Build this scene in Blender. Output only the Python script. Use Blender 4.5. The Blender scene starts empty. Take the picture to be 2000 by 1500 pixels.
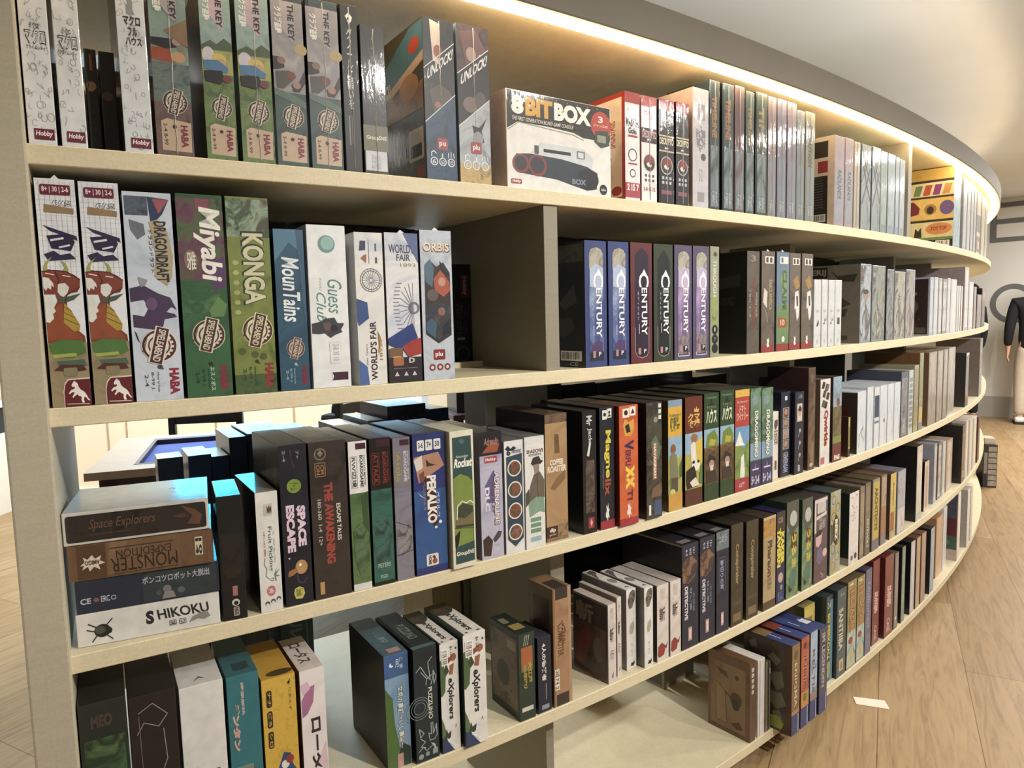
import bpy, bmesh, math, random
from mathutils import Vector, Matrix
random.seed(7)
scene = bpy.context.scene
COL = scene.collection
PI = math.pi
# ------------------------------------------------------------------ camera
EYE = 1.2815
def make_camera():
    th, ro = 0.09406, -0.02419
    c, s, cr, sr = math.cos(th), math.sin(th), math.cos(ro), math.sin(ro)
    fw = Vector((0, c, -s)); up = Vector((0, s, c)); rt = Vector((1, 0, 0))
    rt2 = rt*cr + up*sr; up2 = up*cr - rt*sr
    cam = bpy.data.cameras.new('camera'); cam.sensor_width = 36; cam.lens = 1387/2000*36
    cam.clip_start = 0.05; cam.clip_end = 60
    o = bpy.data.objects.new('camera', cam); COL.objects.link(o)
    m = Matrix((rt2, up2, -fw)).transposed().to_4x4(); m.translation = (0, 0, EYE)
    o.matrix_world = m
    scene.camera = o
make_camera()
# ------------------------------------------------------------------ colour management, world, lights
vs = scene.view_settings
scene.display_settings.display_device = 'sRGB'
vs.view_transform = 'Standard'; vs.look = 'None'; vs.gamma = 1; vs.use_curve_mapping = False
vs.exposure = 0.35
w = bpy.data.worlds.new('world'); scene.world = w; w.use_nodes = True
bg = w.node_tree.nodes['Background']; bg.inputs[0].default_value = (0.82, 0.93, 1.0, 1); bg.inputs[1].default_value = 0.2
def spot(name, loc, power, size=0.05, angle=110, blend=0.6, col=(1, .88, .70), aim=None):
    l = bpy.data.lights.new(name, 'SPOT'); l.energy = power; l.shadow_soft_size = size
    l.spot_size = math.radians(angle); l.spot_blend = blend; l.color = col
    o = bpy.data.objects.new(name, l); COL.objects.link(o); o.location = loc
    d = Vector(aim) - Vector(loc) if aim else Vector((0, 0, -1))
    o.rotation_euler = d.to_track_quat('-Z', 'Y').to_euler()
    return o
def area(name, loc, power, sx, sy, col=(1, .93, .82), aim=None):
    l = bpy.data.lights.new(name, 'AREA'); l.energy = power; l.shape = 'RECTANGLE'; l.size = sx; l.size_y = sy; l.color = col
    o = bpy.data.objects.new(name, l); COL.objects.link(o); o.location = loc
    d = Vector(aim) - Vector(loc) if aim else Vector((0, 0, -1))
    o.rotation_euler = d.to_track_quat('-Z', 'Y').to_euler()
    return o
# a row of recessed downlights in the ceiling, about two metres in front of the bookcase
for x, y, pw in ((1.75, .0, 168), (2.25, .75, 50), (3.05, 1.45, 60), (3.85, 2.5, 72), (4.5, 3.8, 90)):
    spot('ceiling_downlight', (x, y, 2.44), pw, .035, 168, .38, (1, .962, .895), aim=(x, y, 0))
# added area fills under the ceiling, brightening the walls and floor beyond
area('fill_light', (5.3, 5.6, 2.455), 128, 1.6, 1.6, (1, .97, .93))
area('fill_light', (-1.9, 4.2, 2.455), 95, 2.6, 1.2, (1, .98, .94))
area('fill_light', (-3.8, 2.4, 2.455), 28, 1.6, 2.4, (1, .96, .90))
# added unseen uplights above the bookcase, there to brighten the ceiling
for x, y in ((.25, 1.85), (.7, 2.15), (1.15, 2.55), (1.55, 2.95), (1.95, 3.4), (2.3, 3.9), (2.6, 4.4), (2.85, 4.9), (3.05, 5.4), (3.3, 5.95)):
    area('added_uplight', (x, y, 1.99), .8 if y < 3 else .5 if y < 5.8 else 1.2, .5, .5, (.96, .98, 1), aim=(x, y, 3))
# ------------------------------------------------------------------ the curve of the bookcase front
def _curve():
    x0, y0, ph, k, k2, s1, A = -0.4825, 1.07556, 0.53904, 0.11272, -0.0072263, 2.40275, 0.01476
    pts = {}
    ds = .005; n = 1600; i0 = 100
    H = []
    for i in range(n):
        s = (i-i0)*ds; e = max(0, s-s1); H.append(ph + k*s + k2*s*s + A*e*e)
    X = [0]*n; Y = [0]*n
    for i in range(1, n):
        hm = (H[i]+H[i-1])/2
        X[i] = X[i-1]+math.cos(hm)*ds; Y[i] = Y[i-1]+math.sin(hm)*ds
    dx, dy = x0-X[i0], y0-Y[i0]
    return [(X[i]+dx, Y[i]+dy, H[i]) for i in range(n)]
_CV = _curve()
def cv(s, sb=0.0):
    """point on the bookcase front at arc length s, set back by sb, and the heading there"""
    f = s/.005+100; i = max(0, min(len(_CV)-2, int(f))); t = f-i
    a, b = _CV[i], _CV[i+1]
    x, y, h = (a[j]+(b[j]-a[j])*t for j in range(3))
    return Vector((x-math.sin(h)*sb, y+math.cos(h)*sb)), h
SHELF = {1: 1.53, 2: 1.17, 3: .81, 4: .45, 5: .09}
TH = .0272
DEPTH = .64
# ------------------------------------------------------------------ materials
def lin(hx):
    hx = hx.lstrip('#'); c = [int(hx[i:i+2], 16)/255 for i in (0, 2, 4)]
    return tuple((v/12.92 if v <= .04045 else ((v+.055)/1.055)**2.4) for v in c)
def ink(hx):
    """printing ink on card: a little less saturated than the pure screen colour"""
    hx = hx.lstrip('#'); c = [int(hx[i:i+2], 16) for i in (0, 2, 4)]
    mx, mn = max(c), min(c); sat = (mx-mn)/max(1, mx)
    if sat > .22:
        y = .3*c[0]+.59*c[1]+.11*c[2]; k = .17; g = .95
        c = [g*(v+(y-v)*k) for v in c]
    c = [max(0, min(255, v))/255 for v in c]
    return tuple(INK_DIM*(v/12.92 if v <= .04045 else ((v+.055)/1.055)**2.4) for v in c)
INK_DIM = 1.0
_M = {}
def _new(name):
    m = bpy.data.materials.new(name); m.use_nodes = True
    nt = m.node_tree; b = nt.nodes['Principled BSDF']
    return m, nt, b
def _tc(nt, scale=(1, 1, 1), rot=(0, 0, 0), coord='Object'):
    t = nt.nodes.new('ShaderNodeTexCoord'); mp = nt.nodes.new('ShaderNodeMapping')
    mp.inputs['Scale'].default_value = scale; mp.inputs['Rotation'].default_value = rot
    nt.links.new(t.outputs[coord], mp.inputs[0]); return mp.outputs[0]
def _noise(nt, vec, scale, detail=3, rough=.5, dist=0):
    n = nt.nodes.new('ShaderNodeTexNoise'); n.inputs['Scale'].default_value = scale
    n.inputs['Detail'].default_value = detail; n.inputs['Roughness'].default_value = rough; n.inputs['Distortion'].default_value = dist
    nt.links.new(vec, n.inputs['Vector']); return n.outputs[0]
def _ramp(nt, fac, stops, interp='LINEAR'):
    r = nt.nodes.new('ShaderNodeValToRGB'); r.color_ramp.interpolation = interp
    e = r.color_ramp.elements
    while len(e) < len(stops): e.new(.5)
    for el, (p, c) in zip(e, stops): el.position = p; el.color = (*c, 1)
    nt.links.new(fac, r.inputs[0]); return r.outputs[0]
def M(spec, wrap=0):
    """box print: '#rrggbb' plain card, or 'A|#a,#b,#c|scale|stretch' a painted picture; wrap = clear film over it"""
    key = (spec, wrap, INK_DIM)
    if key in _M: return _M[key]
    m, nt, b = _new('print')
    if spec[0] == '#':
        c = ink(spec)
        n = _noise(nt, _tc(nt), 45, 2)
        col = _ramp(nt, n, [(.3, tuple(v*.9 for v in c)), (.7, tuple(min(1, v*1.06) for v in c))])
    else:
        p = spec.split('|'); cs = [ink(c) for c in p[1].split(',')]; sc = float(p[2]); st = float(p[3]) if len(p) > 3 else 1
        n = _noise(nt, _tc(nt, (1, 1, st), (0, .35, 0)), sc, 5, .58, 1.3)
        k = len(cs); col = _ramp(nt, n, [(.30+.40*i/max(1, k-1), c) for i, c in enumerate(cs)])
    nt.links.new(col, b.inputs['Base Color'])
    b.inputs['Roughness'].default_value = .42
    b.inputs['Specular IOR Level'].default_value = .35
    if wrap:
        b.inputs['Coat Weight'].default_value = .25+.5*wrap; b.inputs['Coat Roughness'].default_value = .055
        v = _tc(nt, (1, 1, .28))
        n2 = _noise(nt, v, 95, 3, .6, 1.5)
        bp = nt.nodes.new('ShaderNodeBump'); bp.inputs['Strength'].default_value = .13*wrap; bp.inputs['Distance'].default_value = .004
        nt.links.new(n2, bp.inputs['Height']); nt.links.new(bp.outputs[0], b.inputs['Coat Normal'])
    else:
        b.inputs['Coat Weight'].default_value = .35; b.inputs['Coat Roughness'].default_value = .18
    _M[key] = m; return m
def plain(name, c, rough=.5, var=.06, scale=20, stretch=(1, 1, 1), spec=.4, metal=0, coat=0):
    key = (name, c)
    if key in _M: return _M[key]
    m, nt, b = _new(name); c = lin(c)
    n = _noise(nt, _tc(nt, stretch), scale, 4)
    nt.links.new(_ramp(nt, n, [(.3, tuple(v*(1-var) for v in c)), (.7, tuple(min(1, v*(1+var)) for v in c))]), b.inputs['Base Color'])
    b.inputs['Roughness'].default_value = rough; b.inputs['Specular IOR Level'].default_value = spec
    b.inputs['Metallic'].default_value = metal; b.inputs['Coat Weight'].default_value = coat
    _M[key] = m; return m
def emit(name, c, st):
    m, nt, b = _new(name)
    b.inputs['Base Color'].default_value = (*lin(c), 1); b.inputs['Emission Color'].default_value = (*lin(c), 1); b.inputs['Emission Strength'].default_value = st
    return m
def wood_floor():
    m, nt, b = _new('oak_planks')
    ang = math.atan2(1, .53)
    v = _tc(nt, (1, 1, 1), (0, 0, -ang))
    br = nt.nodes.new('ShaderNodeTexBrick'); br.inputs['Scale'].default_value = 1
    br.inputs['Brick Width'].default_value = 1.75; br.inputs['Row Height'].default_value = .27
    br.inputs['Mortar Size'].default_value = .0016; br.inputs['Mortar Smooth'].default_value = .2; br.offset = .37
    br.inputs['Color1'].default_value = (*lin('#a48c6a'), 1); br.inputs['Color2'].default_value = (*lin('#947b58'), 1)
    br.inputs['Mortar'].default_value = (*lin('#6d5738'), 1)
    nt.links.new(v, br.inputs['Vector'])
    mp2 = nt.nodes.new('ShaderNodeMapping'); mp2.inputs['Scale'].default_value = (1.2, 13, 1); nt.links.new(v, mp2.inputs[0])
    g = _noise(nt, mp2.outputs[0], 2.6, 8, .62, 1.6)
    mx = nt.nodes.new('ShaderNodeMix'); mx.data_type = 'RGBA'; mx.blend_type = 'MULTIPLY'; mx.inputs[0].default_value = 1
    nt.links.new(br.outputs[0], mx.inputs[6])
    nt.links.new(_ramp(nt, g, [(.32, (.66, .62, .56)), (.52, (.98, .97, .95)), (.7, (1.08, 1.06, 1.02))]), mx.inputs[7])
    nt.links.new(mx.outputs[2], b.inputs['Base Color'])
    b.inputs['Roughness'].default_value = .42; b.inputs['Specular IOR Level'].default_value = .35
    return m
def birch(name, c, var=.05):
    if (name, c) in _M: return _M[(name, c)]
    m, nt, b = _new(name); c = lin(c)
    n = _noise(nt, _tc(nt, (3, 3, 22)), 6, 6, .6, .6)
    n2 = _noise(nt, _tc(nt), 260, 2)
    mx = nt.nodes.new('ShaderNodeMix'); mx.data_type = 'RGBA'; mx.blend_type = 'MULTIPLY'; mx.inputs[0].default_value = 1
    nt.links.new(_ramp(nt, n, [(.3, tuple(v*(1-var) for v in c)), (.7, tuple(min(1, v*(1+var)) for v in c))]), mx.inputs[6])
    nt.links.new(_ramp(nt, n2, [(.35, (.94, .94, .94)), (.65, (1.03, 1.03, 1.03))]), mx.inputs[7])
    nt.links.new(mx.outputs[2], b.inputs['Base Color'])
    b.inputs['Roughness'].default_value = .5; b.inputs['Specular IOR Level'].default_value = .3
    _M[(name, c)] = m; return m
# ------------------------------------------------------------------ object helpers
def tag(o, label=None, cat=None, group=None, kind=None):
    if label: o['label'] = label
    if cat: o['category'] = cat
    if group: o['group'] = group
    if kind: o['kind'] = kind
    return o
def empty(name, loc=(0, 0, 0), rz=0, parent=None):
    o = bpy.data.objects.new(name, None); COL.objects.link(o); o.empty_display_size = .05
    o.location = loc; o.rotation_euler = (0, 0, rz)
    if parent: o.parent = parent
    return o
def link(name, me, mats=(), parent=None):
    o = bpy.data.objects.new(name, me); COL.objects.link(o)
    for m in mats: me.materials.append(m)
    if parent: o.parent = parent
    return o
def mesh(name, verts, faces, mats=(), parent=None, mi=None, smooth=False):
    me = bpy.data.meshes.new(name); me.from_pydata([tuple(v) for v in verts], [], faces)
    if mi: me.polygons.foreach_set('material_index', mi)
    if smooth: me.polygons.foreach_set('use_smooth', [True]*len(me.polygons))
    return link(name, me, mats, parent)
def bm_mesh(name, bm, mats=(), parent=None, smooth=False):
    me = bpy.data.meshes.new(name); bm.to_mesh(me); bm.free()
    if smooth: me.polygons.foreach_set('use_smooth', [True]*len(me.polygons))
    return link(name, me, mats, parent)
def add_box(bm, x0, x1, y0, y1, z0, z1, bev=0, rot=None):
    r = bmesh.ops.create_cube(bm, size=1)
    vs_ = r['verts']
    for v in vs_: v.co = Vector(((x0+x1)/2+v.co.x*(x1-x0), (y0+y1)/2+v.co.y*(y1-y0), (z0+z1)/2+v.co.z*(z1-z0)))
    if bev:
        es = list({e for v in vs_ for e in v.link_edges})
        rr = bmesh.ops.bevel(bm, geom=es, offset=bev, segments=2, affect='EDGES', profile=.6)
        vs_ = list({v for f in rr['faces'] for v in f.verts} | {v for v in vs_ if v.is_valid})
    if rot is not None: bmesh.ops.transform(bm, matrix=rot, verts=[v for v in vs_ if v.is_valid])
    return vs_
def solid(name, x0, x1, y0, y1, z0, z1, mat, parent=None, bev=.0, rot=None):
    bm = bmesh.new(); add_box(bm, x0, x1, y0, y1, z0, z1, bev, rot)
    return bm_mesh(name, bm, (mat,), parent)
def sweep(name, s0, s1, profile, mat, parent, n=None, smooth=False):
    """sweep a closed (setback, z) profile along the bookcase curve"""
    n = n or max(2, int((s1-s0)/.06)); P = len(profile); V = []; F = []
    for i in range(n+1):
        s = s0+(s1-s0)*i/n
        for sb, z in profile:
            p, h = cv(s, sb); V.append((p.x, p.y, z))
    for i in range(n):
        for j in range(P):
            a = i*P+j; b_ = i*P+(j+1) % P
            F.append((a, a+P, b_+P, b_))
    F.append(tuple(range(P))); F.append(tuple(n*P+j for j in reversed(range(P))))
    return mesh(name, V, F, (mat,), parent)
# ------------------------------------------------------------------ lettering
_TX = {}
def text_polys(s, bold=0.0, shear=0.0):
    key = (s, bold, shear)
    if key in _TX: return _TX[key]
    cu = bpy.data.curves.new('lettering', 'FONT'); cu.body = s; cu.resolution_u = 3; cu.offset = bold; cu.shear = shear; cu.space_line = .85; cu.align_x = 'CENTER'
    o = bpy.data.objects.new('lettering', cu); COL.objects.link(o)
    dg = bpy.context.evaluated_depsgraph_get()
    me = bpy.data.meshes.new_from_object(o.evaluated_get(dg))
    V = [(v.co.x, v.co.y) for v in me.vertices]; F = [tuple(p.vertices) for p in me.polygons]
    bpy.data.objects.remove(o); bpy.data.curves.remove(cu); bpy.data.meshes.remove(me)
    if V:
        x0 = min(v[0] for v in V); x1 = max(v[0] for v in V); y0 = min(v[1] for v in V); y1 = max(v[1] for v in V)
        V = [((a-x0)/max(1e-6, x1-x0), (b-y0)/max(1e-6, y1-y0)) for a, b in V]
    _TX[key] = (V, F); return V, F
# print commands: every one is (part, face, colour, [polygons in uv])
class Art(list):
    face = 'F'
def r(part, u0, v0, u1, v1, c, f='F'): return (part, f, c, [(u0, v0), (u1, v0), (u1, v1), (u0, v1)], [(0, 1, 2, 3)])
def pg(part, pts, c, f='F'): return (part, f, c, list(pts), [tuple(range(len(pts)))])
def el(part, u, v, ru, c, rv=None, f='F', n=28): return (part, f, c, ('E', u, v, ru, rv, n), None)
def ring(part, u, v, ru, t, c, f='F'): return (part, f, c, ('R', u, v, ru, t), None)
def ln(part, pts, t, c, f='F'): return (part, f, c, ('L', pts, t), None)
def tx(part, s, u0, v0, u1, v1, c, rot=-90, bold=.012, shear=0, f='F'):
    V, F = text_polys(s, bold, shear)
    if rot == -90: V = [(b, 1-a) for a, b in V]
    elif rot == 90: V = [(1-b, a) for a, b in V]
    elif rot == 180: V = [(1-a, 1-b) for a, b in V]
    return (part, f, c, [(u0+(u1-u0)*a, v0+(v1-v0)*b) for a, b in V], F)
def seal(u, v, ru, c1='#e6dfc8', c2='#5a2a22', asp=1.0):
    """round stamp with a slanted banner"""
    out = [el('seal', u, v, ru, c1), ring('seal', u, v, ru*.95, .05, c2), ring('seal', u, v, ru*.62, .03, c2)]
    k = asp
    d = ru*.34; L = ru*1.05
    # banner rotated about 15 degrees from upright
    def R(a, b): 
        cs, sn = math.cos(-.26), math.sin(-.26); return (u+(a*cs-b*sn), v+(a*sn+b*cs)*k)
    out.append(pg('seal', [R(-d*1.25, -L*1.04), R(d*1.25, -L*1.04), R(d*1.25, L*1.04), R(-d*1.25, L*1.04)], c1))
    out.append(pg('seal', [R(-d, -L), R(d, -L), R(d, L), R(-d, L)], c2))
    V, F = text_polys('SPIELEABEND', .02)
    out.append(('seal', 'F', c1, [R((b-.5)*d*1.25, (.5-a)*L*1.8) for a, b in V], F))
    V, F = text_polys('approved', .01)
    out.append(('seal', 'F', c2, [R(-ru*.78+(b-.5)*ru*.26, -(a-.5)*ru*.9-ru*.1) for a, b in V], F))
    for i in range(5):
        out.append(el('seal', *R(ru*.76*math.cos(-.7+.35*i), ru*.76*math.sin(-.7+.35*i)), ru*.07, c2, n=8))
    return out
def rr(part, u0, v0, u1, v1, c, ru=.06, asp=.2, f='F'):
    rv = ru*asp; pts = []
    for cx, cy, a0 in ((u1-ru, v1-rv, 0), (u0+ru, v1-rv, 90), (u0+ru, v0+rv, 180), (u1-ru, v0+rv, 270)):
        for k in range(5):
            a = math.radians(a0+22.5*k); pts.append((cx+ru*math.cos(a), cy+rv*math.sin(a)))
    return (part, f, c, pts, [tuple(range(len(pts)))])
def bars(part, u0, v0, u1, v1, n=9, f='F', vert=True, c='#1a1a1a', bgc='#f2efe8'):
    """bar code label"""
    out = [r(part, u0, v0, u1, v1, bgc, f)]
    rnd = random.Random(n*7)
    t = .06
    while t < .92:
        wd = rnd.choice((.02, .03, .05))
        if vert: out.append(r(part, u0+(u1-u0)*t, v0+(v1-v0)*.15, u0+(u1-u0)*(t+wd), v0+(v1-v0)*.9, c, f))
        else: out.append(r(part, u0+(u1-u0)*.12, v0+(v1-v0)*t, u0+(u1-u0)*.9, v0+(v1-v0)*(t+wd), c, f))
        t += wd+rnd.choice((.02, .035, .05))
    return out
LAYER = .00016
SPLIT = {'band', 'window', 'side_picture', 'emblem', 'photo', 'side_label', 'plate', 'code_label', 'branches', 'side_spot', 'edge_strip', 'flourish', 'publisher_mark', 'badge'}
def flat(cmds):
    out = []
    for c in cmds:
        if isinstance(c, list): out += flat(c)
        else: out.append(c)
    return out
def print_parts(root, w, d, h, cmds, wrap):
    """builds the printed parts on a carton of size w x d x h whose front left bottom corner is the origin"""
    parts = {}; order = []; boxes_ = []; stack_ = []
    for li, (part, f, c, pts, faces) in enumerate(flat(cmds)):
        W, Hh = {'F': (w, h), 'L': (d, h), 'T': (w, d), 'R': (d, h)}[f]
        if isinstance(pts, tuple):
            if pts[0] == 'E':
                _, u, v, ru, rv, n = pts; rv = rv if rv is not None else ru*W/Hh
                P = [(u+ru*math.cos(2*PI*k/n), v+rv*math.sin(2*PI*k/n)) for k in range(n)]; faces = [tuple(range(n))]
            elif pts[0] == 'R':
                _, u, v, ru, t = pts; n = 36; k_ = W/Hh; P = []
                for q in (ru, ru*(1-t/ru if ru > t else .5)):
                    P += [(u+q*math.cos(2*PI*k/n), v+q*k_*math.sin(2*PI*k/n)) for k in range(n)]
                faces = [(k, (k+1) % n, n+(k+1) % n, n+k) for k in range(n)]
            else:
                _, q, t = pts; P = []; faces = []
                for (a, b), (c_, d_) in zip(q, q[1:]):
                    dx, dy = (c_-a)*W, (d_-b)*Hh; L = math.hypot(dx, dy) or 1; nx, ny = -dy/L*t*W/2, dx/L*t*W/2
                    ex, ey = dx/L*t*W*.3, dy/L*t*W*.3
                    i = len(P)
                    P += [(a+(nx-ex)/W, b+(ny-ey)/Hh), (a+(-nx-ex)/W, b+(-ny-ey)/Hh), (c_+(-nx+ex)/W, d_+(-ny+ey)/Hh), (c_+(nx+ex)/W, d_+(ny+ey)/Hh)]
                    faces.append((i, i+1, i+2, i+3))
            pts = P
        b0 = (min(q[0] for q in pts), max(q[0] for q in pts), min(q[1] for q in pts), max(q[1] for q in pts))
        lv = 1
        for f2, l2, b2 in stack_:
            if f2 == f and l2 >= lv and b0[0] < b2[1] and b0[1] > b2[0] and b0[2] < b2[3] and b0[3] > b2[2]: lv = l2+1
        stack_.append((f, lv, b0)); off = LAYER*(min(lv, 12)+.8)+.000004*lv
        if f == 'F': V = [(u*w, -off, v*h) for u, v in pts]
        elif f == 'L': V = [(-off, d*(1-u), v*h) for u, v in pts]
        elif f == 'R': V = [(w+off, d*u, v*h) for u, v in pts]
        else: V = [(u*w, v*d, h+off) for u, v in pts]
        if part in SPLIT:
            bb = [min(q[0] for q in pts), max(q[0] for q in pts), min(q[1] for q in pts), max(q[1] for q in pts)]
            for key_, b2 in boxes_:
                if key_[0] == part and key_[1] == f and bb[0] <= b2[1] and bb[1] >= b2[0] and bb[2] <= b2[3] and bb[3] >= b2[2]:
                    b2[0] = min(b2[0], bb[0]); b2[1] = max(b2[1], bb[1]); b2[2] = min(b2[2], bb[2]); b2[3] = max(b2[3], bb[3]); break
            else:
                key_ = (part, f, len(boxes_)); boxes_.append((key_, bb))
            part = key_
        if part not in parts: parts[part] = dict(V=[], F=[], mi=[], mats=[]); order.append(part)
        q = parts[part]; m = M(c, wrap)
        if m not in q['mats']: q['mats'].append(m)
        k = q['mats'].index(m); n0 = len(q['V'])
        q['V'] += V
        for fc in faces: q['F'].append(tuple(n0+i for i in fc)); q['mi'].append(k)
    for part in order:
        q = parts[part]; mesh(part if isinstance(part, str) else part[0], q['V'], q['F'], q['mats'], root, q['mi'])
def carton(name, root, x0, x1, d, h, mats, bev=.0012, y0=0.0, z0=0.0):
    """mats: body, front, left, top"""
    bm = bmesh.new(); add_box(bm, x0, x1, y0, d, z0, h, bev)
    bm.normal_update()
    for fc in bm.faces:
        n = fc.normal
        if n.y < -.7: fc.material_index = 1
        elif n.x < -.7: fc.material_index = 2
        elif n.z > .7: fc.material_index = 3
    return bm_mesh(name, bm, mats, root)
GROUPS = {1: 'games on the top shelf', 2: 'games on the second shelf', 3: 'games on the third shelf', 4: 'games on the fourth shelf', 5: 'games on the bottom shelf'}
def place(k, s, w_, sb):
    p, h = cv(s+w_*.5, sb)
    t = Vector((math.cos(h), math.sin(h))); p = p - t*(w_*.5)
    return (p.x+t.x*.0004, p.y+t.y*.0004, SHELF[k]+.0004), h
def box(key, label, body, spine=None, cmds=(), d=None, top=None, left=None, wrap=0, tray=None, at=None, name='board_game_box', group=None, sh=.978, yaw=0, h=None, seam=False, tab=False, dw=1, cat='board game', ds=0):
    """one boxed game standing on its shelf: lid or carton, tray where it shows, and its printed parts"""
    if at: (loc, hd, w_, h_) = at; k = None
    else:
        k, s, w_, h_, sb = TB[key]; loc, hd = place(k, s+ds, w_, sb); w_ = w_*sh-.0008
    if h: h_ = h
    w_ *= dw
    d = d or min(.2, h_*.8)
    root = empty(name, loc, hd+yaw)
    tag(root, label, cat, group or (GROUPS.get(k)))
    spine = spine or body; top = top or body; left = left or body
    mats = [M(c, wrap) for c in (body, spine, left, top)]
    if tray:
        tw = w_*.09
        carton('tray', root, 0.0006, tw+.001, d-.001, h_-.0009, [M(tray, 0)]*4, .0006, .0009, .0004)
        carton('lid', root, tw, w_, d, h_, mats)
    else:
        carton('carton', root, 0, w_, d, h_, mats)
    print_parts(root, w_, d, h_, cmds, wrap)
    if seam:
        x = w_*.53; V = []; F = []
        n = 14; rnd = random.Random(key)
        for i in range(n+1):
            z = .004+(h_-.008)*i/n; xo = x+(rnd.random()-.5)*.0016
            V += [(xo-.0009, -.0003, z), (xo, -.0020, z), (xo+.0009, -.0003, z)]
        for i in range(n):
            a = i*3; F += [(a, a+3, a+4, a+1), (a+1, a+4, a+5, a+2)]
        mesh('film_seam', V, F, (M('#b9bec2', 1),), root)
    if tab:
        x = w_*.4
        mesh('film_corner', [(x, .001, h_), (x+w_*.22, .001, h_), (x+w_*.11, .004, h_+.006), (x+w_*.11, .012, h_)], [(0, 1, 2), (1, 3, 2), (3, 0, 2)], (M('#d5d8da', 1),), root)
    return root
# ------------------------------------------------------------------ room shell
def struct(o): o['kind'] = 'structure'; return o
floor_m = wood_floor()
struct(solid('floor', -7, 12, -4.5, 14, -.06, 0, floor_m))
ceil_m = plain('ceiling_paint', '#e0e1df', .9, .02, 3)
struct(solid('ceiling', -7, 12, -4.5, 14, 2.47, 2.57, ceil_m))
wall_m = plain('wall_paint', '#dcdad2', .9, .02, 2)
grey_m = plain('grey_letter_paint', '#6f6f6d', .7, .05, 9)
base_m = plain('baseboard_paint', '#a9a49a', .7, .04, 6)
# right wall: runs from (5.75, 7.95) in direction (.68,-.73)
WR = (Vector((5.50176, 8.17253, 0)), math.atan2(-.73, .68))
def wall_obj(name, org, ang, x0, x1, y0, y1, z0, z1, m):
    o = solid(name, x0, x1, y0, y1, z0, z1, m); o.location = org; o.rotation_euler = (0, 0, ang); return struct(o)
wall_obj('wall_right', WR[0], WR[1], -6.5, 5, 0, .12, 0, 2.47, wall_m)
wall_obj('baseboard_right', WR[0], WR[1], -6.5, 5, -.016, 0, 0, .24, base_m)
cream_m = plain('cream_panel_paint', '#f7ecd4', .8, .02, 4)
seam_m = plain('panel_seam', '#b9a88a', .8, .02, 4)
# back wall of the room behind the bookcase, cream panels with fine joints
struct(solid('wall_back', -7, -1.08, 5.2, 5.32, 0, 2.47, cream_m))
struct(solid('wall_back', -.62, 1.6, 5.2, 5.32, 0, 2.47, cream_m))
struct(solid('wall_back', -1.08, -.62, 5.2, 5.32, 2.1, 2.47, cream_m))
j = empty('trim_1', (0, 0, 0)); struct(j)
for i, x in enumerate((-4.1, -3.55, -3.0, -2.86, -2.2, -1.62)):
    solid('panel_joint', x, x+.012, 5.194, 5.2, .1, 2.5, seam_m, j)
white_m = plain('white_laminate', '#e9e6de', .5, .02, 5)
struct(solid('baseboard_back', -7, -1.08, 5.185, 5.2, 0, .09, white_m))
# glazed door in the back wall with daylight behind it
frame_m = plain('pale_frame', '#d4e3f2', .5, .03, 8)
dr = struct(empty('door_1', (-1.08, 5.2, 0)))
for a in ((0, .05, 0, 2.1), (.41, .46, 0, 2.1), (.05, .41, 2.04, 2.1), (.05, .41, 0, .1)):
    solid('door_frame', a[0], a[1], .0, .06, a[2], a[3], frame_m, dr)
def lit_pane(name, c, st):
    m = emit(name, c, st); return m
solid('glass_pane', .05, .41, .03, .036, .1, 2.04, lit_pane('sky_behind_glass', '#a8d4f5', 1.6), dr)
# added unseen glowing blue pane on the back wall, mirrored in box tops
wn = struct(empty('added_blue_pane', (-2.55, 5.2, 1.56)))
for a in ((0, 1.02, 0, .04), (0, 1.02, .76, .80), (0, .04, .04, .76), (.98, 1.02, .04, .76)):
    solid('pane_frame', a[0], a[1], -.03, 0, a[2], a[3], frame_m, wn)
solid('blue_pane', .04, .98, -.012, -.008, .04, .76, lit_pane('blue_glow', '#3fc4f2', 13.0), wn)
# ------------------------------------------------------------------ letters on the right wall
def wall_letter(name, pts_list, label):
    """flat painted letter, wall coordinates x along the wall, z up"""
    bm = bmesh.new()
    for pts in pts_list:
        vs_ = [bm.verts.new((x, -.0045, z)) for x, z in pts]; f = bm.faces.new(vs_)
        rr_ = bmesh.ops.extrude_face_region(bm, geom=[f]); bmesh.ops.translate(bm, vec=(0, .0042, 0), verts=[v for v in rr_['geom'] if isinstance(v, bmesh.types.BMVert)])
    bmesh.ops.recalc_face_normals(bm, faces=bm.faces)
    o = bm_mesh(name, bm, (grey_m,)); o.location = WR[0]; o.rotation_euler = (0, 0, WR[1]); tag(o, label, 'letter', 'letters on the far wall'); return o
# ------------------------------------------------------------------ bookcase
S_L = -.187; S_END = 6.6
birch_m = birch('birch_board', '#d8cdae'); edge_m = birch('birch_edge', '#dcc9a0'); panel_m = birch('panel_laminate', '#b6af9a')
div_m = birch('divider_edge', '#8d8777'); plinth_m = plain('plinth', '#5d5240', .7)
bc = empty('bookcase', (*cv(1.5)[0], 0)); tag(bc, 'long curved birch bookcase with five shelves full of games and a light strip on top', 'bookcase')
def keep(o):
    o.parent = bc; o.matrix_parent_inverse = Matrix.Translation(bc.location).inverted(); return o
for k in range(1, 6):
    z = SHELF[k]; e = .0012
    prof = [(0, z-TH+e), (0, z-e), (e, z), (DEPTH-e, z), (DEPTH, z-e), (DEPTH, z-TH)]
    keep(sweep('shelf_board', S_L, S_END, [(e, z-TH)]+prof, birch_m, None, n=130))
    # low rail that parts the front games from those of the other side
    if k == 2: keep(sweep('centre_rail', S_L+.001, S_END, [(.245, z), (.245, z+.012), (.275, z+.012), (.275, z)], birch_m, None, n=90))
zt = SHELF[1]+.3328
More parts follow.
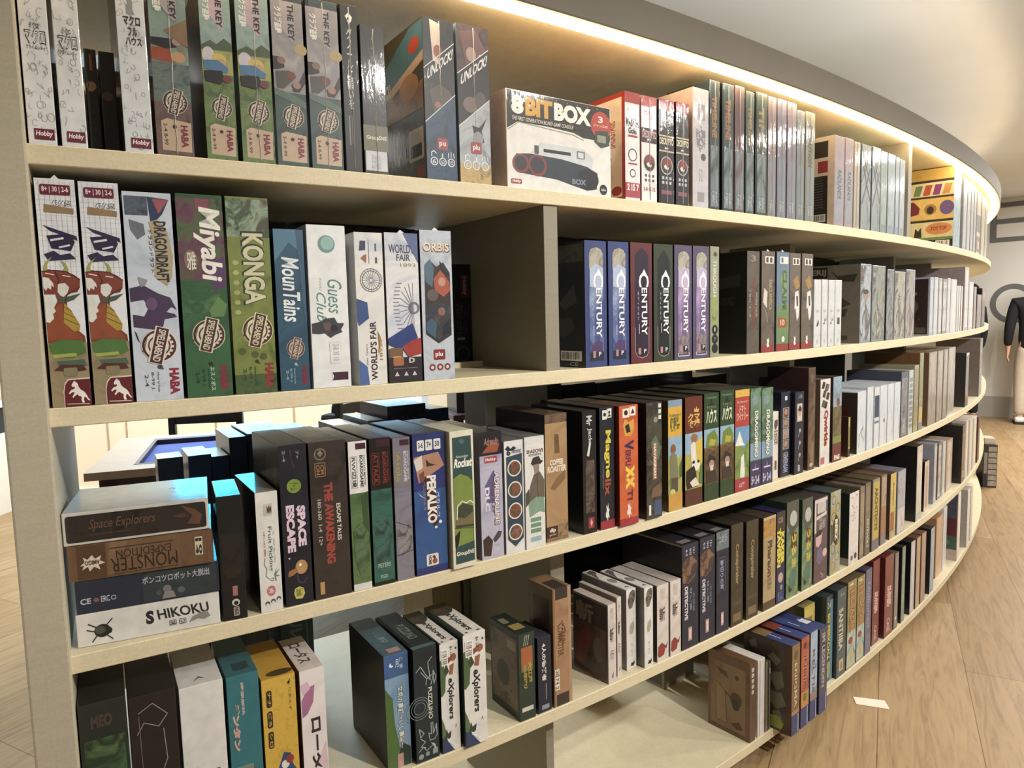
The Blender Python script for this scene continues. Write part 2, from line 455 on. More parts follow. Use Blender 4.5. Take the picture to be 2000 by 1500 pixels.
keep(sweep('top_board', S_L, S_END, [(-.002, zt), (-.002, zt+.03), (DEPTH, zt+.03), (DEPTH, zt)], birch_m, None, n=130))
fas_m = plain('grey_fascia', '#847f75', .7, .03, 8)
keep(sweep('fascia', S_L-.052, S_END, [(-.034, zt-.004), (-.0365, zt-.0015), (-.0365, zt+.070), (-.034, zt+.072), (-.0215, zt+.072), (-.0215, zt-.004)], fas_m, None, n=150))
led_m = emit('warm_led', '#ffe2b6', 21.0)
ls = keep(sweep('light_strip', S_L+.001, S_END, [(-.0205, zt-.014), (-.0205, zt-.001), (-.0035, zt-.001), (-.0035, zt-.014)], led_m, None, n=200))
ls['label'] = 'glowing warm white light strip'
keep(sweep('plinth', S_L, S_END, [(.07, 0), (.07, SHELF[5]-TH), (DEPTH-.07, SHELF[5]-TH), (DEPTH-.07, 0)], plinth_m, None, n=90))
# left end panel, a little proud of the shelves
def upright(name, k, s0, wd, sb0, sb1, z0, z1, mat, bev=.0015):
    p, h = cv(s0+wd/2, sb0); t = Vector((math.cos(h), math.sin(h))); p = p-t*wd/2
    o = solid(name, 0, wd, 0, sb1-sb0, z0, z1, mat, None, bev)
    o.location = (p.x, p.y, 0); o.rotation_euler = (0, 0, h); bpy.context.view_layer.update()
    return keep(o)
upright('side_panel', 0, S_L-.052, .052, -.012, DEPTH+.01, 0, zt+.03, panel_m, .003)
for (k, s0, wd, sb, sb1) in ((2, .664, .035, .006, .44), (4, .735, .04, .096, .44), (5, .704, .022, .085, .44),
                        (1, 2.429, .036, .01, .44), (1, 1.72, .03, .24, .44), (2, 1.954, .036, .215, .44), (3, 1.962, .034, .215, .44), (4, 1.964, .034, .215, .44), (2, 2.993, .03, .215, .44), (3, 3.203, .04, .215, .44),
                        (2, 3.75, .03, .215, .44), (4, 3.3, .03, .215, .44), (5, 2.2, .03, .24, .44)):
    zz = {1: zt, 2: SHELF[1]-TH, 3: SHELF[2]-TH, 4: SHELF[3]-TH, 5: SHELF[4]-TH}[k]
    upright('divider', k, s0, wd, sb, sb1, SHELF[k], zz, div_m, .001)
upright('divider', 3, .80, .024, .205, .44, SHELF[3], SHELF[2]-TH, div_m, .001)
TB = {}
for _l in '''macA 1 -0.185 0.0347 0.2272 0.004;macB 1 -0.1467 0.0365 0.232 0.004;blkA 1 -0.112 0.0183 0.154 0.06;blkB 1 -0.0937 0.0146 0.1533 0.06
macC 1 -0.07 0.0383 0.2349 0.004;keyP 1 -0.028 0.0511 0.2241 0.004;keyG1 1 0.0395 0.0456 0.2472 0.004;keyG2 1 0.0906 0.0529 0.2505 0.004
keyM1 1 0.1436 0.0511 0.2539 0.004;keyM2 1 0.1983 0.0548 0.263 0.004;jpblk 1 0.2549 0.031 0.2683 0.004;snebk 1 0.2878 0.0456 0.2419 0.004
dino 1 0.4046 0.0639 0.2767 0.004;witch 1 0.4722 0.0694 0.2808 0.004;bitbox 1 0.5762 0.2738 0.1828 0.004;master 1 0.8902 0.0475 0.2279 0.004
decW 1 0.9413 0.0511 0.2277 0.004;decB1 1 0.9979 0.0529 0.2291 0.004;decB2 1 1.0563 0.0475 0.2318 0.004;greyqr 1 1.1166 0.0621 0.2748 0.004
tl1 1 1.1804 0.0402 0.3021 0.004;tl2 1 1.2316 0.0475 0.3043 0.004;tl3 1 1.2827 0.042 0.3074 0.004;tl4 1 1.3301 0.0383 0.3021 0.004
tl5 1 1.3739 0.0548 0.3084 0.004;tl6 1 1.4324 0.0402 0.3072 0.004;tl7 1 1.478 0.0456 0.3084 0.004;tl8 1 1.5291 0.0475 0.3093 0.004
tl9 1 1.5784 0.0438 0.2959 0.004;tl10 1 1.6277 0.0529 0.3 0.004;crd1 1 1.8029 0.0675 0.2618 0.004;crd2 1 1.8741 0.0584 0.2647 0.004
crd3 1 1.9398 0.042 0.262 0.004;web1 1 1.9909 0.0748 0.2632 0.004;web2 1 2.0749 0.0694 0.2671 0.004;web3 1 2.1479 0.0584 0.2628 0.004
web4 1 2.2118 0.0675 0.2632 0.004;web5 1 2.283 0.0365 0.2611 0.004;web6 1 2.3232 0.0529 0.2596 0.004;yel 1 3.0333 0.1497 0.3283 0.004
ylf1 1 3.2268 0.084 0.3069 0.004;ylf2 1 3.3217 0.0785 0.3057 0.004;ylf3 1 3.413 0.073 0.3036 0.004;ylf4 1 3.5006 0.0621 0.3005 0.004
yred 1 3.5955 0.1296 0.2933 0.004;yend 1 3.7671 0.1424 0.2889 0.004;yen2 1 3.9369 0.1223 0.2829 0.004;drgA 2 -0.1832 0.0493 0.3151 0.004
drgB 2 -0.1321 0.0511 0.3141 0.004;ddraft 2 -0.0791 0.0657 0.3043 0.004;miya 2 -0.0098 0.0675 0.3062 0.004;konga 2 0.0596 0.0657 0.3062 0.004
mount 2 0.129 0.0493 0.2599 0.004;clubs 2 0.1819 0.0675 0.2695 0.004;fairA 2 0.2622 0.0529 0.2606 0.004;fairB 2 0.317 0.0657 0.2623 0.004
orb 2 0.3845 0.0657 0.2697 0.004;cenB1 2 0.7679 0.0639 0.2671 0.004;cenB2 2 0.8354 0.0639 0.2678 0.004;cenR 2 0.903 0.0712 0.2685 0.004
cenK 2 0.9778 0.0675 0.2683 0.004;cenP1 2 1.049 0.0657 0.269 0.004;cenP2 2 1.1166 0.0639 0.2695 0.004;trash 2 1.1841 0.0365 0.2709 0.004
awak 2 1.3393 0.0584 0.2659 0.004;brnA 2 1.4068 0.0657 0.2685 0.004;grnB 2 1.4798 0.0675 0.27 0.004;brnC 2 1.5492 0.0602 0.2685 0.004
brnD 2 1.6149 0.0657 0.2697 0.004;wht1 2 1.6897 0.0438 0.1982 0.004;wht2 2 1.7372 0.0383 0.1989 0.004;wht3 2 1.7792 0.042 0.1979 0.004
wht4 2 1.823 0.0456 0.1986 0.004;pair1 2 2.0019 0.0894 0.2532 0.004;pair2 2 2.0968 0.1168 0.2512 0.004;pair3 2 2.2228 0.073 0.2414 0.004
pair4 2 2.3013 0.1095 0.2366 0.004;pair5 2 2.4163 0.1041 0.2469 0.004;far1 2 2.7084 0.0511 0.2263 0.004;far2 2 2.7668 0.0602 0.2275 0.004
far3 2 2.8343 0.0566 0.2251 0.004;far4 2 2.8982 0.0694 0.2224 0.004;far5 2 2.9749 0.0548 0.2282 0.004;far6 2 3.0388 0.1095 0.2255 0.004
far7 2 3.1592 0.031 0.1996 0.004;far8 2 3.2012 0.0329 0.2003 0.004;far9 2 3.2469 0.0347 0.1989 0.004;far10 2 3.3181 0.1041 0.2863 0.004
far11 2 3.4349 0.1351 0.2229 0.004;far12 2 3.5864 0.0876 0.202 0.004;far13 2 3.6941 0.3359 0.1667 0.004;blkst 3 0.0195 0.0383 0.2015 0.004
fruit 3 0.0779 0.0402 0.1991 0.004;space 3 0.118 0.0475 0.2712 0.004;awake 3 0.1673 0.0675 0.2697 0.004;bgwht 3 0.2349 0.0347 0.2644 0.004
bgred 3 0.2732 0.042 0.2654 0.004;bggry 3 0.317 0.0347 0.2613 0.004;blue 3 0.3553 0.0748 0.2635 0.004;rocket 3 0.4265 0.0529 0.2623 -0.0199
dlc 3 0.4959 0.0529 0.2505 0.004;six 3 0.5525 0.0475 0.2279 0.004;spy 3 0.6018 0.0511 0.2303 0.004;coffee 3 0.6602 0.0602 0.2692 0.0121
jack 3 0.7551 0.0402 0.268 0.004;magn 3 0.8044 0.0694 0.2712 0.004;verf 3 0.8537 0.0621 0.2707 -0.0176;havan 3 0.9395 0.0566 0.2695 -0.0187
yelw 3 1.0253 0.0529 0.2668 0.004;kuma 3 1.0873 0.0694 0.2685 0.004;hausA 3 1.1604 0.0621 0.2709 0.004;hausB 3 1.2261 0.0621 0.2731 0.004
redy 3 1.29 0.0675 0.269 0.004;drmA 3 1.3593 0.0529 0.2673 0.004;drmB 3 1.4141 0.0566 0.2642 0.004;wlow 3 1.4962 0.0365 0.1905 0.0192
navA 3 1.5291 0.0529 0.2426 0.014;navB 3 1.5875 0.0529 0.238 0.004;tall 3 1.6642 0.0438 0.3031 0.004;qwrk 3 1.7372 0.0694 0.2632 0.004
redb 3 1.8212 0.0639 0.2647 0.004;thin 3 1.9344 0.0146 0.129 0.004;wb1 3 2.0001 0.0694 0.2032 0.004;wb2 3 2.0786 0.0529 0.2116 0.004
wb3 3 2.1406 0.0456 0.2061 0.004;wb4 3 2.1899 0.0675 0.2073 0.004;wb5 3 2.2611 0.0621 0.2066 0.004;wb6 3 2.3268 0.0639 0.2066 0.004
nav3 3 2.3962 0.073 0.2397 0.004;ltb 3 2.482 0.0529 0.2395 0.004;ye1 3 2.5422 0.0566 0.2544 0.004;ye2 3 2.6043 0.0529 0.2971 0.004
gr1 3 2.7266 0.1205 0.2925 0.004;gr2 3 2.8544 0.0913 0.2921 0.004;gr3 3 2.9548 0.0712 0.2933 0.004;gr4 3 3.0935 0.146 0.2928 0.0156
rend1 3 3.4276 0.0858 0.2529 0.004;rend2 3 3.9186 0.146 0.3002 0.004;grnbx 4 -0.1886 0.0584 0.2813 0.004;cob 4 -0.1211 0.0602 0.2743 0.004
lwh 4 -0.0517 0.0639 0.268 0.004;teal 4 0.0176 0.0511 0.2668 0.004;yelo 4 0.0706 0.0566 0.2457 0.004;lotus 4 0.1326 0.0438 0.2433 0.004
moon 4 0.2878 0.0511 0.2205 0.0155;puzz 4 0.3407 0.0511 0.2224 0.004;expA 4 0.3955 0.0548 0.2179 0.004;expB 4 0.4411 0.0529 0.2265 -0.0131
grdk 4 0.5762 0.042 0.1864 0.004;navy4 4 0.6237 0.0383 0.1641 0.004;comm 4 0.6657 0.0529 0.2592 0.004;zanA 4 0.8227 0.0256 0.1845 0.004
zanB 4 0.8628 0.0146 0.1878 0.0163;hrsA 4 0.8993 0.0329 0.1936 0.0224;hrsB 4 0.9395 0.031 0.1938 0.004;zanC 4 0.9833 0.0438 0.1876 0.004
zanD 4 1.0308 0.042 0.1871 0.004;nvyA 4 1.0746 0.0675 0.2661 0.004;nvyB 4 1.1439 0.0657 0.269 0.004;nvyC 4 1.2115 0.0566 0.2704 0.004
cnvA 4 1.2754 0.0584 0.2762 0.004;cnvB 4 1.3447 0.0621 0.2716 0.004;tan 4 1.4269 0.0675 0.2649 0.004;kakr 4 1.4962 0.0475 0.2668 0.004
gnA 4 1.5492 0.073 0.2849 0.004;gnB 4 1.6386 0.0675 0.2769 0.004;anim 4 1.7135 0.0931 0.2628 0.004;bee 4 1.8175 0.0767 0.2656 0.004
dots 4 1.9453 0.0803 0.2392 0;bro1 4 2.0293 0.0383 0.2457 0;bro2 4 2.0713 0.0475 0.2503 0;yl1 4 2.1333 0.0694 0.2515 0
yl2 4 2.2228 0.0548 0.2496 0.004;yl3 4 2.3122 0.0639 0.2395 0.004;yl4 4 2.3871 0.0967 0.2361 0.004;blk1 4 2.6061 0.0748 0.2964 0.004
blk2 4 2.7814 0.0694 0.2056 0.021;pk1 4 2.9329 0.0511 0.2565 0.0231;pk2 4 3.015 0.0657 0.2484 0.026;pk3 4 3.1008 0.0602 0.2402 0.0264
pk4 4 3.1866 0.1351 0.232 0.0273;kbar 4 3.4039 0.0566 0.2748 0.004;we1 4 3.4878 0.0931 0.2858 0.004;we2 4 3.6138 0.1077 0.2772 0.004
we3 4 3.7616 0.1333 0.2661 0.004;we4 4 3.9716 0.1241 0.245 0.004;wood 5 1.3666 0.0274 0.2296 0.004;whtb 5 1.4068 0.0383 0.2248 0.004
olv1 5 1.447 0.0219 0.2068 0.004;olv2 5 1.4707 0.0256 0.2047 0.004;enig 5 1.4798 0.0475 0.2637 -0.0554;redo 5 1.5328 0.0493 0.2668 -0.0539
bluo 5 1.5875 0.0529 0.2671 -0.0526;lege 5 1.6386 0.0511 0.2606 -0.0542;blyl 5 1.8285 0.0712 0.2832 0.0159;sant 5 1.8796 0.0694 0.2937 0.004
troA 5 1.9563 0.073 0.2997 0.004;troB 5 2.0329 0.0657 0.2945 0.004;purp 5 2.1023 0.0548 0.3024 0.004;mord 5 2.1936 0.0675 0.3069 0.014
mor2 5 2.2812 0.0949 0.3014 0.004;gry5 5 2.3816 0.0438 0.2911 0.004;crm 5 2.4601 0.042 0.2947 0.004;bwk 5 2.5641 0.0566 0.2889 0.004
tn1 5 2.6353 0.0548 0.2877 0.004;tn2 5 2.7029 0.0657 0.2882 0.004;grk 5 2.8361 0.0657 0.2776 0.004;tn3 5 3.0442 0.1369 0.269 0.03
wt5 5 3.2031 0.0767 0.2846 0.03;wpic 5 3.3564 0.1205 0.3233 0.004;wen1 5 3.601 0.1059 0.2885 0;wen2 5 3.727 0.1241 0.2837 0'''.replace('\n', ';').split(';'):
    _a = _l.split(); TB[_a[0]] = (int(_a[1]), *map(float, _a[2:]))

for _k, _v in (('olv1', (1.4455, .017)), ('olv2', (1.463, .0165)), ('blkB', (-.0935, .0215)), ('grnbx', (-.1855, .0625))):
    if _v: TB[_k] = (TB[_k][0], _v[0], _v[1], TB[_k][3], TB[_k][4])
# neighbours never share space: trim the one that reaches into the next
for _sh in range(1, 6):
    _r = sorted((v[1], k) for k, v in TB.items() if v[0] == _sh)
    for (_a, _ka), (_b, _kb) in zip(_r, _r[1:]):
        v = TB[_ka]
        if abs(v[4]) < .0205 and v[4] < 0: v = (v[0], v[1], v[2], v[3], max(v[4], -.006))
        lim = _b-.0022-max(0, TB[_kb][4]*-.1)
        if v[1]+v[2] > lim: v = (v[0], v[1], lim-v[1], v[3], v[4])
        TB[_ka] = v
# ------------------------------------------------------------------ TOP SHELF
def sketch(seed, n=60, v0=.02, v1=.98, c='#a9aaa8'):
    """thin pencil line drawing of little houses and people"""
    rnd = random.Random(seed); out = []
    for i in range(n):
        u, v = .08+.8*rnd.random(), v0+(v1-v0)*rnd.random(); q = rnd.random()
        if q < .4:
            k = rnd.choice((5, 6, 7)); a0 = rnd.random()*6; R = .05+.09*rnd.random()
            pts = [(min(.97, max(.03, u+R*math.cos(a0+j))), v+R*.16*math.sin(a0+j)) for j in range(k)]
        else:
            dx, dv = (rnd.random()-.5)*.5, (rnd.random()-.5)*.05
            pts = [(u, v), (min(.97, max(.03, u+dx)), v+dv), (min(.97, max(.03, u+dx*.7)), v+dv+.02)]
        out.append(ln('line_drawing', pts, .022, c))
    return out
def macro(seed, v, full=False):
    o = [sketch(seed, 70)]
    if not full:
        o += [tx('title', 'マクロ', .16, v, .88, v+.075, '#23242a', 0, .035), tx('title', 'マクロ', .19, v+.006, .85, v+.069, '#f4f4f2', 0, -.004),
              tx('title', 'ミクロ', .34, v+.073, .66, v+.098, '#33343a', 0, .01), tx('title', 'クライムシティ', .18, v-.022, .84, v-.002, '#44454c', 0)]
    else:
        o += [pg('emblem', [(.38, v+.075), (.36, v+.12), (.44, v+.125), (.42, v+.15), (.55, v+.16), (.6, v+.13), (.58, v+.1), (.66, v+.075)], '#8a8d90'),
              tx('title', 'マクロ', .24, v+.02, .82, v+.07, '#2b2c32', 0, .03), tx('title', 'フル', .38, v-.03, .70, v+.012, '#3b4044', 0, .03), tx('title', 'ハウス', .28, v-.075, .84, v-.034, '#3b4044', 0, .03)]
    o += [r('publisher_mark', .22, .022, .92, .072, '#7a2a3c'), tx('publisher_mark', 'Hobby', .27, .033, .87, .063, '#f2e6e4', 0, .03, .2)]
    return o
WH = '#dfe1e2'
box('macA', 'white box with pencil city drawing standing against the end panel on top shelf', '#4a4a4a', WH, cmds=macro(1, .45), wrap=.5, h=.29, left='#5a5b5c')  # sides of this white box darkened to imitate the shaded gap
box('macB', 'white pencil-drawn box between its twin and the small black boxes on top shelf', '#4a4a4a', WH, cmds=macro(2, .45), wrap=1, h=.287, left='#4a4b4c')  # dark side colours stand in for shade between the boxes
blk = '#1c1a1a'
def lodge():
    return [r('title', .38, .80, .62, .95, '#9a5a3a'), el('emblem', .45, .66, .40, '#b08d52'), el('emblem', .42, .66, .33, '#181514'), pg('emblem', [(.2, .61), (.25, .68), (.45, .70), (.7, .69), (.72, .63), (.5, .605)], '#a88a5c'), tx('subtitle', 'ミスター', .3, .14, .6, .45, '#3a3430')]
box('blkA', 'small black box with a round gold emblem set back between white boxes', blk, cmds=lodge(), d=.14)
box('blkB', 'small black box behind the gold emblem one, right beside its taller white neighbour', '#191615', cmds=[el('emblem', .4, .58, .35, '#5b4630')], d=.14)
box('macC', 'white pencil-drawn box with three-line title right of the small black boxes', '#d5dade', cmds=macro(5, .60, True), wrap=1, h=.283, left='#4a4b4c')  # left side coloured dark in place of gap shade
def sc(cmds, k, o=0):
    """squeezes printed marks towards the foot"""
    out = []
    for c in flat(cmds):
        p = c[3]
        if isinstance(p, tuple):
            if p[0] == 'E': p = ('E', p[1], o+p[2]*k, p[3], p[4]*k if p[4] else None, p[5])
            elif p[0] == 'R': p = ('R', p[1], o+p[2]*k, p[3], p[4])
            else: p = ('L', [(a, o+b*k) for a, b in p[1]], p[2])
        else: p = [(a, o+b*k) for a, b in p]
        out.append((c[0], c[1], c[2], p, c[4]))
    return out
def keybox(pic, v=0, tone='#8a8f96'):
    o = []
    if pic == 'golf':
        o += [r('picture', 0, 0, 1, .52, 'A|#4f6a3c,#6d8a4a,#3d5633|30|1'), r('picture', 0, .50, 1, .66, 'A|#8d9a54,#a9ad62,#7f8f4a|20|1'), r('picture', 0, .66, 1, 1, 'A|#7f9797,#93a8a6,#6d8a87|18|1'),
              pg('picture', [(0, .655), (.3, .69), (.5, .67), (.75, .71), (1, .68), (1, .64), (0, .63)], '#4d6247'),
              el('picture', .22, .60, .2, '#c9c5cf', .05), el('picture', .55, .585, .24, '#d8bd62', .035), el('picture', .62, .56, .15, '#caa27c', .03), pg('picture', [(.05, .57), (.5, .58), (.85, .54), (.8, .51), (.05, .52)], '#4c7fae'), pg('picture', [(.05, .51), (.62, .52), (.7, .47), (.55, .44), (.08, .45)], '#1c1b22'), el('picture', .78, .475, .14, '#7d3540', .022)]
    elif pic == 'mood':
        o += [r('picture', 0, 0, 1, .46, 'A|#31454a,#3f5a55,#28383f|26|1'), r('picture', 0, .45, 1, 1, 'A|#9b979b,#88868c,#a9a4a2|18|1'),
              pg('picture', [(0, .47), (.6, .44), (1, .40), (1, .36), (0, .43)], '#57716a'),
              el('picture', .9, .72, .2, '#b6a06a', .035), pg('picture', [(0, .66), (.3, .66), (.36, .60), (.1, .58), (0, .58)], '#2c2629'), el('picture', .26, .64, .13, '#8a6d63', .022),
              pg('picture', [(.05, .57), (.5, .585), (.62, .53), (.3, .47), (.08, .47)], '#4a4a44'), el('picture', .55, .555, .15, '#7d4037', .025), pg('picture', [(.55, .50), (.8, .52), (1, .60), (1, .52), (.8, .46), (.6, .46)], '#3a2a2c'), el('picture', .72, .50, .13, '#a57b6e', .022)]
    else:
        o += [r('picture', 0, 0, 1, .30, 'A|#5d4a4c,#6d5a58,#4a3c3e|26|1'), r('picture', 0, .30, 1, .56, 'A|#4f5f5e,#6a7874,#3f4d4e|30|2'), r('picture', 0, .52, 1, 1, 'A|#6f8686,#81968f,#7a6c58|22|1'),
              pg('picture', [(0, .60), (.5, .61), (.62, .545), (.5, .525), (0, .535)], '#aa4a35'), el('picture', .72, .56, .2, '#c79a6a', .03), pg('picture', [(0, .655), (.6, .66), (.7, .615), (.4, .60), (0, .615)], '#22222a'), el('picture', .7, .645, .13, '#b98d7e', .022), pg('picture', [(.35, .70), (1, .78), (1, .62), (.8, .64)], '#8d7052')]
    o += [pg('title', [(.28, 1), (.3, .84), (.62, .76), (.74, .765), (.74, 1)], '#b9a7b2' if pic == 'golf' else '#a39ca0'), tx('title', 'THE KEY', .52, .77, .72, .985, '#26262e', -90, .03), tx('title', 'クラブ盗難', .10, .80, .34, .96, '#dfe2df', -90, .03)]
    o = sc(o, .95)
    o += seal(.56, .29, .34, '#d2c9b4', '#453238', .19)
    o += sc([pg('publisher_mark', [(.14, .035), (.94, .03), (.96, .235), (.3, .255), (.14, .235)], '#c9ae91'), tx('publisher_mark', 'HABA', .66, .06, .86, .215, '#8e2c44', -90, .05), tx('publisher_mark', '2-4 8-99', .2, .07, .30, .22, '#4a3a34', -90), el('publisher_mark', .5, .20, .06, '#3a2f2c')], .78)
    return o
box('keyP', 'tan and grey game box beside the white pencil-drawn ones, orange coat in its picture', '#c2a99e', '#a58d80', keybox('zoo'), wrap=1, h=.266, seam=True)
box('keyG1', 'golf-course picture box after the dark gap on top shelf, first of the two', '#38443a', '#4f6a3c', keybox('golf'), wrap=1, h=.266, tray='#2f3528')
box('keyG2', 'golf-course picture box touching the grey boxes with three people pictured', '#38443a', '#4f6a3c', keybox('golf'), wrap=1, h=.266, seam=True)
box('keyM1', 'grey box with three people in its picture, beside the golf-course boxes', '#262c33', '#31454a', keybox('mood'), wrap=.5, h=.266)
box('keyM2', 'grey box with three people in its picture, beside the slim black box', '#262c33', '#31454a', keybox('mood'), wrap=.5, h=.266, tray='#1d2024', seam=True)
box('jpblk', 'slim black box with one white brush-lettered line of Japanese', '#18191b', cmds=[pg('emblem', [(.3, .93), (.5, .955), (.72, .93), (.66, .905), (.5, .885), (.42, .91)], '#e8e8e6'), el('emblem', .48, .918, .06, '#18191b', .008),
    tx('title', 'グ\nノ\nー\nル\nに\n願\nい\nを', .32, .38, .66, .86, '#d4d6d8', 0, .01), r('subtitle', .28, .16, .36, .34, '#77797c'), r('subtitle', .44, .17, .5, .34, '#5a5c60')], wrap=.4, seam=True)
box('snebk', 'shorter black box with an olive band and a pale code label near its foot', '#1e2021', cmds=[tx('title', 'ロ\nー\nゼ\nン\nの\n館', .42, .36, .56, .92, '#5d625a', 0), r('title', .44, .68, .60, .71, '#98a06a'), r('band', 0, .155, 1, .33, '#6b6a4e'), tx('band', 'GroupSNE', .12, .225, .94, .262, '#d9d8c4', 0, .02), r('code_label', .06, .02, .94, .155, '#c5c9cd'), r('code_label', .3, .03, .68, .13, 'A|#8d8f92,#bfc2c4,#6f7174|300|1')], wrap=.4, seam=True)
def unlock(a):
    if a: o = [r('picture', 0, 0, 1, 1, 'A|#1c2026,#262b33,#14181e|25|1'), pg('picture', [(.22, .99), (.55, .97), (.52, .72), (.3, .74)], '#cfc3bb'), el('picture', .46, .80, .13, '#a05a52', .04),
               pg('picture', [(.15, .55), (.5, .60), (.85, .56), (.95, .46), (.6, .48), (.5, .40), (.3, .42)], '#4f453e'), el('picture', .42, .47, .1, '#9a6a5c', .02), pg('picture', [(0, .355), (1, .548), (1, 0), (0, 0)], 'A|#1a3044,#234a70,#14222f|22|1')]
    else: o = [r('picture', 0, 0, 1, 1, 'A|#3a2b33,#54404a,#241c24|25|1'), pg('picture', [(.1, .95), (.6, .98), (.95, .85), (.8, .70), (.3, .72)], '#6d4c50'), el('picture', .45, .82, .16, '#a38c86', .045), el('picture', .75, .80, .08, '#c9aaa2', .03), pg('picture', [(0, .685), (1, .868), (1, .548), (0, .355)], '#23232a'), el('picture', .4, .50, .25, '#6f625c', .05), el('picture', .72, .53, .18, '#514a4c', .06),
               pg('picture', [(0, .355), (1, .548), (1, 0), (0, 0)], 'A|#8b9298,#aab0b4,#75808a|22|1'), pg('picture', [(.42, .37), (.64, .36), (.9, .43), (.72, .34), (.8, .27), (.6, .25), (.48, .30)], '#2b2426'), el('picture', .6, .29, .16, '#8d8d92', .045), r('picture', 0, 0, 1, .12, 'A|#a98d56,#c9aa66,#8a7448|30|1')]
    sl = .17
    T = text_polys('UNLOCK!', .03)
    def sk(a_, b_): return (.08+.84*a_+.05*b_, .612+.155*a_+b_*.072)
    o += [ln('title', [(0, .685), (1, .868)], .022, '#d9dcdf'), ('title', 'F', '#dadde0', [sk(a_, b_) for a_, b_ in T[0]], T[1]), ln('title', [(0, .355), (1, .548)], .022, '#d9dcdf')]
    o += [rr('publisher_mark', .36, .19, .70, .265, '#a53c46', .05, .18), tx('publisher_mark', 'plu', .42, .205, .64, .25, '#e8d9d2', 0, .03)]
    for u, t in ((.24, '6'), (.52, '60'), (.8, '10')):
        o += [ring('icon', u, .115, .12, .025, '#dfe3e6'), tx('icon', t, u-.06, .10, u+.06, .128, '#cfd4d8', 0)]
    o += [ln('icon', [(.16, .145), (.16, .17), (.24, .18), (.31, .165)], .025, '#dfe3e6'), ln('icon', [(.52, .145), (.52, .165)], .05, '#dfe3e6'), ln('icon', [(.70, .145), (.72, .175)], .02, '#dfe3e6'), ln('icon', [(.8, .147), (.8, .18)], .02, '#dfe3e6'), ln('icon', [(.9, .145), (.88, .175)], .02, '#dfe3e6')]
    return o
dside = [pg('side_picture', [(0, .78), (0, .62), (1, .80), (1, .985), (.75, .985)], '#49788f', 'L'), pg('side_picture', [(0, .62), (0, .56), (1, .74), (1, .80)], '#cfae94', 'L'), el('side_picture', .82, .86, .11, '#c2453a', .05, 'L'), tx('side_picture', 'UNLOCK!', .02, .63, .3, .72, '#dfe6ea', 0, .03, 0, 'L'),
         r('side_picture', .02, .45, .98, .62, 'A|#7d5a3a,#a9793f,#4f3a2a|20|1', 'L'), el('side_picture', .7, .62, .2, '#b9803f', .08, 'L'), r('side_picture', .02, .22, .98, .45, 'A|#3d3a30,#55503f,#2f2d28|30|1', 'L'), r('side_picture', .02, .02, .98, .22, 'A|#4c4a3c,#6d6a54,#38382f|40|1', 'L'), r('side_label', .66, .14, .96, .34, '#cfc6b4', 'L'), r('side_label', .70, .16, .92, .24, '#35322e', 'L'), rr('side_label', .8, .03, .96, .10, '#a2553e', .03, .6, 'L')]
box('dino', 'box with slanted white title over a roaring dinosaur, its painted side in view', '#3d3a30', '#1c2026', unlock(1)+dside, wrap=.35, left='#4d4838', seam=True, h=.279)
box('witch', 'box with slanted white title and a witch in a pointed hat', '#4c4550', '#3a2b33', unlock(0), wrap=.35, left='#8fb7c9', seam=True, h=.281)
# box turned wide side out, game console picture
bb = [r('picture', 0, 0, 1, 1, '#dcdbd7'), r('header', .005, .68, .995, .995, '#26241f'), pg('header', [(.005, .60), (.12, .70), (.62, .66), (.72, .62), (.995, .62), (.995, .69), (.005, .69)], '#26241f'), ln('header', [(.01, .585), (.11, .68), (.62, .635), (.72, .595)], .006, '#8f8a78'),
      tx('title', '8', .045, .76, .155, .95, '#e9e8e2', 0, .07), tx('title', 'BIT', .17, .76, .42, .95, '#e0a63a', 0, .06), tx('title', 'BOX', .435, .76, .80, .95, '#e9e8e2', 0, .06), tx('subtitle', 'THE FIRST GENERATION BOARD GAME CONSOLE', .05, .695, .62, .735, '#d9d6c8', 0, .01, .2)]
bb += [pg('picture', [(.2, .36), (.30, .50), (.72, .50), (.82, .40), (.80, .30), (.3, .28)], '#c3c9cd'), r('picture', .33, .405, .59, .44, '#23262a'), rr('picture', .245, .375, .285, .465, '#4a4e54', .008, 1), r('picture', .65, .385, .73, .47, '#6d7177'), r('picture', .662, .395, .718, .455, '#c3c9cd'),
       pg('picture', [(.05, .25), (.08, .35), (.2, .37), (.5, .355), (.75, .31), (.86, .25), (.85, .07), (.75, .045), (.45, .13), (.1, .16)], '#2d3a48'), el('picture', .12, .255, .075, '#8b3f36', .10), el('picture', .12, .26, .055, '#33313a', .075), el('picture', .27, .255, .085, '#8b3f36', .115), el('picture', .27, .26, .065, '#33313a', .088), el('picture', .76, .17, .11, '#20262e', .115), tx('picture', 'BOX', .60, .10, .74, .16, '#7f93a3', 0, .04),
       el('badge', .9, .79, .105, '#c43f34', .155), tx('badge', '3', .87, .82, .92, .89, '#f3d9c6', 0, .03), tx('badge', 'ジャンルの', .82, .77, .97, .80, '#f3d9c6', 0), pg('badge', [(.83, .60), (.84, .72), (.97, .74), (.99, .58), (.9, .54)], '#3a3f38'), r('badge', .86, .60, .95, .68, '#8a8d80'),
       rr('publisher_mark', .03, .04, .125, .09, '#a8453f', .01, 1), tx('publisher_mark', 'Hobby', .04, .047, .115, .083, '#f0e4dc', 0, .03, .2), el('publisher_mark', .92, .075, .04, '#202327', .06), tx('publisher_mark', 'iello', .895, .06, .945, .09, '#d9d9d2', 0)]
for i in range(9): bb.append(r('header', .06+.1*i, .955, .066+.1*i, .972, '#8f8a78'))
box('bitbox', 'wide box turned flat side out, game console with red-ringed controllers pictured', '#e0c9b4', '#dcdbd7', bb, wrap=.35, d=.075, sh=.985)
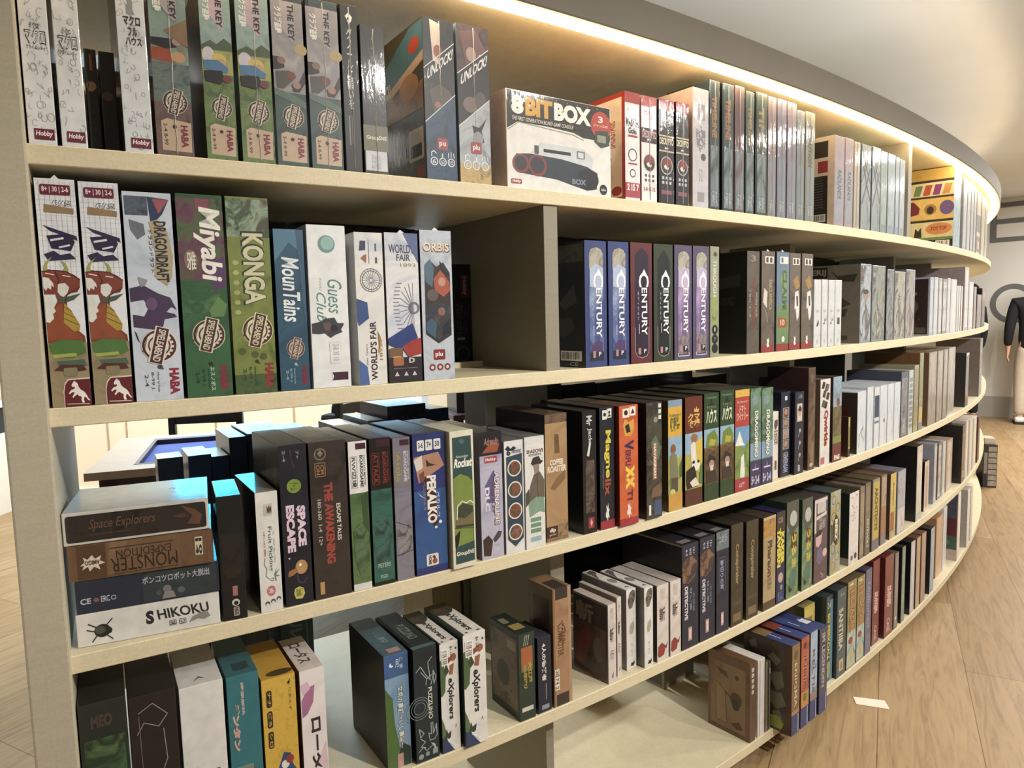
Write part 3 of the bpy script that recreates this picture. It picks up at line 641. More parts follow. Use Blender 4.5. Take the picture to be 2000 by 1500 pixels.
ms = [r('band', 0, .90, 1, 1, '#b23a3c'), tx('title', 'MASTER', .06, .68, .94, .76, '#26242a', 0, .04), tx('title', 'Gold', .22, .615, .78, .675, '#26242a', 0, .04), r('title', .2, .585, .85, .605, '#a8383c'), tx('subtitle', 'カードゲーム', .15, .82, .85, .85, '#b9868c', 0), r('band', 0, .02, 1, .16, '#b4414d'), tx('band', '2 15 7', .12, .085, .9, .15, '#f3e3e2', 0, .04), ring('picture', .5, .42, .3, .05, '#3a373d'), ring('picture', .5, .25, .2, .05, '#3a373d'), r('picture', .2, .33, .8, .345, '#a8383c'),
      r('side_panel', .0, .0, 1, 1, '#c23a32', 'L'), r('side_panel', .0, .03, .93, .955, '#ecdcc6', 'L'), tx('side_text', 'BACKSTAGE', .55, .5, .78, .75, '#c9655a', 90, .02, 0, 'L'), el('side_spot', .2, .50, .18, '#b3333a', .045, 'L'), el('side_spot', .38, .40, .3, '#b3333a', .055, 'L'), el('side_spot', .4, .27, .26, '#b3333a', .055, 'L'), el('side_spot', .8, .09, .12, '#c23a32', .045, 'L'), el('side_spot', .12, .15, .1, '#b3333a', .03, 'L')]
box('master', 'white box with red ends and a cream side panel spotted with red', '#c23a32', '#dedbdb', ms, wrap=.8, d=.13)
def dec(white):
    bgc = '#dcdcdc' if white else '#23232b'; fg = '#2b2a30' if white else '#d8cfae'
    o = [r('band', 0, .90, 1, 1, '#b23a48' if not white else '#c05058')]
    if white: o += [tx('subtitle', 'CODE\nGAME', .18, .78, .82, .86, '#a33c44', 0, .04)]
    o += [r('band', 0, .56 if white else .50, 1, .70 if white else .66, '#2a2630' if white else '#c9bd97'), r('band', 0, .515 if not white else .575, 1, .645 if not white else .69, '#37303a' if white else '#2b2a33'), tx('title', 'DECRYPTO', .04, .605 if white else .57, .96, .675 if white else .635, '#c9a8a6' if white else '#d8cfae', 0, .03), el('title', .42, .592 if white else .535, .05, '#d8d4cc'), r('title', .45, .585 if white else .53, .6, .598 if white else .541, '#d8d4cc')]
    o += [el('picture', .5, .37, .40, '#b9b4b0'), el('picture', .5, .37, .35, '#3b2c30'), pg('picture', [(.2, .40), (.5, .455), (.8, .42), (.78, .36), (.5, .38), (.3, .35)], '#8f3a3e'), pg('picture', [(.3, .36), (.45, .38), (.52, .345), (.65, .36), (.6, .33), (.38, .335)], '#ded9d6')]
    for i in range(3):
        for j_ in range(2): o.append(r('icon_row', .2+.24*i, .235-.045*j_, .34+.24*i, .262-.045*j_, '#56525a' if white else '#b9b9c0'))
    o += [tx('icon_row', '3-8 15 12', .12, .10, .88, .14, '#a8434f', 0, .03)] if white else [r('icon_row', .15, .09, .85, .13, '#8d5060')]
    return o
box('decW', 'white spy-code box beside the red and white one, round black dial below', '#c9c9c9', '#dcdcdc', dec(1), wrap=.9, seam=True)
box('decB1', 'black spy-code box with cream band, first of two after the white one', '#1d1c22', '#23232b', dec(0), wrap=1, tray='#101014', seam=True)
box('decB2', 'black spy-code box with cream band, touching the tall grey box', '#1d1c22', '#23232b', dec(0), wrap=1, seam=True)
box('greyqr', 'tall light grey box with a darker square label and grey Japanese title', '#d5bcb4', '#b5b3b8', [r('code_label', .35, .74, .75, .87, '#8d8b90'), tx('title', '東大\nパズル\n王国', .2, .47, .8, .70, '#77757b', -90, .04), el('emblem', .66, .43, .16, '#504d55', .03), tx('icon', '5 2', .4, .22, .6, .33, '#8f8d93', 0), r('code_label', .3, .05, .72, .13, '#8d8b90')], wrap=1, d=.13)
INK_DIM = .6     # print colours darkened where strip and lamps overexpose the boxes
tls = [('#3f5558', '#d98f4a', 'TIMELINE', 'teal-grey wrapped box with orange vertical title, first of the slim row'), ('#3d5a62', '#cf8a4c', 'TIMELINE', 'blue-grey wrapped box with orange vertical title, second of the slim row'), ('#7d5a5e', '#c7a07c', '', 'dull rose wrapped box in the slim row, beside the blue-grey one'), ('#4f6b68', '#bfa06a', 'TIMELINE', 'sea-green wrapped box between the dull rose and the dark green one'),
       ('#3f5a48', '#b8a878', 'TIME', 'dark green wrapped box in the slim row on top shelf'), ('#9f8f92', '#d3c3bf', '', 'pinkish grey wrapped box right of the dark green one'), ('#8d8ba0', '#c9c7d3', '', 'lilac-grey wrapped box in the slim row, three before the last'), ('#9a8f9c', '#cbbfc9', '', 'mauve-grey wrapped box in the slim row, two before the last'), ('#8a9294', '#c7cbcc', '', 'pale grey wrapped box, next to last of the slim row'), ('#9b9a86', '#5d6158', 'EVOLUTION', 'sand-grey wrapped box with dark vertical lettering closing the slim row')]
for i, (c, c2, t, lab) in enumerate(tls):
    cm = [r('picture', .12, .02, .88, .5, 'A|%s,%s,%s|30|.5' % (c, '#8fa0a8', c))]
    if t: cm.append(tx('title', t, .25, .56 if i < 9 else .5, .72, .88, c2, -90, .04))
    cm.append(tx('publisher_mark', 'PGD', .3, .05, .72, .14, '#c9ccc8', -90, .03))
    box('tl%d' % (i+1), lab, c, c, cm, wrap=.7, d=.13 if i < 3 else .2, seam=True, tray='#20282a' if i in (1, 4) else None)
cs = [r('side_panel', 0, 0, 1, 1, '#e4d0bf', 'L'), r('side_panel', .0, .77, .8, .95, '#39322f', 'L'), r('side_panel', .5, .60, .8, .73, '#b0393c', 'L'), el('side_panel', .2, .62, .15, '#8d8078', .03, 'L'), r('side_panel', .0, .0, .8, .565, '#25221f', 'L'), *bars('side_panel', .3, .05, .75, .135, 11, 'L')]
cs += [r('side_panel', .1, .74-.03*i-.2, .66, .747-.03*i-.2, '#6d675f', 'L') for i in range(12)]
def stripy(c1, c2, txt=None):
    o = [r('picture', .05, .05, .95, .62, 'A|%s,%s,%s|40|.6' % (c1, c2, c1))]
    if txt: o.append(tx('title', txt, .3, .3, .7, .62, '#5d626d', -90, .03))
    return o
box('crd1', 'pale wrapped box with a black and cream card-list side panel in view', '#d9c4bc', '#b9aab0', stripy('#9aa2b5', '#b3b0b8', 'RADLANDS')+cs, wrap=.6, left='#e4d0bf', d=.1)
box('crd2', 'pale wrapped twin right of the box with the card-list side', '#b9aab0', '#b9aab0', stripy('#9aa2b5', '#b3b0b8', 'RADLANDS'), wrap=.6)
box('crd3', 'narrow cream box squeezed between wrapped pale boxes on top shelf', '#d8cbb6', '#cfc3b0', [r('picture', .4, .02, .6, .98, '#a9a197')], wrap=.8)
for i, (k, lab) in enumerate((('web1', 'blue-grey wrapped box with crossing dark branches, first of the pair'), ('web2', 'blue-grey wrapped box with crossing dark branches, second of the pair'))):
    bc_ = [r('picture', 0, 0, 1, 1, 'A|#8fa3b3,#a9b2ae,#71869a|26|.6')]
    for q in (((0, .55), (.5, .72), (1, .98)), ((0, .98), (.45, .75), (1, .55)), ((.1, .3), (.5, .5), (.9, .72)), ((1, .35), (.6, .52), (.2, .75))): bc_.append(ln('branches', q, .06, '#4a525c'))
    box(k, lab, '#7d92a4', '#8fa3b3', bc_, wrap=.6)
for i, (c, c2, lab) in enumerate((('#91a8a3', '#b5c2bb', 'greenish grey wrapped box right of the branch-patterned pair'), ('#9bb0bd', '#c2ccd1', 'light blue-grey wrapped box, last wide one before the divider'), ('#a5b5c4', '#c6d0da', 'narrow bluish wrapped box, next to last before the top divider'), ('#a9b7c2', '#ccd4dc', 'bluish wrapped box touching the divider on the top shelf'))):
    box('web%d' % (i+3), lab, c, c, [r('picture', .1, .1, .9, .6, 'A|%s,%s,%s|40|.5' % (c, c2, c))], wrap=.6)
INK_DIM = 1.0
# yellow box with pictures on its side
ys = [r('side_panel', 0, 0, 1, 1, '#d8b25a', 'L'), r('side_panel', 0, .83, 1, .86, '#3a352c', 'L'), r('side_panel', .02, .66, 1, .83, '#e2d7a8', 'L')]
for i, c in enumerate(('#6d8a5a', '#c2543f', '#8a3f8a', '#c98f45')): ys.append(pg('side_picture', [(.08+.22*i, .67), (.24+.22*i, .67), (.30+.22*i, .80), (.14+.22*i, .80)], c, 'L'))
ys += [r('side_panel', 0, .63, 1, .655, '#3a352c', 'L'), r('side_panel', 0, .36, 1, .63, '#e0b860', 'L'), pg('side_picture', [(.02, .42), (.22, .44), (.24, .52), (.1, .6), (.02, .6)], '#7d2a35', 'L'), el('side_picture', .48, .49, .14, '#a9803f', .07, 'L'), el('side_picture', .48, .48, .08, '#3a2c28', .05, 'L'), el('side_picture', .85, .50, .16, '#6d5590', .09, 'L'), r('side_panel', 0, .33, 1, .36, '#3a352c', 'L'), r('side_panel', 0, .13, 1, .33, '#dccf96', 'L'), el('side_picture', .68, .24, .3, '#d78a4a', .075, 'L'), tx('side_picture', 'TOY TOP', .5, .22, .86, .27, '#a33c35', 0, .04, 0, 'L'), pg('side_picture', [(.12, .14), (.15, .26), (.22, .22), (.28, .27), (.3, .14)], '#33302a', 'L'), r('side_panel', 0, .10, 1, .135, '#6d8a4f', 'L'), r('side_panel', 0, 0, 1, .10, '#2b2823', 'L'), *bars('side_label', .62, .02, .93, .09, 11, 'L')]
box('yel', 'box with a big yellow side of toy pictures in three strips, right of the divider', '#cdb26c', '#6f94a8', [r('picture', .05, .02, .95, .98, 'A|#5f8aa8,#86a8b5,#4f7388|30|.6')]+ys, wrap=.8, d=.165, sh=.9)
INK_DIM = .6  # print darkened again against the strong light
for i, (k, c, lab) in enumerate((('ylf1', '#a7b1bd', 'silvery thin box directly right of the yellow picture box'), ('ylf2', '#b9bcbd', 'silvery thin box, second right of the yellow picture box'), ('ylf3', '#b0aaa9', 'silvery thin box, third right of the yellow picture box'), ('ylf4', '#b3b8bf', 'silvery thin box, fourth right of the yellow picture box'))):
    box(k, lab, c, c, [r('picture', .2, .05, .8, .8, 'A|%s,#d3d6d8,%s|40|.4' % (c, c))], wrap=.5)
box('yred', 'white box with dark blue middle and red blocks at its foot near the shelf end', '#d9d4c6', '#ded9cc', [r('picture', .05, .35, .95, .62, '#3f4a66'), r('picture', .05, .03, .95, .28, '#8a2f3f'), r('picture', .3, .08, .7, .2, '#d9cfc8')], wrap=.6)
box('yend', 'cream box second from the far end of the top shelf', '#d3cdb2', '#dcd6ba', [r('picture', .2, .1, .8, .7, 'A|#c9c2a2,#ddd7bd,#b5ad8a|40|.5')], wrap=.6)
box('yen2', 'pale box last in view at the far end of the top shelf', '#cfcabf', '#d2cdc2', [r('picture', .2, .1, .8, .6, 'A|#b5b0a8,#d5d0c8,#9a958c|40|.5')], wrap=.6)
TB['far14'] = (2, 3.91, .2, .2, .004)
INK_DIM = 1.0
# ------------------------------------------------------------------ SECOND SHELF
def redragon():
    o = [r('picture', 0, 0, 1, 1, '#dcdfe3')]
    o += [ln('picture', [(.02, .60+.022*i), (.98, .60+.022*i)], .009, '#b3b9c2') for i in range(18)] + [ln('picture', [(.1+.13*i, .55), (.1+.13*i, .99)], .009, '#b3b9c2') for i in range(7)]
    o += [rr('icon_row', .12, .93, .88, .975, '#7a2233', .05, .2), tx('icon_row', '8+ | 30 | 2-6', .17, .938, .83, .967, '#eadfe0', 0, .02),
          pg('banner', [(.18, .855), (.92, .85), (.93, .875), (.2, .89)], '#9a7b52'), tx('banner', '5分ダンジョン', .4, .88, .88, .91, '#4a4038', 180, .01),
          pg('title', [(.12, .80), (.95, .755), (.97, .735), (.3, .775)], '#33264c'), pg('title', [(.2, .755), (.75, .765), (.9, .73), (.78, .69), (.3, .70)], '#2d2342'), pg('title', [(.1, .675), (.35, .69), (.5, .672), (.75, .68), (.9, .655), (.55, .65), (.2, .645)], '#33264c'), ln('title', [(.3, .735), (.6, .745)], .06, '#d5d4e2'), ln('title', [(.5, .705), (.75, .715)], .05, '#d5d4e2'),
          pg('dragon', [(.02, .60), (.1, .612), (.3, .605), (.62, .60), (.82, .585), (.95, .565), (.93, .53), (.86, .51), (.7, .505), (.55, .49), (.52, .46), (.58, .47), (.52, .38), (.8, .34), (.96, .315), (.98, .28), (.02, .28), (.02, .385), (.2, .43), (.34, .47), (.3, .50), (.02, .50)], '#8a3d28'),
          pg('dragon', [(.02, .40), (.22, .44), (.45, .46), (.5, .38), (.8, .335), (.9, .30), (.02, .30)], '#9c4a26'),
          pg('dragon', [(.3, .665), (.14, .645), (.06, .62), (.05, .60), (.16, .603), (.15, .625), (.22, .648)], '#a5a552'), pg('dragon', [(.5, .65), (.62, .635), (.68, .61), (.66, .595), (.54, .60), (.58, .62)], '#a5a552'),
          pg('dragon', [(.02, .575), (.16, .572), (.26, .55), (.28, .53), (.22, .54), (.2, .52), (.12, .53), (.08, .515), (.02, .53)], '#dcdad4'), pg('dragon', [(.38, .545), (.56, .55), (.66, .53), (.6, .505), (.5, .488), (.42, .495), (.36, .51)], '#d8d6d0'),
          pg('dragon', [(.02, .495), (.14, .488), (.2, .47), (.27, .46), (.24, .44), (.28, .425), (.2, .415), (.22, .395), (.1, .375), (.02, .38)], '#dcdad2'), pg('dragon', [(.36, .485), (.6, .49), (.95, .505), (.75, .475), (.5, .462), (.38, .468)], '#4a5646'),
          pg('dragon', [(.50, .462), (.66, .43), (.86, .365), (.84, .34), (.7, .335), (.45, .375)], '#b5922f'), ln('dragon', [(.49, .445), (.68, .425)], .015, '#6d4f1d'), ln('dragon', [(.48, .42), (.76, .395)], .015, '#6d4f1d'), ln('dragon', [(.46, .395), (.82, .365)], .015, '#6d4f1d'),
          ln('dragon', [(.02, .60), (.3, .605), (.62, .60), (.95, .565)], .025, '#4a1f16'), ln('dragon', [(.1, .592), (.3, .585)], .03, '#e0cbb9'), ln('dragon', [(.52, .582), (.7, .578)], .03, '#e0cbb9'), ln('dragon', [(.34, .60), (.42, .56), (.38, .545)], .02, '#4a1f16'), ln('dragon', [(.93, .53), (.6, .50), (.52, .46)], .02, '#4a1f16')]
    o += [r('ground', 0, 0, 1, .285, 'A|#8a7a58,#a08e66,#75684a|22|1'), pg('ground', [(.03, .28), (.3, .30), (.9, .295), (.97, .24), (.6, .215), (.25, .22), (.05, .245)], '#4f7a35'), pg('ground', [(.1, .235), (.7, .24), (.72, .225), (.12, .22)], '#a8b04a'), pg('ground', [(.2, .205), (.9, .21), (.95, .18), (.25, .175)], '#4b5f4d'), pg('ground', [(.1, .165), (.3, .19), (.85, .185), (.95, .16), (.6, .155)], '#5a2a22'), rr('ground', .35, .135, .7, .175, '#8a8058', .04, .2)]
    o += [pg('publisher_mark', [(.3, 0), (.3, .07), (.34, .105), (.44, .125), (1, .128), (1, 0)], '#d9cfc4'), pg('publisher_mark', [(.32, 0), (.32, .068), (.36, .10), (.45, .119), (1, .122), (1, 0)], '#701f22'),
          pg('publisher_mark', [(.38+.6*a, .012+.105*b) for a, b in ((.22, .80), (.30, .93), (.37, .99), (.40, .94), (.48, .88), (.52, .72), (.60, .60), (.74, .50), (.82, .40), (.90, .22), (.99, .10), (.90, .12), (.80, .26), (.74, .28), (.70, .16), (.74, .04), (.64, .02), (.60, .16), (.62, .28), (.50, .34), (.44, .40), (.34, .34), (.26, .26), (.22, .30), (.30, .42), (.34, .50), (.22, .50), (.12, .42), (.09, .47), (.20, .60), (.34, .64), (.36, .74), (.26, .72))], '#e8e4de'), ln('publisher_mark', [(.38, .013), (.94, .009)], .02, '#d9cfc4')]
    return o
box('drgA', 'red dragon picture box against the end panel on the second shelf', '#d5d6d8', '#d5d6d8', redragon(), wrap=.5, tab=True)
box('drgB', 'red dragon picture box beside the pale blue one with a round stamp', '#d5d6d8', '#d5d6d8', redragon(), wrap=.9)
def haba(name_c='#9c2638', c2='#3f4650'):
    return [tx('publisher_mark', 'HABA', .72, .025, .93, .155, name_c, -90, .06), tx('publisher_mark', '8-99 J.', .32, .05, .40, .14, c2, -90), tx('publisher_mark', '2-4', .2, .07, .28, .13, c2, -90), tx('publisher_mark', 'Erfinder für Kinder', .46, .04, .51, .14, c2, -90), el('publisher_mark', .54, .165, .05, c2), ln('publisher_mark', [(.5, .17), (.6, .155)], .03, c2)]
dd = [r('picture', 0, 0, 1, 1, 'A|#b5bfcc,#c6ced8,#a5b2c2|14|1'), r('picture', .03, .89, .5, .98, 'A|#3a4250,#56606e,#2a303c|30|1'), pg('picture', [(.5, .98), (.95, .97), (.8, .9), (.55, .84)], '#2f3c5e'), pg('picture', [(.6, .97), (.95, .97), (.72, .90)], '#a5565a'), pg('picture', [(.1, .87), (.4, .85), (.42, .80), (.25, .775), (.12, .82)], '#6a6f78'),
      pg('banner', [(.5, .86), (.7, .875), (.88, .82), (.97, .70), (.92, .60), (.8, .555), (.55, .60), (.6, .70), (.55, .80)], '#b5a27e'), tx('title', 'DRAGONDRAFT', .6, .575, .86, .865, '#2b2a2c', -90, .03), tx('title', 'ドラゴンドラフト', .48, .62, .57, .82, '#4a4238', -90),
      pg('picture', [(.02, .545), (.3, .56), (.6, .52), (.85, .50), (.97, .44), (.86, .455), (.75, .43), (.92, .42), (.97, .405), (.7, .395), (.66, .36), (.5, .345), (.05, .36), (.05, .42), (.28, .41), (.38, .45), (.3, .49), (.02, .48)], '#4b3556'), el('picture', .45, .47, .12, '#6b4d78', .03), pg('picture', [(.2, .60), (.4, .585), (.35, .56), (.25, .55)], '#8b8f96'), pg('picture', [(.05, .345), (.1, .30), (.16, .28), (.1, .33)], '#2f2638')]
dd += seal(.55, .268, .38, '#d9d6c8', '#5a2426', .22)+haba()
box('ddraft', 'pale blue box with purple horned dragon, title on a tan banner', '#9aa6b4', '#b5bfcc', dd, wrap=.9)
mi = [r('picture', 0, 0, 1, .62, 'A|#2f5a35,#37683c,#274d2e|14|1'), r('picture', 0, .55, 1, .98, 'A|#3a2f44,#6d3a52,#4f6a3a,#2a2430|22|1'), r('picture', 0, .42, 1, .58, 'A|#3f6a3a,#2c5a35,#58804a|24|1'), pg('picture', [(.6, .66), (.98, .70), (.98, .55), (.7, .53)], '#5d3a66'), el('picture', .25, .68, .14, '#8a6f55', .05), pg('picture', [(.58, .43), (.8, .50), (.98, .46), (.9, .40), (.62, .40)], '#5f8a4a'), r('picture', .4, .93, .7, .98, '#8a4a52'),
      tx('title', 'Miyabi', .34, .575, .93, .94, '#e6e4dc', -90, .03, .15), tx('title', '雅', .16, .63, .36, .72, '#d5d4c8', 0)]
mi += seal(.54, .31, .36, '#cfd0b8', '#5a2a22', .22)+haba('#8e2a38', '#16361f')+[tx('subtitle', 'エスノボス', .52, .03, .62, .15, '#b9cbb0', -90, .02)]
box('miya', 'dark green box with big white brush lettering over plum-coloured leaves', '#25452c', '#2f5a35', mi, wrap=.9)
ko = [r('picture', 0, 0, 1, 1, 'A|#6d7a32,#7f8c3c,#5d6a2c|20|1'), r('picture', 0, .80, 1, .99, 'A|#5a4a4a,#8fa08a,#3f5a3a,#6d3a42|26|1'), r('picture', 0, 0, 1, .1, 'A|#2f4a28,#4a6432,#283f24|26|1'), tx('title', 'KONGA', .30, .455, .86, .83, '#2b2d1c', -90, .06), tx('title', 'KONGA', .34, .46, .84, .82, '#c9c7a6', -90, .035)]
ko += [el('picture', .16, .42+.05*i, .07, '#a8b460', .012) for i in range(6)] + [el('picture', .2+.5*q, .22-.03*q, .09, '#4f5d26', .018) for q in (0, .6, 1)]
ko += seal(.60, .325, .37, '#d2d1b2', '#5a2c22', .22)+haba('#9c3030', '#39401e')
box('konga', 'olive green box with huge carved capital letters and a round stamp', '#3b4a28', '#6d7a32', ko, wrap=1)
mo = [r('picture', 0, 0, 1, 1, 'A|#274c66,#2f5a74,#203f58|18|1'), pg('picture', [(0, 1), (.9, 1), (.9, .86), (.5, .92), (0, .80)], '#4f7f9c'), pg('picture', [(.75, 1), (1, 1), (1, .4), (.9, .5)], '#3a5f80'), tx('title', 'MounTains', .22, .43, .80, .83, '#dfe6e8', -90, .02, .2)]
mo += seal(.56, .265, .31, '#c5bfae', '#6a3a32', .2)+haba('#8c2438', '#9fb2bf')
box('mount', 'deep blue box with white slanted lettering next to the olive one', '#23435a', '#274c66', mo, wrap=.7)
gc = [el('emblem', .5, .885, .22, '#6f9a94'), el('emblem', .52, .89, .17, '#8fb5ad'), tx('title', 'Guess', .48, .46, .85, .67, '#5d8f88', -90, .0, .3), tx('title', 'Club', .18, .41, .42, .59, '#5d8f88', -90, .0, .3), tx('subtitle', 'ゲスクラブ', .26, .60, .33, .68, '#8a9a98', -90),
      pg('picture', [(.03, .40), (.3, .415), (.36, .43), (.62, .435), (.7, .40), (.86, .40), (.85, .385), (.78, .36), (.82, .345), (.6, .325), (.5, .31), (.35, .34), (.2, .335), (.03, .34)], '#3f3d42'), pg('picture', [(.3, .40), (.5, .41), (.55, .36), (.38, .355)], '#6d5550'), el('picture', .6, .37, .09, '#26252a', .02),
      ring('icon_row', .62, .215, .12, .012, '#b5b8bb'), rr('icon_row', .46, .15, .76, .285, '#cfd2d5', .05, .25), rr('icon_row', .475, .155, .745, .28, WH, .045, .25), tx('icon_row', '3-8 30 10', .54, .165, .70, .27, '#a5a8ac', -90), r('publisher_mark', .5, .045, .92, .095, '#4a2438'), pg('publisher_mark', [(.5, .045), (.54, .07), (.5, .095)], WH)]
box('clubs', 'white box with thin green script and a dark dog, green ball at top', '#d9dadb', WH, gc, wrap=.5)
def fair(up):
    if up:
        o = [r('picture', 0, 0, 1, 1, 'A|#cfcfce,#dedcd8,#b5bcc9|12|1'), pg('picture', [(.0, .57), (.38, .545), (.42, .44), (.05, .39), (0, .42)], '#3a5590'), ln('picture', [(.5, .80), (.5, .95)], .02, '#4b4a55'), pg('icon', [(.16, .88), (.2, .945), (.4, .945), (.38, .885)], '#343a55'), pg('icon', [(.2, .83), (.3, .85), (.42, .86), (.4, .80), (.3, .815)], '#a5673a'), r('icon', .72, .88, .78, .93, '#57575f'), r('icon', .72, .80, .8, .84, '#57575f')]
        for q in (.40, .33): o.append(ring('wheel', .55, .69, q, .03, '#77757a'))
        for k in range(20):
            a = k*PI/10; o.append(ln('wheel', [(.55+.06*math.cos(a), .69+.06*.2*math.sin(a)), (.55+.39*math.cos(a), .69+.39*.2*math.sin(a))], .012, '#85838a'))
        o += [tx('title', "WORLD'S FAIR", .42, .03, .66, .42, '#4a2a35', 90, .03), tx('title', '1893', .75, .16, .86, .27, '#a8853f', 90, .02), tx('subtitle', 'Alex Tevern', .26, .13, .33, .27, '#6d5a62', 90), pg('picture', [(.7, .36), (.8, .32), (.76, .28), (.68, .22), (.74, .2), (.86, .29)], '#c2a55c'), pg('picture', [(.0, .17), (.3, .12), (.35, .0), (0, 0)], '#4f6db0')]
    else:
        o = [r('picture', 0, 0, 1, 1, 'A|#bcc4d2,#d8d8d8,#9aa6c2|12|1'), tx('title', "WORLD'S", .12, .865, .88, .925, '#3f3f4c', 0, .02), tx('title', 'FAIR', .34, .815, .76, .86, '#3f3f4c', 0, .02), tx('title', '1893', .45, .775, .92, .80, '#a5905c', 0, .01), pg('picture', [(.55, 1), (1, 1), (1, .8)], '#56679a')]
        for q in (.62, .50): o.append(ring('wheel', .85 if q > 1 else .82, .50, min(q, .178/.178*q*.28), .03, '#6a6a74'))
        for k in range(14):
            b_ = .34+.025*k; o.append(ln('wheel', [(.20+.25*((k-7)/9)**2, b_), (.36+.22*((k-7)/9)**2, b_)], .03, '#77767e'))
        for k in range(12):
            a = PI*.5+k*PI/11; o.append(ln('wheel', [(.80, .50), (.80+.45*math.cos(a), .50+.17*math.sin(a))], .014, '#7f7e86'))
        o += [pg('picture', [(.0, .30), (.75, .40), (.9, .30), (.6, .2), (0, .26)], '#2c3f86'), pg('picture', [(.4, .24), (.7, .28), (1, .30), (1, .19), (.6, .17)], '#ad3530'), rr('picture', .02, .13, .42, .235, '#7d5a3a', .05, .25), rr('picture', .1, .14, .38, .18, '#c59a6a', .05, .25), r('base_band', 0, 0, 1, .17, '#2b2428'), rr('picture', .12, .115, .44, .17, '#b56a3f', .04, .25), tx('base_band', 'D', .6, .13, .78, .165, '#c9c3c6', 0, .04), r('base_band', .12, .095, .85, .098, '#8a8388')]
        for u in (.22, .5, .76): o.append(pg('base_band', [(u-.07, .045), (u, .075), (u+.07, .045)], '#c5c0c4'))
    return o
box('fairA', 'pale box with ferris wheel and its title reading upward from the foot', '#cfcfce', '#cfcfce', fair(1), wrap=.6)
box('fairB', 'pale box with ferris wheel, title at the top and tent with dark foot', '#4f4a40', '#bcc4d2', fair(0), wrap=.9, tab=True, left='#57503f')
orb = [r('picture', 0, 0, 1, 1, 'A|#a3adba,#b9c1ca,#909cab|14|1'), tx('title', 'ORBIS', .08, .855, .94, .915, '#7a2f2a', 0, .05), tx('title', 'ORBIS', .10, .862, .92, .918, '#e0d5bd', 0, .02),
       pg('picture', [(.12, .77), (.3, .80), (.5, .76), (.72, .79), (.93, .72), (.93, .30), (.5, .245), (.1, .31)], '#3b2c2a'), pg('picture', [(.12, .77), (.3, .81), (.42, .75), (.36, .62), (.14, .66)], '#4f6d80'), pg('picture', [(.4, .68), (.62, .74), (.9, .66), (.92, .60), (.7, .56), (.42, .60)], '#b5563a'), el('picture', .66, .66, .12, '#c9917a', .03), pg('picture', [(.6, .80), (.9, .72), (.9, .70), (.66, .74)], '#26262e'), el('picture', .35, .57, .18, '#5d524f', .04), pg('picture', [(.12, .50), (.4, .53), (.9, .50), (.92, .32), (.5, .26), (.11, .33)], 'A|#4a3a36,#2b3542,#6d4a3e|30|1'), pg('picture', [(.12, .38), (.3, .42), (.45, .38), (.4, .28), (.14, .32)], '#3f5d78'), el('picture', .62, .46, .12, '#8d5f55', .028), pg('picture', [(.62, .36), (.92, .42), (.92, .32), (.66, .29)], '#1c2330'),
       rr('publisher_mark', .32, .135, .70, .205, '#93262c', .04, .2), tx('publisher_mark', 'plu', .38, .15, .62, .19, '#e6dcd6', 0, .03)]
for u in (.27, .52, .76): orb += [el('icon', u, .085, .1, '#8d2f35'), el('icon', u, .085, .05, '#d9cbc8')]
box('orb', 'silver-blue box with cream capital title and a wreath of fantasy creatures', '#3d2a2a', '#a3adba', orb, wrap=.9, tab=True, left='#5a3d3a')
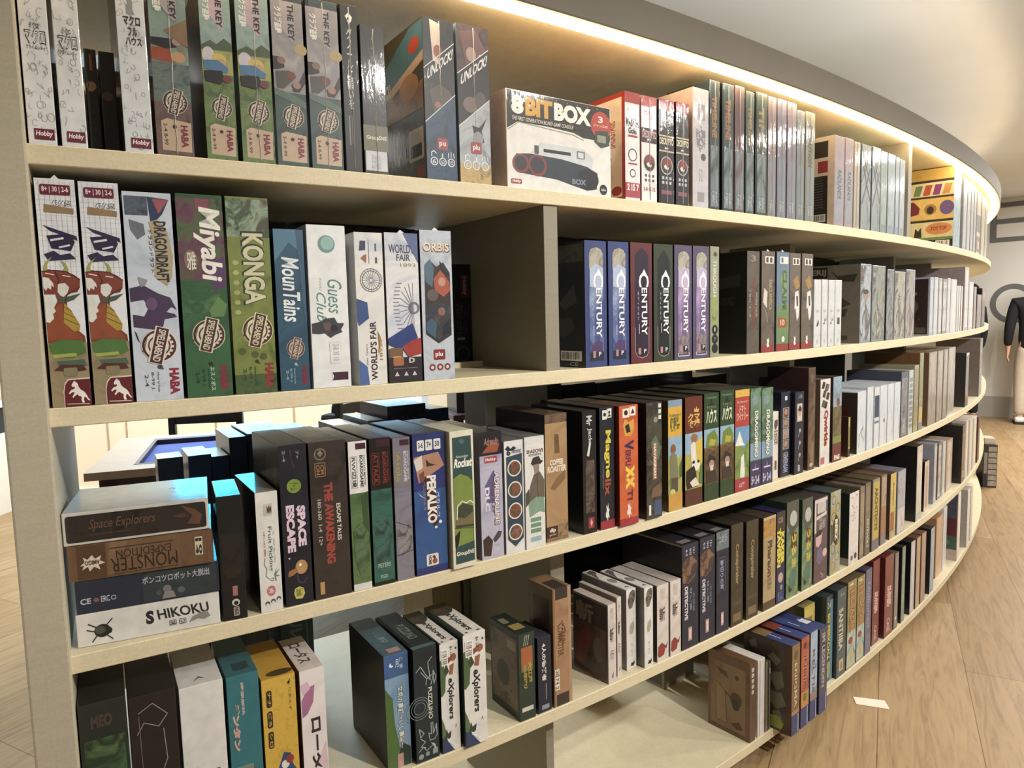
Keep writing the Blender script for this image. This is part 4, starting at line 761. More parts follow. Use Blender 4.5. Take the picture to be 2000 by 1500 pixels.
# black box set back beside the divider
hb = [r('publisher_mark', .52, .68, .86, .90, '#561a20'), tx('publisher_mark', 'Hobby', .58, .70, .80, .88, '#8d7a78', -90, .03), tx('title', 'プロジェクト', .30, .30, .60, .62, '#3c4248', -90, .02), tx('title', 'ゲーム', .66, .32, .8, .55, '#3c4248', -90), r('label', .30, .26, .66, .285, '#6d7076'), ring('emblem', .55, .12, .3, .05, '#24564a')]
p_, h_ = cv(.602, .285)
box('hob', 'black box with a maroon mark set far back beside the second-shelf divider', '#121315', '#121315', hb, at=((p_.x, p_.y, SHELF[2]+.0004), h_, .058, .235), d=.15, group=GROUPS[2])
def century(frame, inner, kind):
    o = [r('frame', 0, 0, 1, 1, frame)]
    if kind in ('blue', 'purple'):
        c = {'blue': 'A|#8ba0c9,#3a4a8c,#5d74b5|16|.6', 'purple': 'A|#a892b8,#6d5586,#8b76a2|16|.6'}[kind]
        pts = [(.2, .05), (.84, .05), (.84, .90), (.74, .935), (.52, .95), (.3, .935), (.2, .90)]
        o += [pg('frame', [(a+(.03 if a > .5 else -.03), b+(.008 if b > .5 else -.008)) for a, b in pts], '#3d4a78' if kind == 'blue' else '#4f4560'), pg('picture', pts, c), pg('picture', [(.2, .78), (.84, .80), (.84, .90), (.74, .935), (.52, .95), (.3, .935), (.2, .90)], 'A|#8d8a80,#a9a596,#6d6a62|30|1'), pg('picture', [(.22, .78), (.5, .82), (.84, .79), (.84, .62), (.22, .64)], '#a9b6cf' if kind == 'blue' else '#b5a9c2')]
        if kind == 'blue': o += [pg('picture', [(.3, .17), (.5, .21), (.8, .2), (.8, .12), (.25, .12)], '#57406f'), r('picture', .2, .05, .84, .12, '#2a2c4a')]
        else: o += [r('picture', .2, .05, .84, .22, 'A|#5d4f58,#8a7f86,#3f353d|40|1'), r('publisher_mark', .52, .07, .76, .125, '#1d1a22'), ln('frame', [(.2, .06), (.2, .035), (.84, .035), (.84, .06)], .03, '#c9c2cc')]
    else:
        pts = [(.2, .10), (.3, .06), (.52, .045), (.74, .06), (.84, .10), (.84, .86), (.66, .92), (.52, .955), (.38, .92), (.2, .86)]
        if kind == 'red': pts = [(.2, .10), (.3, .06), (.52, .045), (.74, .06), (.84, .10), (.84, .9), (.6, .95), (.5, .96), (.2, .90)]
        o += [pg('picture', pts, inner), ln('frame', [(.2, .3), (.2, .10), (.3, .06), (.52, .045), (.74, .06), (.84, .10), (.84, .3)], .02, '#a8a2a0')]
    # title with a tall C
    o.append(tx('title', 'C', .38, .635, .84, .755, '#e9e8ea', -90, .02))
    o += [pg('title', [(.5, .74), (.62, .785), (.74, .74)], '#e9e8ea'), tx('title', 'ENTURY', .50, .235, .76, .63, '#e9e8ea', -90, .02), tx('subtitle', 'エディション', .32, .36, .39, .60, '#b9bdd0', -90), r('subtitle', .37, .25, .40, .33, '#b9bdd0')]
    o += [rr('icon', .34, .075, .46, .13, '#c28a84', .04, .2), tx('icon', 'P', .60, .085, .72, .12, '#d5d4da', 0, .03)]
    return o
cside = [r('side_panel', .02, .84, .98, .98, 'A|#3a4038,#565d52,#2a2f2a|30|1', 'L'), r('side_panel', .02, .16, .98, .84, 'A|#131418,#1d1f24,#0d0e11|30|1', 'L'), pg('side_picture', [(.15, .62), (.3, .66), (.33, .54), (.2, .52)], '#3b3a36', 'L'), pg('side_picture', [(.5, .52), (.8, .66), (.85, .52), (.6, .46)], '#4a4842', 'L'), pg('side_picture', [(.15, .3), (.2, .38), (.75, .40), (.8, .3), (.6, .24), (.2, .26)], '#3f3d38', 'L'), r('side_panel', .06, .165, .85, .24, '#1f2a38', 'L'), r('side_label', .04, .05, .48, .13, '#9a968e', 'L'), *bars('side_label', .52, .05, .93, .13, 9, 'L'), tx('side_label', 'CE', .7, .01, .86, .04, '#b5b2aa', 0, .02, 0, 'L')]
box('cenB1', 'dark blue box with tall white vertical title, its dark side in view', '#1a1c24', '#3c4a86', century('#3c4a86', '', 'blue')+cside, wrap=.8, d=.17)
box('cenB2', 'dark blue box with tall white vertical title, touching the red-edged one', '#2a3158', '#3c4a86', century('#3c4a86', '', 'blue'), wrap=1)
box('cenR', 'maroon-edged box with tall white vertical title', '#4a2228', '#6a2c30', century('#6a2c30', 'A|#2a1b2c,#33203a,#201624|20|1', 'red'), wrap=1)
box('cenK', 'black and dull green box with tall white vertical title', '#20241c', '#3a4230', century('#3a4230', 'A|#171b1a,#1f2624,#111413|20|1', 'black'), wrap=.8)
box('cenP1', 'purple box with tall white vertical title, beside the black one', '#3c3448', '#5a5070', century('#5a5070', '', 'purple'), wrap=1)
box('cenP2', 'purple box with tall white vertical title, beside the thin grey-green box', '#3c3448', '#5a5070', century('#5a5070', '', 'purple'), wrap=1)
box('trash', 'thin grey-green box with three round black icons at its foot', '#8d927c', '#8f947e', [el('icon', .55, .93, .2, '#4a4c42', .02), tx('title', 'THROUGH', .3, .55, .68, .88, '#c5c6b4', -90, .03), r('picture', .2, .3, .8, .55, 'A|#7d8a4a,#9aa85a,#6d7340|30|1'), el('icon', .52, .25, .34, '#23241f'), el('icon', .52, .165, .34, '#23241f'), el('icon', .52, .08, .34, '#23241f'), tx('icon', '1', .46, .235, .58, .27, '#c9c9bd', 0), tx('icon', '7', .46, .15, .58, .18, '#c9c9bd', 0)], wrap=.7)
aw = [r('picture', 0, 0, 1, 1, 'A|#4d463f,#5d564c,#3d3731|20|1'), tx('title', 'THE AWAKENING', .42, .24, .62, .74, '#8d3a2c', -90, .03), tx('subtitle', 'ESCAPE TALES', .72, .36, .82, .60, '#b9b3a6', -90, .01), tx('subtitle', '180 1-4', .2, .36, .3, .62, '#a9a397', -90), tx('emblem', '3', .3, .90, .7, .96, '#8d867a', 0)]
asd = [pg('side_picture', [(.3, .72), (.9, .78), (.9, .66), (.3, .62)], '#2f2b27', 'L'), tx('side_picture', 'AWAKENING', .2, .48, .8, .56, '#3a352f', 0, 0, 0, 'L')]
box('awak', 'grey-brown box with faded red vertical title and a black side in view', '#151311', '#4d463f', aw+asd, d=.2)
def brown(pic, band='#9c3a36', seedc='#5d5146'):
    o = [r('picture', 0, .06, 1, 1, 'A|%s,%s,%s|20|1' % (seedc, '#6f6256', '#4a4037')), r('band', 0, 0, 1, .075, band), pg('publisher_mark', [(.45, .05), (.4, .085), (.46, .09), (.42, .14), (.52, .13), (.56, .15), (.6, .11), (.56, .085), (.62, .06)], '#e6ded2'), r('icon', .26, .88, .9, .95, '#ded8cc'), r('icon', .33, .89, .5, .94, '#4a4037'), r('icon', .62, .89, .8, .94, '#4a4037')]
    return o+pic
box('brnA', 'brown box with a red foot band, right of the grey-brown box', '#40362e', '#5d5146', brown([pg('picture', [(.1, .5), (.2, .64), (.45, .6), (.4, .44)], '#c9c0b2'), tx('title', 'FABULANTICA', .56, .42, .8, .72, '#a8936a', -90, .03), ln('picture', [(.3, .42), (.5, .3)], .03, '#a59a88')]), wrap=.6, tab=True)
box('grnB', 'blue and green box with a red foot band and orange square', '#3a4a58', '#6a8199', brown([r('picture', 0, .075, 1, .99, '#6a8199'), pg('picture', [(0, .075), (1, .075), (1, .45), (.5, .5), (0, .42)], '#6d8a58'), pg('picture', [(.3, .74), (.6, .84), (.85, .78), (.8, .5), (.5, .45)], '#7f9a5d'), tx('title', 'CLAIM', .45, .42, .8, .82, '#4f6a3c', -90, .05), r('icon', .26, .88, .9, .95, '#ded8cc'), r('icon', .35, .89, .5, .94, '#566a80'), pg('icon', [(.14, .24), (.16, .345), (.8, .325), (.82, .24)], '#a8532f'), tx('icon', '10', .3, .26, .65, .32, '#e0c7a2', 0, .03), r('band', 0, 0, 1, .075, '#9c3a36'), el('publisher_mark', .55, .12, .12, '#d3dac8', .03)]), wrap=.6, tab=True)
gh = [pg('picture', [(.5, .6), (.8, .62), (.92, .48), (.86, .34), (.7, .3), (.55, .44), (.45, .42)], '#d5d2cc'), pg('picture', [(.6, .56), (.78, .56), (.8, .46), (.66, .45)], '#5d5248'), pg('picture', [(.3, .72), (.7, .78), (.95, .66), (.6, .62)], '#a8803f')]
box('brnC', 'brown box with a pale masked face and red foot band, beside the blue-green one', '#40362e', '#6a5a4c', brown(gh, '#9c3a36', '#6a5a4c'), wrap=.6)
box('brnD', 'brown box with a pale masked face and red foot band, beside four white boxes', '#40362e', '#6a5a4c', brown(gh, '#9c3a36', '#6a5a4c'), wrap=.6)
for i, lab in enumerate(('small white box beside the brown masked-face box, first of four', 'small white box with a music note, second of four', 'small white box with a music note, third of four', 'small white box with a dark square, last of the four')):
    o = [tx('title', 'メロ', .3, .52, .66, .56, '#8d9092', 0)]
    if i in (1, 2): o += [el('emblem', .4, .35, .1, '#4b4e52', .014), ln('emblem', [(.48, .35), (.5, .43)], .04, '#4b4e52'), el('emblem', .7, .40, .08, '#4b4e52', .012), ln('emblem', [(.76, .40), (.78, .46)], .04, '#4b4e52')]
    elif i == 0: o += [pg('emblem', [(.35, .31), (.6, .42), (.7, .36), (.6, .32)], '#3b3d41')]
    else: o += [r('emblem', .36, .33, .72, .43, '#4b4e52')]
    o += [r('subtitle', .44, .06, .56, .12, '#a5a8aa')]
    box('wht%d' % (i+1), lab, '#bcbebe', '#c6c8c9', o, d=.13)
prs = [r('side_panel', 0, 0, 1, 1, '#6d6354', 'L'), pg('side_picture', [(.5, .93), (.62, .86), (.95, .88), (.9, .78), (.65, .79)], '#3a342c', 'L'), r('side_picture', .02, .84, .45, .98, '#26231f', 'L'), tx('side_picture', 'DERIJ', .05, .86, .42, .95, '#8d8472', 0, .02, 0, 'L'), pg('side_picture', [(.35, .5), (.7, .58), (.85, .5), (.6, .42)], '#35302a', 'L'), pg('side_picture', [(.4, .40), (.8, .44), (.75, .34), (.5, .32)], '#3a342c', 'L'), r('side_label', .6, .04, .8, .1, '#3a352d', 'L')]
sil = lambda c1, c2, c3, dk='#3b3f44': [r('picture', .04, .03, .96, .97, 'A|%s,%s,%s,%s|26|.5' % (c1, c2, dk, c3))]
box('pair1', 'silvery box with a figure on its spine, brown illustrated side in view', '#5d5548', '#7f8890', sil('#8d969c', '#a9b3bb', '#8a766c')+[el('picture', .5, .60, .25, '#a88678', .05), el('picture', .5, .65, .27, '#33363a', .03)]+prs, wrap=1, d=.19)
box('pair2', 'wide silver-grey wrapped box right of the figure box on second shelf', '#596066', '#737b80', sil('#767f80', '#8d9188', '#b5b3a2'), wrap=1)
box('pair3', 'narrow dark grey wrapped box at the middle of the second shelf', '#4f565d', '#626a72', sil('#5d666e', '#7f8890', '#9aa0a6'), wrap=1, tray='#2a2d30')
box('pair4', 'grey-beige wrapped box with faint vertical lettering under the third divider', '#77766e', '#8d8c80', sil('#8a8a82', '#a3a294', '#6d6d68')+[tx('title', 'ALONE', .3, .38, .6, .66, '#56564f', -90, .03)], wrap=1)
box('pair5', 'grey-violet wrapped box with a reddish patch, before the dark gap', '#6a686f', '#7d7a80', sil('#77757c', '#93918f', '#8f5f63'), wrap=1)
fsd = [r('side_panel', .04, .02, .96, .97, 'A|#3a1f1e,#2b1a18,#52302b|20|1', 'L'), el('side_picture', .5, .5, .25, '#5d4a42', .16, 'L'), el('side_picture', .6, .72, .12, '#77665c', .05, 'L'), r('side_label', .08, .04, .92, .14, '#4f4a3a', 'L')]
fl = [('far1', '#8f9aa6', 'silvery box with a dark red illustrated side in view, second shelf'), ('far2', '#a3adb8', 'silvery thin box, second after the dark red side panel'), ('far3', '#8d8a8e', 'silvery thin box, third after the dark red side panel'), ('far4', '#6d625f', 'dark taupe box between silvery ones toward the far end'), ('far5', '#a9a5a9', 'thin light grey box right of the dark taupe one'), ('far6', '#b5b5b8', 'wide light grey box right of the taupe one, second shelf'), ('far7', '#b9b8b6', 'thin white box, first of three small ones near the far end'), ('far8', '#bdbcb8', 'thin white box, middle of three small ones near the far end'), ('far9', '#aaa6a2', 'thin white box, last of three small ones near the far end'),
      ('far10', '#8f8284', 'tallest pinkish grey box near the far end of second shelf'), ('far11', '#9aa0aa', 'silver-blue box right of the tallest pinkish one'), ('far12', '#4f3230', 'narrow maroon box beside the silver-blue one'), ('far13', '#3d2c2f', 'dark maroon box beside the black one at the second shelf end'), ('far14', '#232122', 'black box closing the second shelf at its curved end')]
for i, (k, c, lab) in enumerate(fl):
    box(k, lab, c, c, [r('picture', .12, .05, .88, .95, 'A|%s,%s,%s|40|.4' % (c, '#b9bec5' if i < 11 else '#5d4a4a', c))]+(fsd if i == 0 else []), wrap=.8, d=.18 if i else .16, dw=.6 if k == 'far13' else 1)
# ------------------------------------------------------------------ THIRD SHELF
# the lying stack by the end panel, spines forward
_r = cv(.0155, .003)[0]; STK = Vector((_r.x-.195*math.cos(math.radians(24)), _r.y-.195*math.sin(math.radians(24))))
def lying(key, label, z0, z1, body, spine, cmds, w_=.195, dx=0, yaw=0, d=.17, wrap=.4, top=None, tray=None):
    p = STK
    hd = math.radians(24)+yaw
    loc = (p.x+dx*math.cos(hd), p.y+dx*math.sin(hd), SHELF[3]+z0+.0005)
    return box(key, label, body, spine, cmds, d=d, at=(loc, hd, w_, z1-z0-.0008), wrap=wrap, top=top, group=GROUPS[3])
bug = [el('emblem', .17, .42, .055, '#2a2a28', .2), el('emblem', .155, .45, .035, '#55544f', .12), el('emblem', .215, .40, .02, '#2a2a28', .1)]
for q in (((.13, .55), (.08, .68)), ((.2, .58), (.24, .75)), ((.13, .28), (.10, .12)), ((.2, .26), (.235, .12)), ((.12, .42), (.07, .5))): bug.append(ln('emblem', q, .008, '#2a2a28'))
lying('stk1', 'white box at the bottom of the lying stack, dark beetle on its spine', 0, .0505, '#d5d4ce', '#dbdad5', bug+[tx('title', 'HIKOKU', .545, .45, .92, .77, '#2a2a2c', 0, .02, -.15), tx('title', 'S', .468, .36, .525, .78, '#2a2a2c', 0, .05), rr('subtitle', .63, .2, .68, .37, '#3a3a3a', .008, 3), rr('subtitle', .70, .2, .75, .37, '#3a3a3a', .008, 3), tx('subtitle', '四', .635, .22, .675, .35, '#dbdad5', 0), tx('subtitle', '国', .705, .22, .745, .35, '#dbdad5', 0), pg('picture', [(.77, .2), (.8, .38), (.9, .5), (.93, .3), (.88, .22), (.84, .28)], '#8f8d88')], wrap=0)
lying('stk2', 'navy box second from the bottom of the lying stack, small robot picture', .0505, .1005, '#20242e', '#2b3346', [r('picture', .45, .05, .98, .95, 'A|#2b3346,#2f3a3a,#38424a,#232836|30|1'), tx('title', 'ポンコツロボット大脱出', .45, .60, .93, .84, '#a9aeb5', 0, .02), tx('icon', 'CE', .03, .28, .10, .46, '#b9bdc4', 0, .03), el('icon', .135, .37, .018, '#8d5f58', .07), tx('icon', 'ERC', .165, .28, .225, .47, '#b9bdc4', 0, .02), ring('icon', .25, .37, .018, .005, '#b9bdc4'), el('picture', .62, .36, .03, '#77777a', .12), pg('picture', [(.58, .06), (.6, .28), (.66, .28), (.68, .06)], '#8a8783'), el('picture', .56, .28, .02, '#4a5058', .1), el('picture', .72, .26, .025, '#5d6468', .1)], dx=.002, yaw=.02)
brs = [r('picture', 0, 0, 1, 1, 'A|#6a4a32,#7a583c,#5d402b|20|.4'), r('band', .0, .02, .055, .98, '#77543a'), r('band', .06, .02, .25, .98, '#5f412c'), r('band', .26, .08, .76, .98, 'A|#8a6747,#7a5a3d,#937050|24|.4'), r('band', .955, .02, 1, .98, '#77543a'),
       tx('title', 'MONSTER', .28, .12, .74, .52, '#33261c', 180, .0), tx('title', 'EXPEDITION', .32, .52, .70, .74, '#33261c', 180, .0), r('title', .28, .80, .72, .83, '#4a3626'), r('title', .30, .07, .74, .09, '#4a3626'), r('icon', .87, .28, .925, .82, '#cfc6b6'), tx('icon', '10\n14', .875, .3, .92, .78, '#3a2c20', -90, .03),
       pg('publisher_mark', [(.08, .42), (.11, .52), (.10, .66), (.13, .58), (.16, .70), (.18, .58), (.22, .66), (.21, .52), (.245, .44), (.20, .40), (.21, .26), (.17, .36), (.14, .24), (.13, .38), (.09, .30), (.105, .42)], '#d9cdbd'), tx('publisher_mark', 'AMIGO', .11, .42, .21, .55, '#5f412c', 180, .03)]
lying('stk3', 'wood-brown box in the lying stack with upside-down lettering', .1005, .1545, '#5d412c', '#6a4a32', brs, dx=-.004, yaw=-.012)
lying('stk4', 'topmost box of the lying stack, dark spine framed in white', .1545, .204, '#c9c6c0', '#c9c6c0', [rr('picture', .02, .08, .98, .9, 'A|#23211f,#332d28,#1b1a19|20|1', .02, 4), tx('title', 'Space Explorers', .17, .36, .62, .74, '#7a5240', 0, .0, .3), r('title', .17, .26, .45, .285, '#5a4034'), pg('picture', [(.8, .86), (.88, .5), (.84, .25), (.93, .2), (.95, .5), (.9, .7)], '#6d4a36'), pg('picture', [(.74, .55), (.82, .62), (.86, .5), (.8, .45)], '#55392b'), tx('top_mark', '10', .70, .56, .80, .62, '#4a5a5e', 180, .02, 0, 'T'), tx('top_mark', '14', .84, .57, .9, .63, '#4a5a5e', 180, .02, 0, 'T')], dx=-.007, yaw=-.01, wrap=.3, top='#a5a6a2')
box('blkst', 'black box standing right of the lying stack with small marks at its foot', '#121416', '#17181a', [r('picture', .1, .40, .95, .7, 'A|#17181a,#24221f,#101112|30|1'), pg('picture', [(.1, .40), (.5, .43), (.9, .42), (.8, .36), (.3, .34)], '#26241f'), r('icon', .45, .195, .65, .275, '#b5716a'), el('icon', .55, .14, .16, '#c5c3bd'), el('icon', .56, .135, .09, '#17181a'), rr('icon', .44, .03, .68, .105, '#a9a596', .05, .25), tx('icon', 'NSG', .48, .04, .64, .098, '#26241f', -90, .03)], d=.13, wrap=.6, left='#121416', yaw=-.1)
fr = [r('picture', 0, 0, 1, 1, '#d9d8d4'), r('icon', .34, .80, .72, .90, '#bcbab4'), tx('icon', 'MM', .5, .82, .7, .88, '#5d3a35', 0, .03), tx('title', 'Fruit Picking', .44, .335, .66, .71, '#5d6f6a', -90, .02), tx('subtitle', 'くだもの', .7, .40, .78, .67, '#8a9a90', -90), tx('subtitle', '木の実', .26, .46, .36, .68, '#a58a6d', -90), ln('flourish', [(.3, .45), (.25, .40), (.35, .36), (.3, .30), (.45, .27), (.65, .275), (.6, .25), (.5, .26)], .035, '#6f8880'),
      pg('flourish', [(.66, .30), (.8, .36), (.74, .32), (.95, .35), (.76, .30), (.95, .28), (.72, .285)], '#6f8f80'), ln('flourish', [(.72, .30), (.74, .25)], .05, '#6f8f80'), el('publisher_mark', .5, .17, .2, '#c9737a', .045), tx('publisher_mark', 'jelly', .36, .15, .64, .19, '#eadfdc', -90, .02)]
for i in range(3): fr += [el('icon', .3+.26*i, .068+.012*i, .11, '#4a4a4a'), el('icon', .3+.26*i, .06+.012*i, .07, '#d5d4cf', .012)]
box('fruit', 'white box with green handwritten title and palm leaf, third shelf', '#26291f', '#d9d8d4', fr, d=.17, yaw=0, sh=.94, top='#8a857a', wrap=.4, left='#1b1d19')
sp = [r('picture', 0, 0, 1, 1, 'A|#1a1a26,#22222f,#14141d|14|1'), el('badge', .5, .745, .26, '#7d9a3a'), tx('badge', 'ゲーム', .34, .72, .66, .77, '#4f6420', -60 if False else -90, .02), tx('title', 'SPACE', .56, .365, .86, .62, '#dcc6d6', -90, .06), tx('title', 'ESCAPE', .16, .335, .46, .63, '#dcc6d6', -90, .06), tx('icon', '2-4', .14, .90, .24, .97, '#8f8d99', -90), tx('icon', '7+', .62, .91, .72, .96, '#8f8d99', -90), ln('picture', [(.42, .97), (.45, .9), (.55, .86)], .04, '#5d2a3a'),
      el('picture', .62, .235, .22, '#c2915c', .045), pg('picture', [(.15, .22), (.42, .235), (.5, .21), (.3, .19), (.12, .185)], '#a56a45'), ln('picture', [(.45, .19), (.5, .145), (.66, .13), (.8, .16)], .06, '#3f3d48'), el('picture', .58, .25, .05, '#f0e6d0', .01), el('picture', .55, .6, .03, '#c9c6d9', .006), el('picture', .2, .3, .03, '#c9c6d9', .006), pg('publisher_mark', [(.36, .04), (.3, .075), (.34, .105), (.5, .115), (.66, .10), (.7, .065), (.6, .035)], '#c9c35d'), tx('publisher_mark', 'Schmidt', .38, .055, .62, .10, '#5d5a22', -90, .02),
      r('side_picture', .55, .62, .92, .92, '#43483f', 'L'), ln('side_picture', [(.62, .86), (.8, .75)], .03, '#23261f', 'L'), ln('side_picture', [(.62, .78), (.85, .66)], .03, '#23261f', 'L'), r('side_label', .72, .52, .98, .60, '#8d8a80', 'L')]
box('space', 'dark navy box with pink chunky lettering and a round green sticker', '#17171d', '#1a1a26', sp, d=.195, left='#25271f', top='#1c2026')
aw2 = [r('picture', 0, 0, 1, 1, 'A|#2e2724,#3b322e,#231d1b|14|1'), ring('emblem', .3, .925, .16, .03, '#8a7a6a'), pg('emblem', [(.22, .93), (.3, .955), (.38, .93), (.3, .905)], '#8a7a6a'), ring('icon', .3, .83, .001, .001, '#2e2724'), ln('icon', [(.15, .785), (.42, .785), (.42, .87), (.15, .87), (.15, .785)], .02, '#a5764a'), tx('icon', 'CM\nON', .18, .795, .39, .86, '#a5764a', -90, .03),
       tx('title', 'THE AWAKENING', .36, .22, .60, .74, '#b2443c', -90, .05), tx('subtitle', 'ESCAPE TALES', .68, .36, .79, .60, '#dcd6cc', -90, .02), tx('subtitle', '180-360  1-4  12+', .17, .345, .27, .64, '#b5aca0', -90, .02), r('publisher_mark', .14, .03, .26, .11, '#c2955a')]
box('awake', 'dark brown box with large red vertical title and a thin gold-lined mark', '#241f1d', '#2e2724', aw2, wrap=.6, top='#262524')
def hobby_board(topc, txt, tc, frame, body, extra, titlec='#3a3a3a'):
    return [r('picture', 0, 0, 1, .66, body), r('header', 0, .655, 1, 1, topc), r('publisher_mark', .4, .945, .95, .985, '#4a2038'), ln('title', [(.1, .69), (.44, .69), (.44, .90), (.1, .90), (.1, .69)], .02, tc), tx('title', txt, .15, .695, .40, .895, tc, -90, .02), tx('title', 'BOARDGAME', .60, .69, .78, .905, titlec, -90, .03), tx('subtitle', 'FANTASY MASTER', .80, .70, .90, .90, titlec, -90)]+extra
box('bgwht', 'white-topped box with green misty lower half and boxed Japanese title', '#3b3030', '#d9d8d5', hobby_board('#dcdbd8', 'RW辺境', '#4a4a48', 0, 'A|#44663a,#5a7d48,#39572f|18|1', [pg('picture', [(.6, .64), (.98, .66), (.98, .3), (.7, .42)], '#3a5632'), pg('picture', [(.1, .40), (.5, .46), (.95, .38), (.9, .15), (.4, .1), (.15, .2)], 'A|#3a5232,#5a7a50,#2b3f26|30|1'), r('base_band', 0, 0, 1, .045, '#d5d4d0')]), wrap=.5)
box('bgred', 'dark box with red-lettered top and teal-green figure below', '#2b1c1a', '#1d1614', hobby_board('#191413', 'ATTACK', '#8d2f28', 0, 'A|#24584d,#2f6b5c,#1d463e|18|1', [r('header', .3, .94, .98, .99, '#3f1c2b'), pg('picture', [(.1, .42), (.4, .52), (.7, .46), (.95, .36), (.85, .12), (.3, .08), (.1, .2)], 'A|#1d3f3a,#3a6b62,#152e2b|30|1'), tx('publisher_mark', 'PETERS', .2, .12, .8, .15, '#9fb5aa', 0, .02), tx('publisher_mark', 'PGD', .3, .045, .65, .07, '#9fb5aa', 0, .02), r('base_band', 0, 0, 1, .025, '#17201d')], '#8d2f28'), wrap=.6, dw=.98)
box('bggry', 'grey-violet box with gold script in a frame and grey battle art', '#4f4a4f', '#77747f', hobby_board('#77737d', 'Attila', '#a39a55', 0, 'A|#6d6b78,#7f7d8a,#5b5965|16|1', [pg('picture', [(.05, .36), (.6, .40), (.95, .38), (.95, .22), (.3, .17), (.1, .22)], 'A|#3f3c42,#8d8a8d,#2a282d|34|1'), ln('picture', [(.05, .42), (.95, .36)], .03, '#3a383f'), ln('picture', [(.05, .18), (.95, .2)], .04, '#2f2d33')], '#c5c2c9'), wrap=.6)
dk = [r('picture', 0, 0, 1, 1, 'A|#27306d,#2c3a80,#222a5f|12|1'), r('picture', 0, .05, 1, .6, 'A|#2b5090,#2f5ea0,#274585|12|1'), pg('picture', [(.02, .84), (.8, .86), (.98, .76), (.5, .70), (.16, .655)], '#b9856a'), pg('picture', [(.02, .82), (.28, .85), (.3, .76), (.1, .74)], '#cfc7bd'), pg('picture', [(.4, .82), (.5, .79), (.92, .75), (.7, .77), (.42, .765)], '#4a2f26'), pg('picture', [(.18, .72), (.34, .74), (.32, .66), (.2, .665)], '#7d4a38')]
for i in range(3): dk += [rr('icon_row', .14+.26*i, .88, .36+.26*i, .955, '#d9d8d5', .03, .28), tx('icon_row', '3-6 7+ 30'.split()[i], .18+.26*i, .90, .32+.26*i, .94, '#2a3570', 0, .02)]
dk += [pg('title', [(.34, .70), (.62, .68), (.74, .36), (.62, .335), (.42, .38)], '#4a2426'), tx('title', 'PEKALKO', .40, .36, .70, .70, '#e4e1dc', -90, .05), tx('subtitle', 'ベカルコ', .70, .40, .80, .58, '#c9cde0', -90, .02), tx('subtitle', 'ベニスの人々', .28, .46, .37, .66, '#a58a80', -90), pg('title', [(.12, .59), (.34, .54), (.2, .565)], '#e4e1dc'), el('title', .8, .36, .05, '#e4e1dc'), el('title', .66, .325, .04, '#e4e1dc'), rr('publisher_mark', .32, .055, .70, .14, '#dcd8d2', .04, .28), tx('publisher_mark', 'HOME', .38, .065, .48, .13, '#4a2a26', -90, .04), el('publisher_mark', .58, .085, .08, '#a5503f'), pg('publisher_mark', [(.5, .12), (.56, .13), (.62, .11), (.56, .1)], '#5d3a30')]
box('blue', 'bright blue box with an orange torn picture and white leaning title', '#1d2250', '#27306d', dk, wrap=.4, top='#3a3a3c')
rk = [r('picture', 0, 0, 1, 1, '#d5d2bd'), pg('picture', [(.1, .955), (.9, .96), (.94, .5), (.93, .04), (.12, .035), (.08, .5)], '#2f5050'), pg('picture', [(.09, .66), (.4, .69), (.75, .66), (.935, .62), (.935, .44), (.9, .18), (.1, .16)], '#7d9440'), tx('title', 'Rocket', .14, .735, .92, .80, '#e6e4da', 0, .04, .25), tx('subtitle', 'Raketenjäger', .24, .80, .78, .825, '#bcc4ba', 0, .01, .2), pg('picture', [(.2, .44), (.5, .475), (.93, .44), (.93, .29), (.14, .30)], '#3f4a38'), pg('picture', [(.2, .38), (.55, .36), (.9, .40), (.9, .31), (.16, .32)], '#7d6f4a'), ln('picture', [(.2, .36), (.24, .46), (.45, .49), (.62, .47), (.8, .485), (.92, .465)], .04, '#e3e2d4'), ln('picture', [(.12, .30), (.92, .28)], .02, '#23291f'), pg('picture', [(.1, .24), (.32, .28), (.26, .19), (.12, .14)], '#1b1d18'), pg('picture', [(.12, .155), (.93, .185), (.93, .04), (.12, .035)], '#2f5050'), tx('publisher_mark', 'GroupSNE', .14, .085, .92, .125, '#dcd9ca', 0, .03, .15), pg('picture', [(.35, .93), (.5, .945), (.65, .92), (.5, .9)], '#4f6f6a')]
box('rocket', 'cream-edged box with white script, green hill and dark green foot, third shelf', '#cfcbb5', '#d5d2bd', rk, d=.2, sh=.96)
dl = [r('picture', 0, 0, 1, 1, 'A|#9d9db5,#b5b3c5,#8886a5|14|1'), r('picture', 0, .82, 1, 1, '#26202a'), pg('picture', [(.1, .84), (.5, .92), (.9, .9), (.8, .84)], '#a5553a'), tx('subtitle', 'Adrenalin', .2, .90, .85, .955, '#b58a7a', 0, .01, .2), rr('publisher_mark', .2, .76, .78, .81, '#b3434c', .04, .2), tx('publisher_mark', 'Hobby', .26, .768, .72, .80, '#eadadb', 0, .03), pg('picture', [(.2, .58), (.6, .70), (.75, .6), (.6, .45), (.25, .44)], '#5f6090'), tx('title', 'ADRENALINE', .6, .26, .86, .69, '#5d2a35', -90, .06), tx('title', 'ADRENALINE', .63, .265, .84, .685, '#dcd6da', -90, .03), tx('subtitle', 'TEAM PLAY', .48, .36, .58, .62, '#7a4a5a', -90), tx('title', 'DLC', .2, .38, .4, .57, '#dcdae6', -90, .05), pg('picture', [(.06, .16), (.3, .19), (.5, .14), (.4, .02), (.08, .03)], '#43302c'), pg('picture', [(.5, .15), (.75, .21), (.92, .2), (.85, .16), (.6, .12)], '#4a444c'), tx('icon', '60', .55, .05, .75, .09, '#c5c3d2', 0)]
box('dlc', 'lilac-grey box with a dark top picture and red-edged vertical title', '#4f4a58', '#9d9db5', dl, wrap=.5, top='#2b2a2c')
